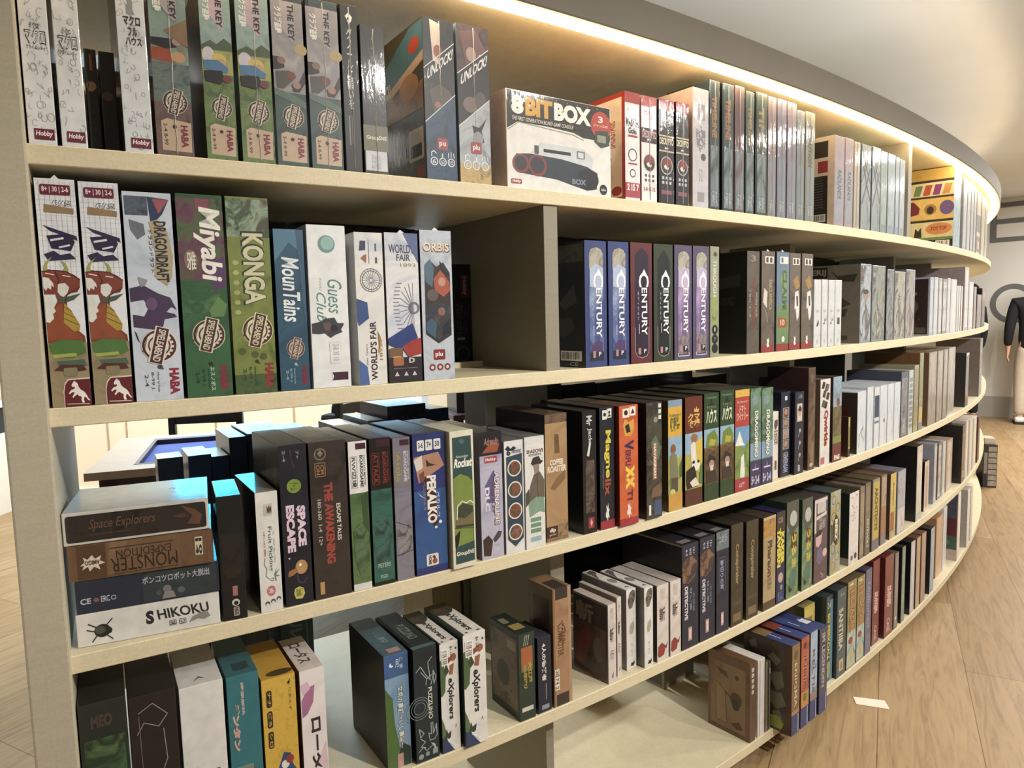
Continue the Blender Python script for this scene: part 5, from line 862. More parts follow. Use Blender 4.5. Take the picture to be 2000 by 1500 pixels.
sx = [r('picture', 0, 0, 1, 1, '#d5d5d5'), pg('picture', [(.04, .93), (.2, .96), (.35, .93), (.5, .95), (.65, .93), (.5, .91), (.2, .91)], '#2b333b'), tx('title', '6', .12, .87, .34, .93, '#2f3a45', 0, .06), tx('title', 'nimmt', .4, .885, .9, .925, '#5d6d78', 0, .02, .2), pg('picture', [(.1, .86), (.94, .88), (.94, .12), (.5, .055), (.1, .13)], '#33485a')]
for i, c in enumerate(('#7d6a50', '#6d6450', '#6d5a48', '#77726a')): sx += [el('emblem', .52, .755-.19*i, .37, '#d9d7d2'), el('emblem', .52, .755-.19*i, .31, 'A|%s,#8f4f3a,#3f4a3f,%s|60|1' % (c, c))]
box('six', 'white box with four round pictures in a dark blue strip', '#b5b5b5', '#d5d5d5', sx, top='#6d6d70', wrap=.4)
spy = [r('picture', 0, 0, 1, 1, 'A|#c9cbc6,#dad9d5,#b5b9b4|12|1'), pg('picture', [(.1, .5), (.95, .46), (.98, .3), (.7, .32), (.2, .28)], '#7f9a86'), tx('title', 'SHADOWS', .1, .85, .95, .885, '#6d4f4c', 0, .04), r('subtitle', .2, .825, .85, .845, '#77807d'), tx('subtitle', 'Amsterdam', .24, .828, .8, .842, '#c9c9c5', 0), pg('picture', [(.3, .76), (.42, .81), (.72, .82), (.82, .78), (.95, .77), (.8, .745), (.4, .74)], '#3a3733'), pg('picture', [(.42, .745), (.74, .75), (.72, .67), (.5, .66)], '#8d8478'), pg('picture', [(.2, .42), (.25, .56), (.45, .66), (.75, .68), (.98, .60), (.98, .44), (.6, .46)], '#6d6254'), ln('picture', [(.6, .66), (.65, .45)], .02, '#3f3a33'), pg('picture', [(.02, .5), (.2, .54), (.22, .42), (.02, .38)], '#4a4d48')]
for i in range(3): spy.append(rr('icon_row', .24, .235-.05*i, .78, .272-.05*i, '#6f9a7a', .03, .2))
spy.append(rr('icon_row', .22, .055, .8, .10, '#8fb0b5', .08, .2))
box('spy', 'white box with a man in hat and trench coat, green icon bars below', '#bcbcb8', '#c9cbc6', spy, top='#77787a', wrap=.3)
cf = [r('picture', 0, 0, 1, 1, 'A|#a57f55,#b58f62,#94704a|9|1'), r('picture', 0, .93, 1, 1, 'A|#5d4632,#7a6048,#3f2f22|40|1'), pg('picture', [(.5, .5), (.9, .55), (.9, .48), (.4, .40), (.2, .42)], '#8a6743'), pg('picture', [(.42, .84), (.62, .84), (.66, .69), (.42, .69)], '#7a5a3a'), ring('picture', .53, .80, .08, .02, '#5d432b'), tx('title', 'COFFEE', .2, .60, .82, .645, '#e0d3c0', 0, .05, .1), tx('title', 'ROASTER', .08, .545, .94, .595, '#e0d3c0', 0, .05, .1), r('publisher_mark', .0, .03, .52, .12, '#4a2a2a'), tx('publisher_mark', 'dlp', .14, .065, .42, .105, '#dcd0c4', 0, .04), tx('publisher_mark', 'games', .12, .04, .44, .058, '#b9a99c', 0), r('picture', .55, .0, 1, .13, 'A|#7a5a3c,#a58560,#5d4028|50|1'), r('picture', 0, 0, 1, .03, 'A|#9a7a58,#7a5a3c|50|1')]
box('coffee', 'tan kraft-paper look box with white hand lettering and coffee beans', '#2b2521', '#a57f55', cf, d=.18, top='#5d4a3a', wrap=.5, tray=None)
jk = [r('picture', 0, 0, 1, 1, '#1f1d1f'), tx('title', 'Mr', .3, .88, .7, .96, '#c9c7c5', -90, .02), tx('title', 'Jack', .36, .74, .7, .86, '#c9c7c5', -90, .02), pg('subtitle', [(.3, .64), (.5, .75), (.62, .74), (.46, .63)], '#d5d3cf'), r('picture', .2, .17, .85, .60, 'A|#2b2729,#4a3a36,#6d5a50,#231f20|40|1'), r('publisher_mark', .36, .04, .8, .13, '#a33440'), pg('publisher_mark', [(.5, .085), (.58, .12), (.68, .085), (.58, .05)], '#e0b5a5'), r('side_label', .15, .10, .7, .14, '#5d4f42', 'L')]
box('jack', 'black box with white chalk-like word and small red square at foot', '#141214', '#1f1d1f', jk, d=.18, top='#2b2422')
AM = lambda u, v, s_: pg('publisher_mark', [(u-.13*s_, v), (u-.06*s_, v+.02*s_), (u-.1*s_, v+.07*s_), (u, v+.045*s_), (u+.04*s_, v+.085*s_), (u+.07*s_, v+.03*s_), (u+.14*s_, v+.03*s_), (u+.08*s_, v), (u+.13*s_, v-.045*s_), (u+.04*s_, v-.03*s_), (u, v-.08*s_), (u-.05*s_, v-.03*s_), (u-.12*s_, v-.04*s_)], '#e4dcd6')
mg = [r('picture', 0, 0, 1, 1, 'A|#20242e,#262b36,#1a1d26|14|1'), r('icon', .2, .90, .52, .975, '#d9d6d0'), r('icon', .54, .91, .84, .985, '#d9d6d0'), el('icon', .36, .94, .1, '#2a2a2e'), el('icon', .68, .955, .07, '#2a2a2e'), pg('icon', [(.58, .92), (.68, .945), (.8, .92)], '#2a2a2e'), tx('title', 'Magne', .30, .42, .78, .81, '#e8d23a', -90, .03), tx('title', 'lix', .34, .275, .76, .41, '#b5552f', -90, .03), tx('subtitle', 'mit Magneten', .18, .34, .24, .56, '#a9a9ac', -90), AM(.5, .13, 1), r('base_band', 0, 0, 1, .07, '#a8333f')]
box('magn', 'dark navy box with fat yellow vertical title and red foot band', '#1a1418', '#20242e', mg, top='#2b2220', sh=.96)
vf = [r('picture', 0, 0, 1, 1, 'A|#d2552c,#dc6334,#c44a26|12|1'), r('icon', .18, .90, .54, .975, '#e3d9d0'), r('icon', .56, .91, .88, .985, '#e3d9d0'), el('icon', .36, .94, .1, '#3a2a2a'), pg('icon', [(.62, .925), (.72, .97), (.82, .93)], '#3a2a2a'), pg('picture', [(.2, .84), (.3, .89), (.5, .86), (.78, .885), (.8, .79), (.6, .74), (.3, .75)], '#e0a03c'), pg('picture', [(.3, .83), (.5, .85), (.6, .78), (.4, .77)], '#2b2622'), tx('title', 'V', .26, .625, .76, .71, '#3d2a5c', -90, .05), tx('title', 'ERFLI', .32, .50, .6, .63, '#6a2f4f', -90, .04), tx('title', 'XX', .32, .30, .80, .50, '#ecc94a', -90, .08), tx('title', 'T!', .4, .205, .7, .30, '#5d2f45', -90, .04), AM(.5, .12, .9), r('base_band', 0, 0, 1, .06, '#b03440')]
box('verf', 'orange-red box with yellow double-cross letters in its title', '#7d2a1c', '#d2552c', vf, top='#6d4a3c', wrap=.3, sh=.95)
hv = [r('picture', 0, 0, 1, 1, 'A|#3a3430,#4a4a3f,#2b2625,#5d6a58|22|1'), el('picture', .6, .85, .13, '#7f8d7a'), pg('picture', [(.3, .66), (.6, .72), (.95, .60), (.8, .5), (.4, .52)], '#556b55'), pg('title', [(.42, .66), (.68, .655), (.66, .34), (.40, .335)], '#a5695c'), tx('title', 'HAVANNAH', .46, .345, .62, .645, '#d9d0c4', -90, .04), pg('picture', [(.4, .26), (.95, .3), (.95, .18), (.3, .18)], '#7a5a4a'), r('picture', .5, .02, .95, .15, '#4a5a80'), r('publisher_mark', .14, .03, .28, .12, '#dcd5cc')]
for i in range(3): hv.append(r('icon_row', .78, .95-.05*i, .95, .985-.05*i, '#d5d2cc'))
box('havan', 'dark forest picture box with a red vertical plaque, beside the yellow farmer box', '#231f1e', '#3a3430', hv, top='#332c29', sh=.93)
def farmer(hdr, hdrc, name, namec, foot, pic, rot=0):
    return [r('header', 0, .67, 1, 1, hdr), r('picture', 0, .15, 1, .67, 'A|#7f9a5a,#b5a84a,#8fae62|18|1'), r('picture', 0, .48, 1, .67, '#8fb3d2'), *pic, r('foot', 0, 0, 1, .155, foot), tx('title', name, .14, .72, .86, .85, namec, rot, .04)]
yw = farmer('#d9a83a', 0, '収穫祭', '#5d6a2a', '#cf9a45', [el('picture', .35, .56, .2, '#8d5a3f', .045), pg('picture', [(.1, .5), (.3, .54), (.6, .5), (.7, .36), (.68, .17), (.12, .17)], '#7d7d5a'), pg('picture', [(.2, .3), (.68, .3), (.68, .17), (.2, .17)], '#55503f'), el('picture', .3, .17, .2, '#c9c26a', .03), pg('picture', [(.8, .4), (1, .46), (1, .3), (.8, .28)], '#4f6a3a')])+[r('header', 0, .94, 1, 1, '#7f9ab5'), tx('subtitle', 'The Adventurers of', .08, .85, .92, .88, '#5d5a2f', 0, .01)]
box('yelw', 'yellow-topped box with a red-haired farmer picture and orange foot', '#6d5a3a', '#d9a83a', yw, top='#3f3a35', sh=.96)
km = farmer('#6a3020', 0, 'クマ\n牧場', '#e0b45a', '#5d342a', [el('picture', .52, .62, .2, '#a56a45', .04), pg('picture', [(.3, .56), (.5, .59), (.75, .55), (.72, .40), (.35, .40)], '#d5cfc4'), pg('picture', [(.6, .58), (1, .62), (1, .3), (.7, .3)], '#d2b845'), el('picture', .6, .365, .24, '#dcd8d0', .05), el('picture', .48, .40, .07, '#26221f', .015), el('picture', .75, .40, .07, '#26221f', .015), pg('picture', [(.05, .33), (.5, .37), (.62, .30), (.7, .17), (.1, .16), (.05, .22)], '#2b2723'), pg('picture', [(.25, .22), (.6, .26), (.8, .18), (.4, .17)], '#cfc8ba'), pg('picture', [(.85, .35), (1, .38), (1, .18), (.8, .2)], '#5a7a3a')])+[pg('title', [(.5, .86), (.55, .90), (.6, .875), (.66, .91), (.72, .875), (.8, .89), (.78, .855)], '#e0b45a')]
box('kuma', 'brown-topped box with a panda and farmer picture', '#3f201a', '#6a3020', km, top='#3a2a25', sh=.95)
def haus():
    return farmer('#2c4a2c', 0, 'ハウス', '#cfd0b5', '#2f4a30', [r('picture', 0, .15, 1, .50, 'A|#4a3828,#6d5238,#35281c|30|1'), pg('picture', [(.1, .5), (.2, .62), (.7, .66), (.95, .58), (.9, .5)], '#6d8a35'), pg('picture', [(.3, .52), (.4, .58), (.8, .56), (.7, .51)], '#b5a83a'), ln('picture', [(.02, .48), (.3, .5), (.7, .47), (.98, .52)], .05, '#8a6d45'), pg('picture', [(.15, .36), (.35, .44), (.7, .40), (.9, .37)], '#2b2a2c'), el('picture', .5, .34, .18, '#a98a72', .04), pg('picture', [(.38, .33), (.62, .33), (.58, .22), (.45, .22)], '#c5c0b8'), pg('picture', [(.1, .3), (.4, .28), (.75, .28), (.9, .17), (.15, .17)], '#3a3430')])+[pg('header', [(.2, .87), (.5, .95), (.75, .86)], '#1f331f'), tx('subtitle', 'ドラゴンと', .2, .86, .8, .885, '#a5ad8a', 0, .01), tx('subtitle', 'The Adventurers', .15, .95, .85, .97, '#8a9a78', 0)]
box('hausA', 'green-topped box with bearded wizard picture, next to the brown panda box', '#1f331f', '#2c4a2c', haus(), top='#3a3c33', sh=.96)
box('hausB', 'green-topped box with bearded wizard picture, next to the red and yellow box', '#1f331f', '#2c4a2c', haus(), top='#3a3c33', sh=.96)
ry = [r('picture', 0, 0, 1, 1, '#b8403a'), r('header', 0, .93, 1, 1, '#dcae42'), tx('subtitle', 'The Adventurers', .12, .87, .88, .895, '#e0b5a5', 0, .01), tx('title', 'トマト\nワイナリー', .1, .70, .9, .85, '#dcb59a', 0, .04), r('picture', 0, .13, 1, .64, 'A|#5a7a3a,#7f9a4a,#48682f|20|1'), pg('picture', [(0, .64), (1, .64), (1, .50), (.6, .42), (.2, .5), (0, .46)], '#6d9ac9'), pg('picture', [(0, .46), (.3, .6), (.55, .48), (.7, .45)], '#dcdad2'), pg('picture', [(.35, .14), (.42, .34), (.62, .37), (.7, .18), (.66, .13)], '#d5d5cc'), el('picture', .2, .5, .08, '#dcdad2', .03), r('foot', 0, 0, 1, .13, '#ad3a40'), tx('foot', '山猫', .3, .04, .7, .09, '#dcb0a5', 0, .04)]
box('redy', 'red and yellow topped box with a blue lake and green hills picture', '#7d2a26', '#b8403a', ry, top='#4a3f38', sh=.96)
def drm():
    return [r('picture', 0, 0, 1, 1, 'A|#4f6a55,#6d8a70,#3f5848,#7f9a90|20|1'), r('picture', 0, .28, 1, .45, '#7fa0bd'), r('foot', 0, 0, 1, .27, '#3a3a62'), el('emblem', .42, .88, .24, '#7f93a5', .05), tx('title', 'DRAGOMINO', .34, .30, .74, .78, '#23362f', -90, .07), tx('title', 'DRAGOMINO', .38, .305, .72, .775, '#d2d6c8', -90, .04), pg('foot', [(.4, .19), (.5, .25), (.6, .19)], '#6d6d95'), r('foot', .2, .175, .8, .19, '#c5c5d5'), tx('foot', '5+ 2-4', .12, .03, .85, .12, '#b9b9cc', 0, .04)]
box('drmA', 'green-grey box with pale carved vertical title and indigo foot, left of its twin', '#2f4038', '#4f6a55', drm(), wrap=.4, top='#3f4640')
box('drmB', 'green-grey box with pale carved vertical title and indigo foot, beside the short cream box', '#2f4038', '#4f6a55', drm(), wrap=.4, top='#3f4640')
box('wlow', 'short cream box on third shelf between tall green and navy ones', '#cfc9bd', '#d5cfc4', [tx('title', 'VON\nZON', .2, .50, .85, .72, '#77706a', 90, .05), pg('title', [(.2, .78), (.5, .72), (.85, .80), (.8, .88), (.3, .87)], '#55504c'), r('emblem', .35, .13, .7, .27, '#6d5a52')], d=.15)
na = [r('picture', 0, 0, 1, 1, '#262a3a'), r('icon', .4, .90, .66, .95, '#c9c9cc')]
for i, c in enumerate(('#6d4f45', '#7d6a5d', '#8a8078', '#6d5f5a')): na += [r('photo', .22, .70-.125*i, .86, .815-.125*i, '#b5b0ac'), r('photo', .27, .705-.125*i, .81, .81-.125*i, c), el('photo', .52, .765-.125*i, .17, '#b58d78', .035)]
na += [tx('title', 'GEMEINSAM', .28, .05, .8, .29, '#8d93a8', -90, .04)]
box('navA', 'navy box with a strip of four portrait photos', '#1b2036', '#262a3a', na, left='#1b2038', sh=.95)
nb = [r('picture', 0, 0, 1, 1, '#26293a'), tx('subtitle', '人狼', .3, .92, .8, .97, '#8a8fa0', 0), r('photo', .22, .64, .82, .86, '#a9a29c'), r('photo', .27, .65, .77, .85, '#c9bcb2'), el('photo', .52, .75, .18, '#c29a86', .04), pg('photo', [(.3, .78), (.5, .84), (.74, .80), (.7, .76), (.4, .77)], '#3a2f2c')]
for i in range(3): nb += [el('icon', .58, .53-.15*i, .13, '#8f94a0', .025), ln('icon', [(.5, .51-.15*i), (.4, .46-.15*i)], .06, '#8f94a0')]
nb += [tx('icon', 'B', .4, .03, .65, .11, '#a9adb8', 0, .04)]
box('navB', 'navy box with one portrait photo and three magnifying glasses', '#1b2036', '#26293a', nb, left='#141829', sh=.95)
box('tall', 'tallest brown box on the third shelf, rising beside the navy portrait boxes', '#3a2422', '#5d4a3c', [r('picture', .05, .02, .95, .98, 'A|#5d4a3c,#7a6048,#4a372c,#6d4a35|24|.5'), pg('picture', [(.3, .1), (.5, .3), (.8, .25), (.7, .06)], '#8a6d4f'), el('publisher_mark', .5, .05, .25, '#b5a596', .02)], d=.13, left='#40282a')
qw = [r('picture', 0, 0, 1, 1, '#cfccc8'), tx('title', 'Qwirkle', .36, .22, .82, .64, '#9a2f2c', -90, .06), r('publisher_mark', .1, .02, .5, .1, '#b5706a')]
for (u, v, c) in ((.3, .93, '#3a322a'), (.62, .90, '#55483a'), (.4, .83, '#4a3f33'), (.75, .80, '#3f362c'), (.3, .72, '#5d5042'), (.55, .70, '#3a322a'), (.7, .9, '#77684f')): qw.append(pg('picture', [(u-.2, v-.03), (u-.05, v+.045), (u+.2, v+.03), (u+.05, v-.045)], c))
box('qwrk', 'white box with dark red lettering and brown tiles, third shelf', '#6d5a4a', '#cfccc8', qw, wrap=.3, left='#6a5846', sh=.93)
rb = [r('picture', 0, 0, 1, 1, 'A|#7f93a5,#8fa5b5,#6d8090|14|1'), r('picture', 0, .25, 1, .65, 'A|#5a5a3a,#7a6a45,#48502f,#8a3f35|26|1'), el('picture', .6, .7, .2, '#8d4a40', .05), r('picture', 0, .2, 1, .3, '#7a8a45'), r('foot', 0, 0, 1, .22, '#6d2a2a'), tx('foot', 'PAS', .2, .02, .85, .08, '#dcd3cc', 0, .06)]
box('redb', 'blue-skied picture box with a dark red foot, right of the white tile box', '#3f2a26', '#7f93a5', rb, wrap=.6, sh=.93)
box('thin', 'small dark box with a narrow yellow edge at the front of a gap', '#3f2018', '#b5a05d', [r('picture', .1, .25, .9, .75, '#8a7a3f'), r('picture', .1, .02, .9, .2, '#26201c')], d=.1, sh=1)
for i in range(6):
    lab = ('pale blue-white box with a grey vine print, first of a run of six', 'pale blue-white box, second of the run of six on third shelf', 'pale box with a navy block at mid-height in the white run', 'pale blue-white box, fourth of the run of six, small dark mark', 'pale blue-white box, fifth of the run of six on third shelf', 'pale blue-white box closing the run of six on third shelf')[i]
    c = '#c3cad2'
    o = [r('picture', 0, 0, 1, 1, 'A|#bcc6d0,#cdd2d6,#aab8c6|30|.4')]
    if i == 0: o += [ln('picture', [(.2, .1), (.3, .3), (.7, .42), (.5, .3), (.8, .2)], .05, '#77818c'), r('side_panel', .0, .0, 1, .98, '#3a2c24', 'L'), el('side_picture', .5, .68, .35, '#4a2018', .13, 'L')]
    if i == 2: o += [r('picture', .05, .5, .95, .86, '#2f4468'), r('picture', .05, .4, .95, .44, '#5d7aa0')]
    if i == 3: o += [r('icon', .55, .38, .7, .44, '#3f4750')]
    box('wb%d' % (i+1), lab, c, c, o, d=.16, wrap=.3, sh=.95)
box('nav3', 'dark navy box with a grey ornament pattern after the white run', '#3a3f50', '#4a5062', [r('picture', .05, .02, .95, .9, 'A|#3f4558,#6d7080,#8d8a86,#33384a|50|.6'), tx('title', 'DOMUS', .3, .06, .7, .28, '#a9abb5', -90, .05)], sh=.95, wrap=.4)
box('ltb', 'light grey striped box right of the navy ornament box', '#a5aaab', '#b5b9ba', [r('picture', .15, .1+.09*i, .85, .16+.09*i, '#7d878c') for i in range(9)], sh=.95, wrap=.4)
box('ye1', 'dull yellow mottled box right of the striped grey one', '#8f8868', '#a59c78', [r('picture', .1, .1, .9, .95, 'A|#a59c78,#8a8262,#bcb28d|40|.6')], sh=.95, wrap=.3)
box('ye2', 'taller greenish-yellow box before the brown gap on third shelf', '#6d4a2a', '#9a9870', [r('picture', .05, .3, .95, .98, 'A|#9a9870,#7f8560,#b5ad85|40|.6'), r('picture', .05, .1, .95, .3, '#c2b26a'), r('foot', .05, 0, .95, .1, '#7a808a')], sh=.95)
for k, c, lab in (('gr1', '#8a8078', 'wide grey-brown wrapped box, first of four past the brown gap'), ('gr2', '#827b74', 'grey-brown wrapped box, second of four past the brown gap'), ('gr3', '#7d7a75', 'grey-brown wrapped box, third of four past the brown gap'), ('gr4', '#85807a', 'grey wrapped box, last of four past the brown gap')):
    box(k, lab, '#6d5236' if k == 'gr1' else c, c, [r('picture', .08, .03, .92, .97, 'A|%s,#a39a90,#77706a,#95897f|30|.3' % c)], wrap=.7, sh=.95, d=.17)
box('rend1', 'dark box with teal and red patches facing out near the third shelf end', '#26221f', '#3f3a38', [r('picture', .1, .4, .9, .9, '#2b4f4a'), r('picture', .1, .12, .9, .3, '#7d2f2c'), r('frame', .02, .95, .98, 1, '#b5b2ae')], wrap=.5)
box('rend2', 'brownish grey box with black vertical letters at the third shelf end', '#6a5f5a', '#7a6f6a', [tx('title', 'FILLY', .3, .45, .7, .72, '#26221f', -90, .05)], wrap=.3)
# ------------------------------------------------------------------ FOURTH SHELF
box('grnbx', 'dark green box with a tree creature picture by the end panel, fourth shelf', '#1f241f', '#232b25', [r('picture', .08, .1, .94, .80, 'A|#2b4a30,#3f6a40,#1f3626,#5a7a48|14|1'), pg('picture', [(.1, .45), (.4, .55), (.8, .52), (.95, .46), (.7, .42), (.4, .28), (.15, .36)], '#4a4a30'), el('picture', .72, .49, .14, '#7a7048', .03), tx('title', 'MEO', .25, .86, .7, .93, '#4a4038', 0, .05)], d=.16, top='#20231f', sh=1.0)
box('cob', 'black box with thin white line figures and cream letters, fourth shelf', '#1d1a18', '#231f1d', [ln('picture', [(.2, .9), (.5, .94), (.8, .86), (.6, .80), (.3, .84), (.15, .78)], .02, '#8d8a84'), ln('picture', [(.7, .78), (.74, .6), (.6, .52), (.4, .56)], .02, '#8d8a84'), ln('picture', [(.2, .88), (.22, .5), (.35, .46)], .012, '#77746d'), tx('title', 'CO', .66, .22, .86, .42, '#c9c3b5', -90, .02), tx('title', 'B', .4, .22, .58, .36, '#c9c3b5', -90, .03), r('title', .2, .33, .36, .40, '#c9c3b5')], d=.16, top='#201d1b', dw=1.12, left='#1a1715')
box('lwh', 'plain white box with faint grey pencil figure, fourth shelf', '#d2d1ce', '#d9d8d5', [tx('title', 'L-ill', .5, .22, .82, .46, '#55524f', -90, 0), ring('picture', .7, .3, .2, .012, '#bcbab6'), ln('picture', [(.3, .5), (.5, .42), (.4, .36)], .02, '#bcbab6'), pg('top_mark', [(.35, .1), (.5, .2), (.62, .12), (.5, .15)], '#77746f', 'T')], d=.15, dw=1.04, left='#4a4642')  # left side of the white box darkened to keep the gap dim
tl_ = [r('picture', 0, 0, 1, 1, '#2f7a86'), tx('title', 'ダンタン', .12, .52, .36, .84, '#d9a99a', -90, .07), tx('subtitle', '爆弾解除', .42, .74, .52, .95, '#c9b5ac', -90, .02), r('picture', .08, .12, .7, .42, '#5d9a9a'), tx('title', '勇者', .36, .1, .7, .42, '#b5794a', -90, .06), r('top_mark', .3, .12, .8, .3, '#26464c', 'T')]
box('teal', 'teal box with pink and orange Japanese lettering, fourth shelf', '#2a6d78', '#2f7a86', tl_, d=.15, top='#2f6a74')
ye = [r('picture', 0, 0, 1, 1, 'A|#d9ab35,#e0b440,#cf9f2c|60|1')]
for i, t in enumerate(('ナナ', 'ごろ', 'シロ')): ye += [rr('icon', .12, .80-.145*i, .28, .92-.145*i, '#33291c', .06, .25), tx('icon', t, .16, .81-.145*i, .25, .91-.145*i, '#dcb45a', -90, .02)]
ye += [pg('emblem', [(.3, .32), (.45, .40), (.55, .46), (.75, .44), (.8, .36), (.98, .28), (.9, .24), (.75, .26), (.68, .2), (.45, .18), (.36, .24), (.25, .28)], '#33507d'), el('emblem', .58, .37, .12, '#dcd9d2', .03), el('emblem', .72, .40, .12, '#a53a35', .03), el('emblem', .5, .26, .16, '#6d9ac2', .035), pg('emblem', [(.48, .22), (.52, .26), (.58, .25), (.54, .23), (.57, .2)], '#e8e4d8'), tx('subtitle', 'とりあえず', .78, .74, .86, .95, '#8a6a2a', -90), pg('subtitle', [(.75, .94), (.85, .97), (.82, .93)], '#2b241a'), el('top_mark', .6, .1, .4, '#4a3a22', .07, 'T')]
box('yelo', 'bright yellow box with three dark pills and a little character emblem', '#c9982c', '#d9ab35', ye, d=.15)
lo = [r('picture', 0, 0, 1, 1, 'A|#d9d2d2,#e2dcda,#cfc6c8|10|1'), pg('picture', [(.02, .78), (.3, .87), (.58, .88), (.5, .76), (.25, .68), (.04, .66)], '#b0709a'), pg('picture', [(.02, .9), (.3, .92), (.4, .86), (.1, .82)], '#d2b5c5'), tx('title', 'ロータス', .35, .12, .82, .64, '#332b33', -90, .04), pg('picture', [(.6, .3), (.95, .45), (.98, .2)], '#d5bcc5'), tx('top_mark', 'ロータス', .2, .2, .75, .8, '#4a3f45', -90, .02, 0, 'T'), el('side_spot', .2, .8, .02, '#8d6a50', .02, 'L')]
box('lotus', 'white box with a pink lotus petal and black brush katakana', '#cfc6c0', '#d9d2d2', lo, d=.14, left='#6d4a3a')
mn = [r('picture', 0, 0, 1, 1, 'A|#6f9ac2,#86abcb,#5d88b2|10|1'), r('picture', 0, .80, 1, 1, '#3f66a2'), pg('picture', [(0, 0), (.6, 0), (.55, .15), (.35, .4), (.3, .62), (0, .72)], '#4f7438'), pg('picture', [(.4, 0), (.98, 0), (.98, .15), (.6, .22)], '#2b4038'), tx('title', '文京の裏庭～いし農園～', .48, .16, .76, .72, '#2b3a4a', -90, .07), tx('title', '文京の裏庭～いし農園～', .50, .165, .74, .715, '#dcdcd8', -90, .02), el('icon', .3, .91, .09, '#dfe6ee'), el('icon', .36, .92, .07, '#3f66a2'), tx('icon', '月', .46, .88, .6, .95, '#dfe6ee', 0), tx('icon', 'こま', .64, .86, .78, .96, '#cdd9e6', -90), r('foot', .42, 0, .66, .12, '#cf9a96')]
mn += [tx('top_mark', 'いし農園', .4, .3, .7, .6, '#7f959a', -90, .02, 0, 'T'), r('top_mark', .3, .04, .8, .14, '#b58d86', 'T')]
box('moon', 'blue and green box with white Japanese title, grassy slope at left', '#1f2a2c', '#6f9ac2', mn, d=.18, top='#41616d', left='#161b1c', sh=.95)
pz = [r('picture', 0, 0, 1, 1, 'A|#1d2b33,#22323b,#18242b|14|1'), ring('line_drawing', .2, .48, .46, .02, '#8a9a96'), ring('line_drawing', .2, .48, .36, .02, '#8a9a96'), ring('line_drawing', .2, .48, .25, .02, '#8a9a96'), tx('title', 'PUZZLINO', .58, .36, .76, .64, '#d5d5c5', -90, .02)]
for q in (((.1, .80), (.3, .84), (.5, .76), (.7, .70), (.62, .86), (.8, .9)), ((.3, .79), (.55, .72), (.5, .67)), ((.55, .72), (.85, .75), (.72, .66)), ((.82, .78), (.95, .72), (.85, .66), (.82, .78)), ((.15, .3), (.35, .25), (.2, .22), (.15, .3)), ((.6, .17), (.55, .24), (.68, .22), (.66, .32), (.74, .32), (.76, .22), (.9, .3), (.92, .2), (.8, .17), (.6, .17)), ((.2, .21), (.4, .17), (.2, .14), (.4, .12)), ((.1, .10), (.3, .13), (.45, .09), (.7, .12))): pz.append(ln('line_drawing', q, .03, '#a5b2ac'))
pz += [pg('line_drawing', [(.62, .15), (.8, .13), (.86, .09), (.72, .06), (.78, .10)], '#b5bfb8'), el('icon', .2, .05, .11, '#8a9a96'), el('icon', .48, .06, .09, '#8a9a96'), r('icon', .7, .04, .92, .09, '#8a9a96'), r('top_mark', .0, .0, 1, .07, '#4a6a6a', 'T'), tx('top_mark', 'PUZZLINO', .3, .25, .7, .65, '#77837f', -90, .02, 0, 'T')]
box('puzz', 'dark box covered with white chalk drawings, beside the two white mushroom boxes', '#1b262b', '#1d2b33', pz, d=.18, top='#1f2a30', tray='#14191c', sh=.95)
def ex(seed):
    o = [r('picture', 0, 0, 1, 1, '#dbd9d5'), pg('picture', [(0, .85), (.12, .86), (.3, .72), (.24, .56), (.06, .52), (0, .53)], '#4f6d42'), pg('picture', [(0, .33), (.1, .28), (.25, .18), (.3, .12), (0, .1)], '#5a7a4a'), pg('picture', [(.2, .75), (.35, .84), (.55, .80), (.5, .74), (.3, .70)], '#3f4a3a'), pg('picture', [(0, .1), (.2, .16), (.25, .22), (.32, .17), (.5, .19), (.46, .13), (.2, .1)], '#33403a')]
    o += [el('picture', .72, .855, .17, '#a5624a', .035), el('picture', .5, .835, .12, '#8d5540', .03), pg('picture', [(.36, .80), (.6, .83), (.7, .74), (.5, .72)], '#e6e4e0'), pg('picture', [(.5, .79), (.75, .80), (.66, .70), (.48, .71)], '#a5624a'), pg('foot', [(0, 0), (.66, 0), (.3, .10), (0, .15)], '#33446f'), pg('foot', [(.3, .10), (.62, .04), (.7, .055), (.25, .135)], '#dfe2ea'), tx('title', 'eXplorers', .34, .29, .72, .67, '#26262a', -90, .035, .15), *bars('bar_code', .08, .80, .42, .945, 10, vert=False), tx('icon', '8+ 1-4', .55, .86, .68, .96, '#55504c', -90), r('icon', .84, .92, .92, .94, '#4a4745'), pg('icon', [(.72, .2), (.78, .24), (.84, .19), (.8, .215)], '#6d6a68'),
          tx('top_mark', 'eXplorers', .3, .10, .72, .66, '#33312f', -90, .03, .15, 'T'), pg('top_mark', [(0, .68), (.4, .62), (.8, .68), (1, .78), (1, 1), (0, 1)], '#45423a', 'T'), pg('top_mark', [(.1, .74), (.5, .70), (.7, .8), (.2, .86)], '#5d4a42', 'T'), r('top_mark', .2, .03, .3, .06, '#55504c', 'T'), r('top_mark', .7, .03, .85, .06, '#55504c', 'T')]
    return o
box('expA', 'white box with mushrooms and black brush title, beside the chalk-drawing box', '#d5d3cf', '#dbd9d5', ex(1), d=.165, tray='#26382c', sh=.95)
box('expB', 'white box with mushrooms and black brush title, with empty shelf at its right', '#d5d3cf', '#dbd9d5', ex(2), d=.165, tray='#26382c', sh=.95)
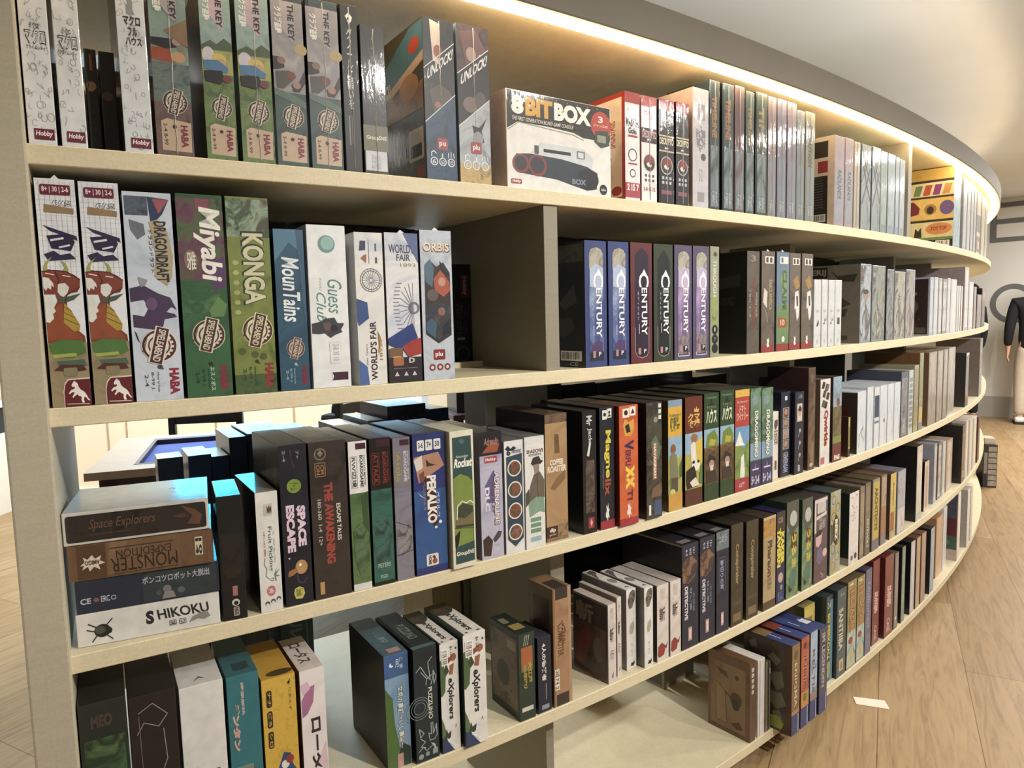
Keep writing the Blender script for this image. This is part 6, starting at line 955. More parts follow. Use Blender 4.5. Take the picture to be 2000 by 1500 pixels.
gd = [r('picture', 0, 0, 1, 1, 'A|#26382f,#2c4238,#1f2e27|14|1'), r('picture', .14, .62, .86, .84, '#b5643a'), pg('picture', [(.14, .62), (.86, .62), (.86, .56), (.14, .56)], '#7d7a4a'), ln('icon', [(.3, .86), (.42, .97)], .03, '#c9c9bd'), ln('icon', [(.42, .86), (.54, .97)], .03, '#c9c9bd'), ln('icon', [(.54, .86), (.66, .97)], .03, '#c9c9bd'), tx('title', '2の国遊び', .26, .36, .50, .64, '#c2a64a', -90, .03), tx('title', '大江戸', .56, .42, .82, .66, '#c2a64a', -90, .04), r('publisher_mark', .14, .10, .86, .15, '#c9c9bf'),
      r('side_panel', .06, .1, .94, .92, 'A|#5d4a3a,#77604a,#3f3227|24|1', 'L'), el('side_picture', .45, .45, .22, '#3a2c24', .15, 'L'), r('side_label', .6, .78, .9, .88, '#8a8070', 'L'), r('top_mark', .1, .55, .5, .8, '#8a8466', 'T'), r('top_mark', .15, .2, .85, .45, '#a58d4a', 'T')]
box('grdk', 'small dark green box with orange panel and brown pictured side, fourth shelf', '#1f2c26', '#26382f', gd, d=.11, top='#233029', sh=.95, yaw=-.02)
box('navy4', 'small navy box with white vertical Japanese title, between green and cardboard ones', '#1d2230', '#232a3c', [tx('title', '4人の容疑者', .3, .42, .62, .92, '#d5d3cf', -90, .04), r('subtitle', .55, .16, .62, .38, '#77798a'), rr('publisher_mark', .25, .04, .8, .10, '#8d8f9c', .05, .2)], d=.09, top='#3a3a44', sh=.95)
cm = [r('picture', 0, 0, 1, 1, 'A|#a57a58,#b08762,#966d4d|14|1'), r('edge_strip', .85, 0, .97, 1, '#b89270'), r('edge_strip', .0, 0, .1, 1, '#8f6a4a'), r('window', .14, .905, .80, 1, '#35302c'), r('window', .14, 0, .82, .10, '#3a3430'), tx('title', 'COMMUTER', .24, .42, .56, .70, '#6d4a30', -90, .03), ln('title', [(.2, .66), (.5, .72), (.7, .62)], .03, '#6d4a30'), tx('title', 'TRAIN', .45, .52, .66, .66, '#6d4a30', -90, .02)]
for i in range(3): cm.append(r('icon_row', .06, .14+.062*i, .30, .195+.062*i, '#d9d2c6'))
cm += [tx('icon_row', '20 7+ 2', .1, .15, .26, .31, '#4a3a2c', -90, .02), r('side_panel', .2, .2, .85, .9, 'A|#4f4030,#3a2e22,#5d4a36|20|1', 'L'), r('window', .14, .0, .80, .55, '#35302c', 'T')]
box('comm', 'kraft cardboard box with dark windows at both ends, at the bay divider', '#8a6748', '#a57a58', cm, d=.085, left='#6d543c', top='#8d6a4a', sh=.95)
zs = [r('side_panel', .03, .03, .97, .97, 'A|#4a3530,#5d4238,#3a2a26|20|1', 'L'), r('side_panel', .03, .66, .97, .97, '#3a2b28', 'L'), tx('side_picture', '斬', .1, .66, .6, .92, '#7d706a', 0, .05, 0, 'L'), pg('side_picture', [(.3, .1), (.6, .5), (.4, .6), (.05, .4), (.05, .1)], '#7d3a30', 'L'), el('side_picture', .75, .38, .16, '#6d6a52', .16, 'L'), r('side_panel', .8, .3, .94, .66, '#6a5548', 'L')]
def zan(red=True, s=0):
    o = [r('picture', 0, 0, 1, 1, 'A|#c5bcb5,#d2cac4,#b5aaa4|22|1'), tx('title', '斬', .2, .52, .7, .70, '#4a4240', 0, .02), r('picture', .3, .8, .7, .95, 'A|#a89c94,#c5bcb5,#8d8078|60|1')]
    if red: o += [pg('picture', [(.05, .08), (.1, .2), (.4, .24), (.75, .18), (.6, .07), (.2, .05)], '#9c3a38'), pg('picture', [(.7, .16), (.95, .24), (.8, .14)], '#55403c')]
    else: o += [tx('title', '行', .25, .3, .7, .42, '#5d524d', 0), pg('picture', [(.4, .08), (.7, .14), (.6, .05)], '#77685f')]
    return o
box('zanA', 'box with a dark red pictured side and narrow speckled white spine, fourth shelf', '#7d716a', '#c5bcb5', zan(False)+zs, d=.12, top='#b5aca5', sh=.97)
box('zanB', 'speckled white spine squeezed behind the red pictured-side box', '#b5aca5', '#c9c0b9', zan(False), d=.13, sh=.97)
def horse():
    return [r('picture', 0, 0, 1, 1, '#dad8d4'), pg('emblem', [(.15, .86), (.35, .96), (.7, .99), (.95, .96), (.9, .86), (.7, .80), (.6, .76), (.3, .76), (.2, .80)], 'A|#4a4240,#8a7f7a,#332c2b,#a59c96|80|1'), pg('emblem', [(.3, .48), (.4, .56), (.75, .6), (.8, .5), (.6, .44), (.35, .44)], 'A|#8d9a86,#c2a88a,#7fa5a0|60|1'), tx('subtitle', '野に放つ', .45, .16, .62, .32, '#a9a5a0', -90), pg('icon', [(.4, .04), (.5, .08), (.7, .07), (.8, .1), (.85, .06), (.7, .03)], '#26242a'), pg('top_mark', [(.1, .6), (.4, .72), (.9, .85), (.8, .96), (.2, .92)], 'A|#4a4442,#77706c|60|1', 'T'), el('top_mark', .6, .42, .3, '#8d8680', .1, 'T'), pg('top_mark', [(.4, .1), (.6, .14), (.8, .08)], '#3a3534', 'T')]
box('hrsA', 'white box with a dark horse-like blot, grey page edge at left, first of two', '#8f8d8a', '#dad8d4', horse(), d=.155, tray='#8f8c88', top='#d5d2cd', sh=.97)
box('hrsB', 'white box with a dark horse-like blot, beside the red-footed white pair', '#8f8d8a', '#dad8d4', horse(), d=.15, tray='#85827e', top='#d5d2cd', sh=.97)
box('zanC', 'off-white box with a red crab-like mark at the foot, first of two', '#a59d97', '#cbc3bd', zan(True), d=.16, tray='#55504d', top='#b9b1aa', sh=.95)
box('zanD', 'off-white box with a red crab-like mark at the foot, touching the navy box', '#a59d97', '#cbc3bd', zan(True), d=.16, top='#b9b1aa', sh=.95)
def nvy(i):
    o = [r('picture', 0, 0, 1, 1, 'A|#23283a,#2b3146,#1c2030|14|1')]
    if i < 2: o += [pg('picture', [(.0, .82), (.2, .86), (.6, .88), (.95, .80), (.8, .68), (.4, .62), (.05, .64)], 'A|#6d4f42,#8d6a52,#4a352f,#3a3a4a|34|1'), tx('title', 'DETECTIVE', .16, .28, .36, .60, '#c9c5cc', -90, .05), tx('subtitle', '甘い蜜', .48, .36, .60, .58, '#8d92a8', -90), tx('subtitle', '名探偵', .66, .34, .78, .52, '#77809a', -90)]
    else: o += [tx('title', '裏切りの町', .3, .42, .60, .72, '#8d9ab5', -90, .03), ln('title', [(.2, .4), (.2, .74), (.72, .74), (.72, .4)], .02, '#6d7a96'), r('picture', 0, .82, 1, 1, 'A|#3f4a55,#6d7a80,#2b333c|40|1')]
    o += [tx('icon', t, .22+.22*j_, .89, .34+.22*j_, .955, '#b9bac4', -90) for j_, t in enumerate(('4-5', '90', '15+'))]
    o += [r('publisher_mark', .38, .07, .6, .20, '#c59a98'), r('publisher_mark', .43, .09, .55, .18, '#e0c9c4'), r('top_mark', .2, .05, .8, .15, '#77706f', 'T')]
    if i == 0: o += [tx('side_text', 'DETECTIVE', .25, .60, .85, .68, '#4a4a52', 0, .01, 0, 'L'), r('side_edge', 0, .985, 1, 1, '#a8947a', 'L')]
    return o
box('nvyA', 'dark navy box with brown figures, its black side rising behind the white boxes', '#17181e', '#23283a', nvy(0), d=.2, top='#22222c', left='#15161b', sh=.95)
box('nvyB', 'dark navy box with brown figures, wedged between two other navy boxes', '#17181e', '#23283a', nvy(1), d=.2, top='#22222c', sh=.95)
box('nvyC', 'dark navy box with a pale framed title and grey top picture', '#17181e', '#23283a', nvy(2), d=.2, top='#2b2b30', sh=.95)
def cnv(): return [r('picture', 0, 0, 1, 1, 'A|#3a3429,#443d30,#2f2a21|14|1'), tx('title', 'Conspiraler', .32, .40, .66, .80, '#a58f5d', -90, .03), tx('subtitle', '密 約', .4, .28, .56, .36, '#5d523d', -90), r('foot', .18, .04, .84, .12, '#7d6a48'), r('picture', .1, .2, .9, .24, '#4f4636')]
box('cnvA', 'dark olive-brown box with gold vertical title, beside the navy boxes', '#231f18', '#3a3429', cnv(), top='#2f2a24', sh=.93)
box('cnvB', 'dark olive-brown box with gold vertical title, beside the tan parchment box', '#231f18', '#3a3429', cnv(), top='#2f2a24', sh=.93)
box('tan', 'tan parchment box with brown title and fiery sky at the top', '#3a2c20', '#a58f66', [r('picture', 0, 0, 1, 1, 'A|#a58f66,#b59f75,#94805a|16|1'), r('picture', 0, .78, 1, .97, 'A|#8d6a3a,#c28f45,#5d4a3a|24|1'), r('picture', 0, .97, 1, 1, '#c2b08a'), tx('title', 'Pharaon', .35, .35, .72, .74, '#5d4528', -90, .04), tx('subtitle', '暗黒城', .3, .2, .7, .34, '#77603d', -90), r('foot', 0, 0, 1, .09, '#5a4636')], top='#43382c', sh=.95)
box('kakr', 'slim navy box with bright yellow stacked lettering in its upper half', '#26264a', '#2b2f5c', [r('picture', 0, .75, 1, 1, '#3a3330'), tx('subtitle', 'CSI', .15, .88, .7, .94, '#8d8078', 0, .03), tx('title', 'KAKER\nTAVERN', .05, .40, .9, .82, '#e3d43a', -90, .07), el('picture', .5, .28, .3, '#c2a596', .055), el('picture', .6, .17, .15, '#8d8aa5', .03), tx('foot', 'LUS', .2, .03, .8, .12, '#5d74a8', -90, .03)], sh=.95)
def gn(): return [r('picture', 0, 0, 1, 1, 'A|#5d7a55,#7a9a6a,#4a6a58,#8fae9a|14|1'), pg('picture', [(0, 1), (1, 1), (1, .72), (.3, .66), (0, .8)], '#4a4f4a'), el('picture', .55, .82, .3, '#a9b0aa', .08), pg('title', [(.35, .52), (.42, .68), (.85, .66), (.9, .5)], '#5d3520'), tx('title', 'うるま', .42, .30, .82, .66, '#c9b84a', -90, .05), rr('publisher_mark', .2, .06, .45, .13, '#1f241f', .04, .2), pg('picture', [(.2, .2), (.5, .3), (.9, .25), (.8, .1), (.3, .1)], '#4f7a6a')]
box('gnA', 'green watercolour box with yellow title, beside the yellow-lettered slim box', '#26402a', '#5d7a55', gn(), sh=.93, top='#333a30', wrap=.4)
box('gnB', 'green watercolour box with yellow title, beside the mauve-brown one', '#26402a', '#5d7a55', gn(), sh=.93, top='#333a30', wrap=.4)
box('anim', 'mauve-brown box with a dark-haired figure holding up a pale hand', '#3f3236', '#5a4a4f', [r('frame', 0, .6, .12, .99, '#c9c2bc'), r('frame', 0, .95, .95, .99, '#c9c2bc'), rr('picture', .2, .82, .85, .95, '#b9b6b2', .06, .3), pg('picture', [(.15, .79), (.9, .82), (.9, .78), (.15, .75)], '#c9c5c0'), tx('title', 'DEAD\nN TREE', .35, .62, .8, .75, '#a9a5a2', -90, .03), pg('picture', [(.1, .54), (.3, .6), (.6, .58), (.5, .46), (.3, .42), (.12, .45)], '#c5a5a8'), pg('picture', [(.1, .58), (.4, .63), (.62, .6), (.5, .56), (.15, .55)], '#26202a'), el('picture', .8, .33, .17, '#c9a9ab', .05), pg('picture', [(.2, .4), (.5, .42), (.7, .28), (.4, .2), (.15, .26)], '#6a5f78'), ln('picture', [(.5, .1), (.7, .06), (.6, .04)], .04, '#a9a2a5')], sh=.93)
box('bee', 'blue and yellow honeycomb box with a black lettered lozenge', '#3f4a4a', '#8aa0aa', [r('picture', 0, 0, 1, 1, 'A|#7f9aa8,#b59a4a,#93a8a8,#c2a855|24|1'), *[ring('picture', .3+.4*(i % 2), .1+.1*i, .2, .02, '#4a5d68') for i in range(9)], pg('title', [(.3, .42), (.55, .34), (.8, .42), (.8, .64), (.55, .72), (.3, .62)], '#26231c'), tx('title', 'BEEZ', .42, .40, .68, .66, '#dcd6c6', -90, .05), pg('picture', [(.05, .36), (.25, .4), (.25, .6), (.05, .62)], '#5d3f26')], sh=.93, wrap=.3)
box('dots', 'white box speckled with pink dots, its dark green side in view', '#1d261c', '#d2ccc9', [*[el('picture', .15+.7*random.Random(i).random(), .6+.36*random.Random(i+50).random(), .05, '#a58a8d', .012) for i in range(12)], r('icon', .2, .06, .42, .12, '#6d5d58'), el('icon', .7, .1, .14, '#3a3433'), r('side_panel', 0, 0, 1, .1, '#8d8a7a', 'L')], sh=.93, left='#1d261c', d=.17)
box('bro1', 'narrow brown box touching the pink-dotted white box', '#6d5f4c', '#857560', [r('picture', .1, .05, .9, .9, 'A|#857560,#a5937a,#6a5c4a|40|.6')], sh=.95)
box('bro2', 'narrow brown box with white vertical lettering on fourth shelf', '#4f4538', '#6d5f50', [r('picture', .1, .5, .9, .95, 'A|#6d5f50,#857868,#5a4e42|40|.6'), tx('title', 'REYKHOLT', .3, .1, .75, .5, '#b5aea2', -90, .05)], sh=.95)
box('yl1', 'brown box with a tall yellow title plate, third right of the dotted white box', '#5d4f33', '#7d7a80', [r('plate', .08, .16, .92, .96, '#c2a84a'), tx('title', 'ARCHITECTS', .3, .28, .72, .88, '#5d4a22', -90, .04), r('foot', .05, .01, .95, .15, '#6d6a78')], sh=.93)
box('yl2', 'orange-brown mottled box right of the yellow title plate', '#6d5542', '#8a6d58', [r('picture', .08, .55, .92, .97, 'A|#8a7d70,#a59683,#6d5f52|40|1'), r('picture', .08, .15, .92, .55, '#a5704f'), r('foot', .08, .01, .92, .14, '#7d7a80')], sh=.95)
box('yl3', 'pale yellow box with red-orange lower plate on fourth shelf', '#4f3a33', '#cbb35a', [r('plate', .1, .42, .9, .98, '#cdb65d'), tx('title', 'Brettspiel', .35, .5, .65, .85, '#6d5a2a', -90, .03), r('plate', .1, .12, .7, .41, '#a8553a'), r('foot', .1, .02, .9, .12, '#b5aa85')], sh=.93)
box('yl4', 'grey-violet box with pale lower half beside the wide dark gap', '#6d6d78', '#8f929c', [r('picture', .06, .4, .94, .98, 'A|#8f929c,#a5a8ad,#777b88|30|.6'), r('picture', .06, .02, .94, .4, 'A|#b5b2b0,#c9c5c0,#9a98a0|30|.6')], sh=.9)
box('blk1', 'white-edged box with a tall black side and small lists, fourth shelf', '#161514', '#b9b4ab', [r('picture', .1, .1, .9, .9, 'A|#b9b4ab,#cfcac0,#a19b90|40|.4'), r('side_label', .2, .35, .7, .42, '#55584a', 'L'), r('side_label', .2, .27, .7, .33, '#4a4d42', 'L'), r('side_label', .25, .1, .75, .2, '#8a877c', 'L')], left='#131211', d=.17, sh=.95)
box('blk2', 'small box with black side and pinkish cream spine past the white-edged one', '#17120f', '#c5b3a2', [r('picture', .3, .05, .7, .9, '#a89585')], left='#15110e', d=.12, sh=.95)
for i, (c, lab) in enumerate((('#8d8f9a', 'blue-grey box, first of four before the black barred box'), ('#5d5a5f', 'dark grey box, second of four before the black barred box'), ('#aab0b5', 'silvery box, third of four before the black barred box'), ('#b39a86', 'tan-pink wide box, last of four before the black barred box'))):
    box('pk%d' % (i+1), lab, c, c, [r('picture', .15, .05, .85, .95, 'A|%s,#c5bfb8,%s|40|.4' % (c, c))], wrap=.4, sh=.9)
box('kbar', 'black box with a pale code label near the far end, fourth shelf', '#141312', '#191817', [r('code_label', .2, .1, .85, .2, '#a9a89c'), r('code_label', .35, .12, .7, .18, '#3a3a36'), tx('title', '24', .3, .8, .6, .86, '#a5a29a', 0, .03)], wrap=.6, dw=1.3)
for i, (c, lab) in enumerate((('#b3aaa5', 'greyish white box right of the black barred box'), ('#c2bab0', 'cream-white box, second right of the black barred box'), ('#cdc8b8', 'ivory box, third right of the black barred box'), ('#5a2826', 'maroon box closing the fourth shelf at the far end'))):
    box('we%d' % (i+1), lab, c, c, [r('picture', .15, .03, .8, .97, 'A|%s,#d9d5cd,%s|40|.4' % (c, c) if i < 3 else c)], sh=.9)
# ------------------------------------------------------------------ BOTTOM SHELF
wd = [r('picture', 0, 0, 1, 1, '#6a4a33'), *[r('icon_row', .3, .6+.07*i, .75, .65+.07*i, '#b9b2a8') for i in range(5)], r('side_panel', 0, 0, 1, 1, 'A|#6d4c34,#7d5a3f,#5a3e2a|14|.5', 'L'), r('side_panel', .06, .06, .9, .88, 'A|#8a6c4c,#997a57,#785c40|10|.4', 'L'), pg('side_picture', [(.2, .12), (.2, .62), (.42, .52), (.46, .12)], '#a18462', 'L'), ln('side_picture', [(.2, .12), (.2, .62), (.42, .52), (.46, .12), (.2, .12)], .012, '#5d4530', 'L'), el('side_picture', .68, .47, .14, '#55402f', .09, 'L'), el('side_picture', .68, .40, .09, '#3f2f24', .07, 'L'), ln('side_picture', [(.42, .52), (.6, .46)], .03, '#4a3729', 'L'), pg('side_picture', [(.2, .80), (.45, .78), (.5, .70), (.3, .74)], '#5a432f', 'L'), el('side_picture', .7, .75, .05, '#4f3b2b', .03, 'L'), pg('side_picture', [(.55, .14), (.75, .2), (.85, .12), (.7, .09)], '#5a432f', 'L'), r('top_mark', 0, 0, 1, 1, '#684932', 'T')]
box('wood', 'wood-brown box with a sepia picture of an easel on its broad side', '#6a4a33', '#6a4a33', wd, d=.135, left='#6d4c34', sh=1, at=None)
box('whtb', 'plain white slipcase box beside the wood-brown sepia box', '#d2ccc6', '#dad5d0', [r('edge_strip', .25, .01, .32, .99, '#8d7a75')], d=.115, sh=.95)
box('olv1', 'plain olive-grey box right of the white slipcase', '#5d5545', '#7a7260', [r('edge_strip', .7, 0, .95, 1, '#4a4336')], d=.12, sh=1)
box('olv2', 'olive-grey box with tiny white label near the painted stone-side box', '#4f483b', '#665e4e', [r('publisher_mark', .35, .82, .75, .90, '#d5d2c9'), tx('title', 'MARCH OF ANTS', .4, .28, .65, .76, '#a59e8a', -90, .02)], d=.12, sh=1)
def blueft(pc, tc, name, c2):
    return [r('picture', 0, .22, 1, 1, pc), tx('title', name, .28, .30, .68, .80, c2, -90, .06), tx('title', name, .31, .305, .65, .795, tc, -90, .02), r('foot', 0, 0, 1, .225, '#33427d'), ln('foot', [(.85, .01), (.85, .21)], .05, '#dcdfe8'), r('top_mark', 0, 0, 1, .55, '#33427d', 'T'), ln('top_mark', [(.5, .3), (.5, .55)], .06, '#c9cfe0', 'T')]
es = [r('side_panel', 0, 0, 1, 1, 'A|#3a2e25,#4a3b2f,#2b221c|18|1', 'L')]
for q in ([(.5, .80), (.62, .86), (.78, .80), (.7, .72)], [(.5, .62), (.8, .68), (.85, .52), (.7, .45)], [(.55, .42), (.8, .44), (.9, .32), (.7, .24), (.52, .32)], [(.6, .2), (.75, .24), (.82, .16), (.68, .1)], [(.1, .9), (.25, .94), (.3, .86), (.15, .84)]): es.append(pg('side_picture', q, '#6d6a55', 'L'))
es += [pg('side_picture', [(.5, .03), (.5, .15), (.75, .17), (.85, .1), (.8, .03)], '#8d9a3a', 'L'), r('side_panel', .9, 0, 1, 1, '#553a2a', 'L')]
box('enig', 'brown and navy box with painted stones on its dark side, jutting over the edge', '#2f2620', '#6d4a33', blueft('A|#7d5a3a,#94704a,#5d4029|20|1', '#dcc9a0', 'ENIGMA', '#3f2a1c')+[el('emblem', .5, .88, .2, '#4a5d33', .05), r('picture', .0, .225, 1, .27, '#b5834a'), pg('top_mark', [(0, .55), (1, .55), (1, .9), (0, .85)], '#8a6a45', 'T')]+es, d=.15, top='#33427d', left='#3a2e25', sh=.95)
box('redo', 'red and orange box with navy foot, jutting over the bottom shelf edge', '#6d2a24', '#b5443a', blueft('A|#b5443a,#c9653f,#9c3a35|12|1', '#5d2230', 'INDIGO', '#d9a07a')+[r('picture', 0, .225, 1, .40, '#cf8a3f'), el('emblem', .5, .33, .25, '#6a7a3a', .045), r('icon', .3, .88, .6, .94, '#4a2a2c'), pg('top_mark', [(0, .55), (1, .55), (1, .9), (0, .9)], '#8d3a30', 'T')], d=.15, top='#33427d', sh=.95)
box('bluo', 'light blue picture box with navy foot, jutting over the shelf edge', '#33427d', '#7f9ab8', blueft('A|#7f9ab8,#a3b5c5,#5d78a0|18|1', '#3f4a90', 'KELTIS', '#c9bcae')+[r('picture', 0, .225, 1, .32, 'A|#6d5a70,#a58a6d,#4f5d90|50|1')], d=.15, top='#3a4f86', sh=.95)
box('lege', 'slate-dark box with framed white title and navy foot, jutting over edge', '#2a2c3a', '#3a3a48', blueft('A|#3a3a48,#4a4a58,#2f2f3b|14|1', '#b9b5c0', 'LEGENDEN', '#3a3a48')+[ln('title', [(.25, .30), (.25, .62), (.72, .62), (.72, .80)], .03, '#8d8a98'), tx('icon', 'IM', .3, .84, .7, .94, '#a9a5b2', -90, .02), r('top_mark', .25, .3, .8, .5, '#c9cdd5', 'T')], d=.15, top='#2f3f75', sh=.95)
p_, h_ = cv(1.735, .042)
box('yeltop', 'yellow-fronted box half hidden behind the jutting navy-footed row', '#5d5435', '#c9b34a', [r('picture', 0, .0, 1, .96, 'A|#c9b34a,#d6c25d,#b59f3f|20|1'), r('subtitle', .2, .80, .75, .86, '#8d7a35'), pg('picture', [(.35, .5), (.5, .68), (.7, .6), (.6, .45)], '#a8803a')], at=((p_.x, p_.y, SHELF[5]+.0004), h_, .068, .27), d=.15, top='#8a8450', group=GROUPS[5])
box('blyl', 'dark box with yellow vertical letters and blue right edge, bottom shelf', '#2f3a38', '#3f4a4a', [r('picture', .6, 0, 1, .95, '#6f9aac'), r('picture', .05, .5, .6, .98, 'A|#33403f,#4f5d5a,#26302f|24|1'), tx('title', 'SO PEKKOAU', .2, .28, .58, .80, '#d6c84a', -90, .05), el('picture', .4, .14, .3, '#a8a878', .1), r('icon', .1, .26, .3, .31, '#d5d5cc'), tx('icon', '2-4', .2, .86, .6, .93, '#b9beb5', 0, .02)], sh=.95)
box('sant', 'slate-grey box with cream vertical capitals and a small framed cactus', '#2f3a3f', '#3f4d52', [r('picture', 0, 0, 1, 1, 'A|#3f4d52,#4a595d,#354247|14|1'), tx('title', 'SANTIIBA', .2, .30, .66, .78, '#d2cba8', -90, .02), r('picture', .3, .06, .75, .19, '#c9bc8a'), pg('picture', [(.42, .08), (.5, .17), (.62, .15), (.6, .08)], '#a86a35'), tx('icon', '2-5', .3, .92, .75, .95, '#9aa5a5', 0)], sh=.95)
def tro(): return [r('picture', 0, .42, 1, 1, 'A|#8d7a4a,#a59055,#75683f|18|1'), tx('title', 'TIKIBAZAR', .25, .42, .8, .92, '#7a3a28', -90, .08), tx('title', 'TIKIBAZAR', .3, .43, .75, .91, '#c2924f', -90, .03), r('picture', 0, .02, 1, .42, 'A|#7f9a9a,#b5c2b5,#5d8088|22|1'), el('picture', .4, .32, .25, '#a53a3a', .04), pg('picture', [(.3, .08), (.5, .22), (.75, .18), (.7, .05)], '#c9b56a'), r('icon', .2, .95, .6, .97, '#d2c9a8')]
box('troA', 'tropical yellow-brown box with red-brown letters, beside the slate cactus box', '#5d4f35', '#8d7a4a', tro(), sh=.95)
box('troB', 'tropical yellow-brown box with red-brown letters, beside the violet-grey one', '#5d4f35', '#8d7a4a', tro(), sh=.95)
box('purp', 'violet-grey box with pale blue curly title on the bottom shelf', '#3f3f55', '#5d5a70', [r('picture', 0, 0, 1, 1, 'A|#5d5a70,#6d6a7d,#4a485d|20|1'), tx('title', 'Unlimited', .3, .3, .75, .85, '#8d9abf', -90, .02, .2), tx('subtitle', 'SUP', .25, .06, .7, .25, '#7a8ab0', -90, .02)], sh=.95)
def mrd(): return [r('picture', 0, 0, 1, 1, 'A|#7a3030,#8a3b38,#6a2728|14|1'), tx('title', 'MURDER\nMYSTERY', .25, .36, .75, .62, '#d9bfb2', -90, .05), tx('subtitle', 'CASE', .3, .05, .65, .22, '#c9aaa0', -90, .03)]
box('mord', 'dark red box with cream vertical title, before a deep red gap', '#5a1f20', '#7a3030', mrd(), sh=.93)
box('mor2', 'wider dark red box with cream vertical title, after the deep red gap', '#5a1a1c', '#7a3030', mrd(), left='#5a1a1c', sh=.9)
box('gry5', 'grey spotted box right of the wider dark red box', '#4a4640', '#77706a', [r('picture', .1, .05, .9, .95, 'A|#77706a,#8d867d,#5d5751|50|.6'), r('icon', .3, .12, .6, .16, '#d5d0c6')], sh=.93)
box('crm', 'black-sided box with a glossy cream and teal spine, bottom shelf', '#17181a', '#6d7a70', [r('picture', .2, .05, .7, .95, 'A|#a5a98d,#6d8080,#c2c0a0|40|.4')], left='#131415', sh=.93, wrap=.5)
box('bwk', 'black-sided box with a silvery white spine, bottom shelf', '#14171a', '#b5b2b5', [r('picture', .2, .05, .8, .95, 'A|#b5b2b5,#cac6c6,#8d8f98|40|.4')], left='#111416', sh=.93, wrap=.4)
box('tn1', 'tan-brown box right of the silvery black-sided one', '#5d3f2a', '#b5946d', [r('picture', .15, .02, .85, .98, 'A|#b5946d,#c2a37a,#a38259|40|.4')], sh=.95)
box('tn2', 'pinkish brown box, second of the tan pair on bottom shelf', '#6d4a3a', '#a8826a', [r('picture', .1, .02, .9, .98, 'A|#a8826a,#b8937a,#8d6a55|40|.5')], sh=.95)
box('grk', 'blue-grey box with black side, between the tan boxes', '#1f2224', '#8f9aa5', [r('picture', .2, .05, .8, .9, 'A|#8f9aa5,#a5afb8,#77828d|40|.5')], left='#1b1e20', sh=.93)
box('tn3', 'wide peach-tan box with slim dark red edge, bottom shelf', '#a5754f', '#c29a72', [r('picture', .1, .02, .9, .98, 'A|#c29a72,#cfa880,#b08a63|40|.4')], sh=.9)
box('wt5', 'white box after the peach-tan one on the bottom shelf', '#c9c6c9', '#d5d3d6', [r('picture', .4, .05, .5, .95, '#b5b2b8')], sh=.9, ds=-.02)
wp = [r('side_panel', 0, 0, 1, 1, '#b5a294', 'L'), r('side_picture', .02, .62, .98, .98, 'A|#2f2f45,#4a4a60,#23233a|24|1', 'L'), r('side_picture', .02, .36, .98, .62, '#5d2226', 'L'), r('side_picture', .02, .16, .98, .36, '#3f5a48', 'L'), el('side_picture', .5, .26, .3, '#4f7d5a', .07, 'L'), r('side_label', .2, .05, .6, .13, '#77685d', 'L')]
box('wpic', 'white-edged box whose side shows dark blue, maroon and green picture bands', '#b5a294', '#dcd8d0', wp, d=.15, sh=.55, left='#b5a294')
box('wen1', 'white box with a grey side near the far end of bottom shelf', '#9a9690', '#d9d5cc', [], left='#96928c', sh=.75, d=.15)
box('wen2', 'plain white box last on the bottom shelf, at its curved far end', '#cfcabf', '#dcd8ce', [r('edge_strip', .4, .01, .46, .99, '#a9a49a')], sh=.6, d=.14)
# ------------------------------------------------------------------ games on the far side of the bookcase, seen through it
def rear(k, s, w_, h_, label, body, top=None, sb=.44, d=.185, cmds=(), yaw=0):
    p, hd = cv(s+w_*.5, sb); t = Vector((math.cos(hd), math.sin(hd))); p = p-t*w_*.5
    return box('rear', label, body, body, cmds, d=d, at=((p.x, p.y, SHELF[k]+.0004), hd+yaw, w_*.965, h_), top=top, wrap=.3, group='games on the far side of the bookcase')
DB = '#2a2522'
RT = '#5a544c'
for s, w_, h_, b, lab in ((-.16, .2, .328, '#141210', 'added tall dark filler box behind the two red dragon boxes'), (.06, .21, .328, '#141210', 'added tall dark filler box behind the green second-shelf boxes'), (.3, .3, .328, '#141210', 'added wide dark filler box behind the ferris wheel boxes'), (.85, .3, .328, '#141210', 'added wide dark filler box behind the blue vertical-title boxes'), (1.18, .26, .328, '#141210', 'added wide dark filler box behind the purple vertical-title boxes'),
                        (1.48, .4, .328, '#141210', 'added wide dark filler box behind the red-footed brown boxes'), (2.1, .4, .328, '#141210', 'added wide dark filler box behind the silver wrapped boxes'), (2.55, .35, .328, '#141210', 'added wide dark filler box behind the second-shelf dark gap'), (3.1, .35, .328, '#37302b', 'added dark filler box near the end of the second shelf')):
    rear(2, s, w_, h_, lab, b, sb=.43)  # dark fillers added so the space behind the games reads as shade
for s, w_, h_, b, lab in ((-.165, .30, .24, '#2b2723', 'added dark filler box behind the gap left of the golf-course boxes'), (.3, .2, .2, '#3a3029', 'brown far-side box behind the slim black top-shelf box'), (.72, .3, .215, '#5a4a3c', 'brown far-side box low behind the game console box'), (1.06, .3, .22, '#4f4238', 'brown far-side box low behind the black spy-code boxes'), (2.5, .4, .2, '#6d5a48', 'tan far-side box behind the yellow toy picture box')):  # first box is an added dark filler, blocking light through the gaps
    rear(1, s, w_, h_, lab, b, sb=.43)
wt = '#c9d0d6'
def r3(*a, **k): return rear(3, *a, **k)
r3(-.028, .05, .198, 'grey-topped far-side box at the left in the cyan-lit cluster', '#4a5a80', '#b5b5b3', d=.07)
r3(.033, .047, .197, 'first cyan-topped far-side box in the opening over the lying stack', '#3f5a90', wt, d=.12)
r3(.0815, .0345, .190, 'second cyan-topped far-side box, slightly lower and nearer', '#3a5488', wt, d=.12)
r3(.1195, .037, .227, 'taller grey-topped far-side box at the right of the cyan-lit cluster', '#39486e', '#aab4bd', d=.17)
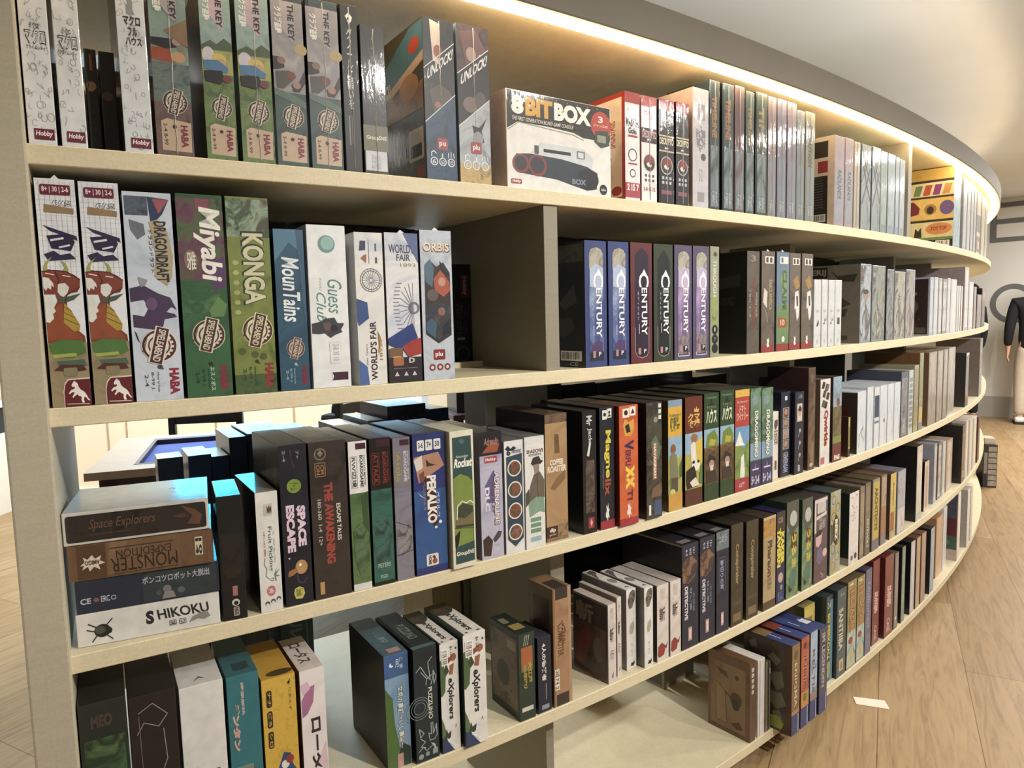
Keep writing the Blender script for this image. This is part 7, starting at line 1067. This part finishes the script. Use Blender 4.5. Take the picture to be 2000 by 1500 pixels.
r3(.162, .09, .231, 'white-topped far-side box behind the navy box with the green sticker', '#3b4350', '#c3ccd1', d=.18, cmds=[r('top_mark', .3, .4, .9, .8, '#3a2433', 'T')])
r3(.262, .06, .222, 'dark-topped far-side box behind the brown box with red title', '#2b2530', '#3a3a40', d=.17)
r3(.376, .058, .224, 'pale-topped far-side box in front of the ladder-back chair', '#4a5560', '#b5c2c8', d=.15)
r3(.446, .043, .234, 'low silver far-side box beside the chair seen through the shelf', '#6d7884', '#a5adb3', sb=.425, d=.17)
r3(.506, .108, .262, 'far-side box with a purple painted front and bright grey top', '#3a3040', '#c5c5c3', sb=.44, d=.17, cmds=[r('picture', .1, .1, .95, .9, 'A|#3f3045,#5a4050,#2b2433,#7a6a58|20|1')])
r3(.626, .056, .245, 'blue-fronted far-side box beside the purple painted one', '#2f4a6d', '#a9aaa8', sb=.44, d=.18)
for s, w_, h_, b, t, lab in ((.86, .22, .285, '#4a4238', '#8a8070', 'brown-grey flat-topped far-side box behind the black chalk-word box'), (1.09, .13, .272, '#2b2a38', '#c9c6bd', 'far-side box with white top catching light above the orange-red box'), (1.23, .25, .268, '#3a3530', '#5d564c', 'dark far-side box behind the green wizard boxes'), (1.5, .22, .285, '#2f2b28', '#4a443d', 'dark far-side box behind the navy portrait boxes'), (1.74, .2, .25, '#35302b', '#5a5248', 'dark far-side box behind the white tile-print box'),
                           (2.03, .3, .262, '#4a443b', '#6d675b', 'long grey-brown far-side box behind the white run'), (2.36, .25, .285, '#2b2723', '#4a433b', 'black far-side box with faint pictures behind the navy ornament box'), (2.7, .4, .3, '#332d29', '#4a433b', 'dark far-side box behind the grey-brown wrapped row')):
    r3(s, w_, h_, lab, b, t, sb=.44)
def r4(*a, **k): return rear(4, *a, **k)
r4(.02, .16, .29, 'dark far-side box with faint white strokes behind the yellow box', '#1f2a28', '#26302e', sb=.43, cmds=[tx('side_text', '大戦略', .6, .5, .95, .75, '#5d6864', 0, .02)])
r4(.20, .075, .30, 'dull teal far-side box with pale vertical lettering behind the lotus box', '#3f5250', '#3f5250', sb=.4, d=.2, cmds=[tx('title', 'スキムル島', .25, .3, .7, .92, '#6d7f7a', -90, .03), ln('title', [(.8, .25), (.8, .95)], .03, '#6d7f7a')])
r4(.62, .09, .325, 'tan painted far-side box between the pale gap and the green one', '#8a7850', '#8a7850', sb=.45, d=.17, cmds=[r('picture', .03, .03, .97, .97, 'A|#8a7850,#97855c,#6d5f3f|14|.6')])
r4(.72, .055, .322, 'grey-green far-side box with ink marks, next to the tan painted one', '#6f745a', '#6f745a', sb=.45, d=.17, cmds=[tx('side_text', '森の', .3, .5, .7, .8, '#3f4433', -90, 0)])
r4(.785, .085, .322, 'navy far-side box with two pinkish emblems, beside the divider', '#26303f', '#26303f', sb=.45, d=.17, cmds=[el('emblem', .55, .66, .2, '#77626a'), el('emblem', .55, .66, .1, '#26303f'), el('emblem', .55, .42, .2, '#77626a'), el('emblem', .55, .42, .1, '#26303f')])
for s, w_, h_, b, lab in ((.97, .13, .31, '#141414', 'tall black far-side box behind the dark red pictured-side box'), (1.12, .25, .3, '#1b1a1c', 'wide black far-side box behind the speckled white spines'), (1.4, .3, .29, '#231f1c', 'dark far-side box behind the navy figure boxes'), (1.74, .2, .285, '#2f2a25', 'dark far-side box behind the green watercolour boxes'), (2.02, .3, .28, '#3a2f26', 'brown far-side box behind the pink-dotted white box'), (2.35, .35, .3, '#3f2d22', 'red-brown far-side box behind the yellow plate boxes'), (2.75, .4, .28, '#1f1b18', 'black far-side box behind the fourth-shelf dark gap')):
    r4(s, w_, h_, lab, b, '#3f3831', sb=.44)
def r5(*a, **k): return rear(5, *a, **k)
r5(1.14, .12, .13, 'small dark far-side box on the empty part of the bottom shelf', '#4a4038', '#5a5046', sb=.44, d=.14)
r5(1.42, .16, .2, 'greyish cream far-side box behind the sepia easel box', '#8a806d', '#958b76', sb=.34, d=.2, cmds=[r('side_panel', .05, .05, .95, .35, '#5d5548', 'L'), r('side_panel', .1, .5, .9, .9, '#a1977f', 'L')])
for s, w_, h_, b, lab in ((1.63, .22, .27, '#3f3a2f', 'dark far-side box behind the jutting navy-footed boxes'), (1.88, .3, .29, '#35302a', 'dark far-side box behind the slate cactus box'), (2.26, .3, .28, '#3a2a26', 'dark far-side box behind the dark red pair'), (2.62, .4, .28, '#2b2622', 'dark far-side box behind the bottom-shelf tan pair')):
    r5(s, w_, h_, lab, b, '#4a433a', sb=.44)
# dark side of the bottom bay, left below
# ------------------------------------------------------------------ letters on the wall
wall_letter('letter_e', [[(-.03, 1.988), (.032, 1.988), (.032, 2.425), (-.03, 2.425)], [(.032, 1.988), (.35, 1.988), (.35, 2.04), (.032, 2.04)], [(.032, 2.19), (.33, 2.19), (.33, 2.245), (.032, 2.245)], [(.032, 2.37), (.35, 2.37), (.35, 2.425), (.032, 2.425)]], 'large grey painted letter E high on the far white wall')
gp = []
N = 40
for i in range(N-4):
    a0 = math.radians(38+i*322/N*1.06); a1 = math.radians(38+(i+1)*322/N*1.06)
    gp.append([(.215+.22*math.cos(a0), 1.298+.22*math.sin(a0)), (.215+.22*math.cos(a1), 1.298+.22*math.sin(a1)), (.215+.163*math.cos(a1), 1.298+.163*math.sin(a1)), (.215+.163*math.cos(a0), 1.298+.163*math.sin(a0))])
gp.append([(.215, 1.247), (.435, 1.247), (.435, 1.307), (.215, 1.307)])
wall_letter('letter_g', gp, 'large grey painted letter G on the wall beside the person in black')
# ------------------------------------------------------------------ things on the floor
card = mesh('paper_slip', [(1.105, 2.245, .0006), (1.195, 2.215, .0006), (1.185, 2.165, .0006), (1.095, 2.20, .0006), (1.105, 2.245, .0016), (1.195, 2.215, .0022), (1.185, 2.165, .0014), (1.095, 2.20, .0014)], [(0, 1, 2, 3), (4, 7, 6, 5), (0, 4, 5, 1), (1, 5, 6, 2), (2, 6, 7, 3), (3, 7, 4, 0)], (plain('paper', '#e3dccf', .8),))
tag(card, 'small off-white paper slip lying on the wooden floor', 'paper')
dbx = empty('display_box', (3.315, 4.935, 0), math.radians(-18)); tag(dbx, 'dark box with rows of small pictures standing on the floor past the bookcase end', 'display box')
dk_m = plain('dark_card', '#33302d', .6)
solid('carton', 0, .085, 0, .16, 0, .305, dk_m, dbx, .002)
solid('top_tray', .008, .077, .02, .14, .305, .35, plain('pale_tray', '#b9aca0', .6), dbx, .006)
for i in range(7):
    solid('picture_card', .03, .081, -.0012, 0, .012+.041*i, .046+.041*i, M('A|#a39d94,#8a8279,#bdb7ac|60|1'), dbx)
solid('picture_card', .004, .025, -.0012, 0, .1, .25, M('A|#6d6560,#8f8780,#4f4843|60|1'), dbx)
# ------------------------------------------------------------------ game table and chairs behind the bookcase
tb = empty('game_table', (-1.57, 2.55, 0), math.radians(20)); tag(tb, 'wooden game table with sunken blue felt panels, seen through the third shelf', 'table')
tt = plain('table_wood', '#a08d7d', .45, .08, 8, (1, 8, 1)); dkw = plain('dark_wood', '#3a2730', .4, .1, 8); felt = plain('blue_felt', '#4a5b9c', .95, .06, 90)
bm = bmesh.new()
for a in ((0, .15, 0, .85), (.15, 1.35, 0, .10), (.15, 1.35, .75, .85), (1.2, 1.35, .10, .75)): add_box(bm, *a, .72, .75)
bm_mesh('table_top', bm, (tt,), tb)
bm = bmesh.new()
for a in ((.15, 1.2, .10, .115), (.15, 1.2, .70, .75), (.15, .165, .115, .70), (.60, .70, .115, .70), (1.185, 1.2, .115, .70)): add_box(bm, *a, .70, .7515)
bm_mesh('inner_rim', bm, (dkw,), tb)
solid('felt_panel', .165, .60, .115, .70, .70, .73, felt, tb); solid('felt_panel', .70, 1.185, .115, .70, .70, .73, felt, tb)
solid('apron', .05, 1.3, .04, .06, .60, .72, dkw, tb); solid('apron', .05, 1.3, .79, .81, .60, .72, dkw, tb)
for x in (.04, 1.25):
    for y in (.04, .75): solid('leg', x, x+.06, y, y+.06, 0, .72, dkw, tb)
chair_m = plain('black_wood', '#1b1b1f', .4, .1, 9)
def chair(loc, rz, label, sp=True):
    c = empty('wooden_chair', loc, rz); tag(c, label, 'chair', 'black chairs around the game table')
    solid('seat', -.2, .2, -.2, .2, .43, .46, chair_m, c, .006)
    for x in (-.19, .155):
        solid('leg', x, x+.035, -.19, -.155, 0, .43, chair_m, c)
        solid('leg', x, x+.035, .165, .2, 0, .835, chair_m, c, .004)
    solid('top_rail', -.156, .156, .17, .192, .755, .818, chair_m, c, .004)
    solid('lower_rail', -.156, .156, .17, .192, .54, .57, chair_m, c, .004)
    for i in range(4 if sp else 0): solid('spindle', -.11+.07*i, -.092+.07*i, .174, .188, .57, .756, chair_m, c)
    return c
chair((-1.62, 3.60, 0), math.radians(8), 'black wooden chair on the far side of the game table', False)
chair((-.74, 4.03, 0), math.radians(72), 'black ladder-back chair turned sideways with a black bag hanging on it')
bag = empty('black_bag', (-1.0, 4.08, .53), math.radians(72)); tag(bag, 'black bag hung at the back of the sideways chair', 'bag')
bagm = plain('black_cloth', '#17171a', .8, .1, 40)
bm = bmesh.new(); add_box(bm, -.13, .09, -.05, .05, -.05, .23, .02); bm_mesh('pouch', bm, (bagm,), bag)
bm = bmesh.new()
for i in range(14):
    a = PI*i/14; b_ = PI*(i+1)/14
    add_box(bm, -.02+.05*math.cos(a)-.008, -.02+.05*math.cos(a)+.008, -.008, .008, .23+.06*math.sin(a)-.012, .23+.06*math.sin(a)+.012)
bm_mesh('strap', bm, (bagm,), bag)
cab = empty('low_cabinet', (-4.9, 4.70, 0)); tag(cab, 'low white cabinet with a slot filled in dark along the back wall, left of the bookcase', 'cabinet')
solid('body', 0, 1.35, 0, .45, .0, .56, white_m, cab, .003); solid('slot', .02, 1.33, .03, .45, .56, .74, plain('slot_filler', '#2f3238', .7), cab); solid('top', 0, 1.35, 0, .45, .74, .77, white_m, cab, .003)  # slot is a solid block, coloured dark for the gap
box('pen', 'black case with a white label on the small table behind the bookcase', '#141416', '#141416', [r('publisher_mark', .78, .1, .98, .9, '#d5d5d5'), r('publisher_mark', .84, .35, .92, .75, '#26344a')], at=((-.30, 3.79, .775), math.radians(20), .42, .13), d=.2, name='black_case', group=None, cat='case')
cart = empty('side_table', (-.20, 3.80, 0), math.radians(20)); tag(cart, 'small dark side table under the black case behind the bookcase', 'table')
solid('table_top', -.14, .40, -.06, .30, .745, .774, dkw, cart, .004)
for x in (-.12, .34):
    for y in (-.04, .24): solid('leg', x, x+.04, y, y+.04, 0, .745, dkw, cart)
# ------------------------------------------------------------------ people
def skin_mesh(name, nodes, edges, mats, parent, root=0, sub=2):
    """one continuous surface grown round a chain of joints: nodes are (x, y, z, rx, ry)"""
    me = bpy.data.meshes.new(name); me.from_pydata([n[:3] for n in nodes], edges, [])
    o = link(name, me, mats, parent)
    sk = o.modifiers.new('skin', 'SKIN'); sk.use_smooth_shade = True
    if not me.skin_vertices: 
        raise RuntimeError('no skin layer')
    for v, n in zip(me.skin_vertices[0].data, nodes): v.radius = (n[3], n[4] if len(n) > 4 else n[3])
    me.skin_vertices[0].data[root].use_root = True
    sb_ = o.modifiers.new('sub', 'SUBSURF'); sb_.levels = sub; sb_.render_levels = sub
    dg = bpy.context.evaluated_depsgraph_get(); dg.update()
    nm = bpy.data.meshes.new_from_object(o.evaluated_get(dg)); nm.name = name
    o.modifiers.clear(); o.data = nm
    if not nm.materials:
        for m in mats: nm.materials.append(m)
    return o
skin_m = plain('skin', '#c99a82', .55, .04, 30); hair_m = plain('black_hair', '#17140f', .5, .15, 60)
jk_m = plain('black_jacket', '#15161a', .85, .12, 40); beige_m = plain('beige_trousers', '#b8ab98', .85, .05, 30); blackt_m = plain('black_trousers', '#141417', .85, .1, 30)
shoe_m = plain('white_shoe', '#dcd9d4', .6); sole_m = plain('black_sole', '#1a1a1a', .7); eye_m = plain('eye', '#16110e', .3); lip_m = plain('lip', '#a8645a', .5)
def person(name, loc, rz, label, Hh, trousers, long_coat=False):
    k = Hh/1.7
    P_ = empty(name, loc, rz); P_.scale = (k, k, k); tag(P_, label, 'person', 'people by the far wall')
    # faces -y; x to the person's left is +x
    n = [(0, 0, .93, .13, .10), (0, .005, 1.10, .125, .09), (0, .01, 1.28, .15, .10), (0, .012, 1.40, .12, .085), (0, .008, 1.465, .05, .052), (0, -.005, 1.52, .052, .055), (0, -.015, 1.58, .072, .088), (0, -.01, 1.645, .070, .085), (0, -.005, 1.685, .04, .05)]
    e = [(i, i+1) for i in range(8)]
    for sx in (-1, 1):
        b = len(n)
        n += [(sx*.175, .015, 1.385, .055, .055), (sx*.205, .02, 1.24, .045, .045), (sx*.225, .02, 1.10, .038, .038), (sx*.232, -.005, .97, .031, .031), (sx*.235, -.03, .86, .022, .026), (sx*.238, -.045, .80, .018, .034)]
        e += [(3, b)]+[(b+i, b+i+1) for i in range(5)]
        hb = b+5
        for q, (dy, ln_) in enumerate(((-.026, .066), (-.009, .078), (.009, .072), (.026, .058))):
            f = len(n)
            n += [(sx*.240, -.047+dy, .775, .0088), (sx*.239-sx*.004, -.050+dy*1.1, .775-ln_*.5, .0085), (sx*.232-sx*.010, -.052+dy*1.1, .775-ln_, .0072)]
            e += [(hb, f), (f, f+1), (f+1, f+2)]
        f = len(n)
        n += [(sx*.234, -.075, .815, .010), (sx*.232, -.092, .785, .0095), (sx*.230, -.098, .760, .008)]
        e += [(b+4, f), (f, f+1), (f+1, f+2)]
        b = len(n)
        n += [(sx*.085, 0, .87, .085, .085), (sx*.095, -.005, .66, .068, .07), (sx*.10, -.01, .48, .05, .052), (sx*.102, .01, .30, .048, .05), (sx*.105, .02, .10, .03, .034), (sx*.106, .015, .05, .03, .04)]
        e += [(0, b)]+[(b+i, b+i+1) for i in range(5)]
    skin_mesh('body', n, e, (skin_m,), P_)
    # jacket
    n = [(0, 0, .80 if not long_coat else .62, .165, .135), (0, 0, .95, .16, .125), (0, .005, 1.10, .155, .115), (0, .01, 1.28, .18, .125), (0, .012, 1.40, .14, .105), (0, .012, 1.455, .066, .066)]
    e = [(i, i+1) for i in range(5)]
    for sx in (-1, 1):
        b = len(n)
        n += [(sx*.18, .015, 1.39, .068, .068), (sx*.212, .02, 1.24, .062, .062), (sx*.232, .02, 1.10, .056, .056), (sx*.238, -.003, .97, .048, .048), (sx*.24, -.024, .885, .040, .042)]
        e += [(4, b)]+[(b+i, b+i+1) for i in range(4)]
    skin_mesh('jacket', n, e, (jk_m,), P_, 1)
    n = [(0, 0, .95, .135, .108), (0, 0, .86, .135, .11)]; e = [(0, 1)]
    for sx in (-1, 1):
        b = len(n)
        n += [(sx*.088, 0, .80, .098, .098), (sx*.098, -.004, .64, .082, .086), (sx*.103, -.008, .46, .072, .076), (sx*.105, .008, .28, .066, .070), (sx*.107, .015, .09, .058, .062)]
        e += [(1, b)]+[(b+i, b+i+1) for i in range(4)]
    skin_mesh('trousers', n, e, (trousers,), P_)
    for sx in (-1, 1):
        bm = bmesh.new(); add_box(bm, sx*.107-.045, sx*.107+.045, -.175, .075, .022, .085, .022)
        bm_mesh('shoe', bm, (shoe_m,), P_, True)
        bm = bmesh.new(); add_box(bm, sx*.107-.048, sx*.107+.048, -.18, .08, .0, .024, .006)
        bm_mesh('sole', bm, (sole_m,), P_)
    # hair cap
    bm = bmesh.new(); bmesh.ops.create_uvsphere(bm, u_segments=24, v_segments=16, radius=1)
    for v in list(bm.verts):
        x, y, z = v.co
        v.co = Vector((x*.088, .008+y*.106, 1.625+z*.088))
    bmesh.ops.delete(bm, geom=[v for v in bm.verts if v.co.y < -.055 and v.co.z < 1.655 or v.co.z < 1.555], context='VERTS')
    bm_mesh('hair', bm, (hair_m,), P_, True)
    bm = bmesh.new()
    for sx in (-1, 1):
        rr_ = bmesh.ops.create_uvsphere(bm, u_segments=8, v_segments=6, radius=.008); bmesh.ops.translate(bm, vec=(sx*.028, -.098, 1.605), verts=rr_['verts'])
    bm_mesh('eyes', bm, (eye_m,), P_, True)
    bm = bmesh.new(); rr_ = bmesh.ops.create_cone(bm, segments=8, radius1=.014, radius2=.005, depth=.035, cap_ends=True); bmesh.ops.translate(bm, vec=(0, -.106, 1.578), verts=rr_['verts']); bm_mesh('nose', bm, (skin_m,), P_, True)
    solid('mouth', -.02, .02, -.100, -.094, 1.540, 1.548, lip_m, P_)
    bm = bmesh.new()
    for sx in (-1, 1):
        rr_ = bmesh.ops.create_uvsphere(bm, u_segments=10, v_segments=8, radius=1)
        for v in rr_['verts']: v.co = Vector((sx*.082+v.co.x*.010, .0+v.co.y*.018, 1.59+v.co.z*.030))
    bm_mesh('ears', bm, (skin_m,), P_, True)
    return P_
person('person', (5.56, 7.55, 0), math.radians(150), 'person in black jacket, beige trousers and white shoes standing before the far wall', 1.60, beige_m)
person('person', (5.03, 7.82, 0), math.radians(200), 'person dressed all in black, mostly hidden behind the far end of the bookcase', 1.52, blackt_m, True)
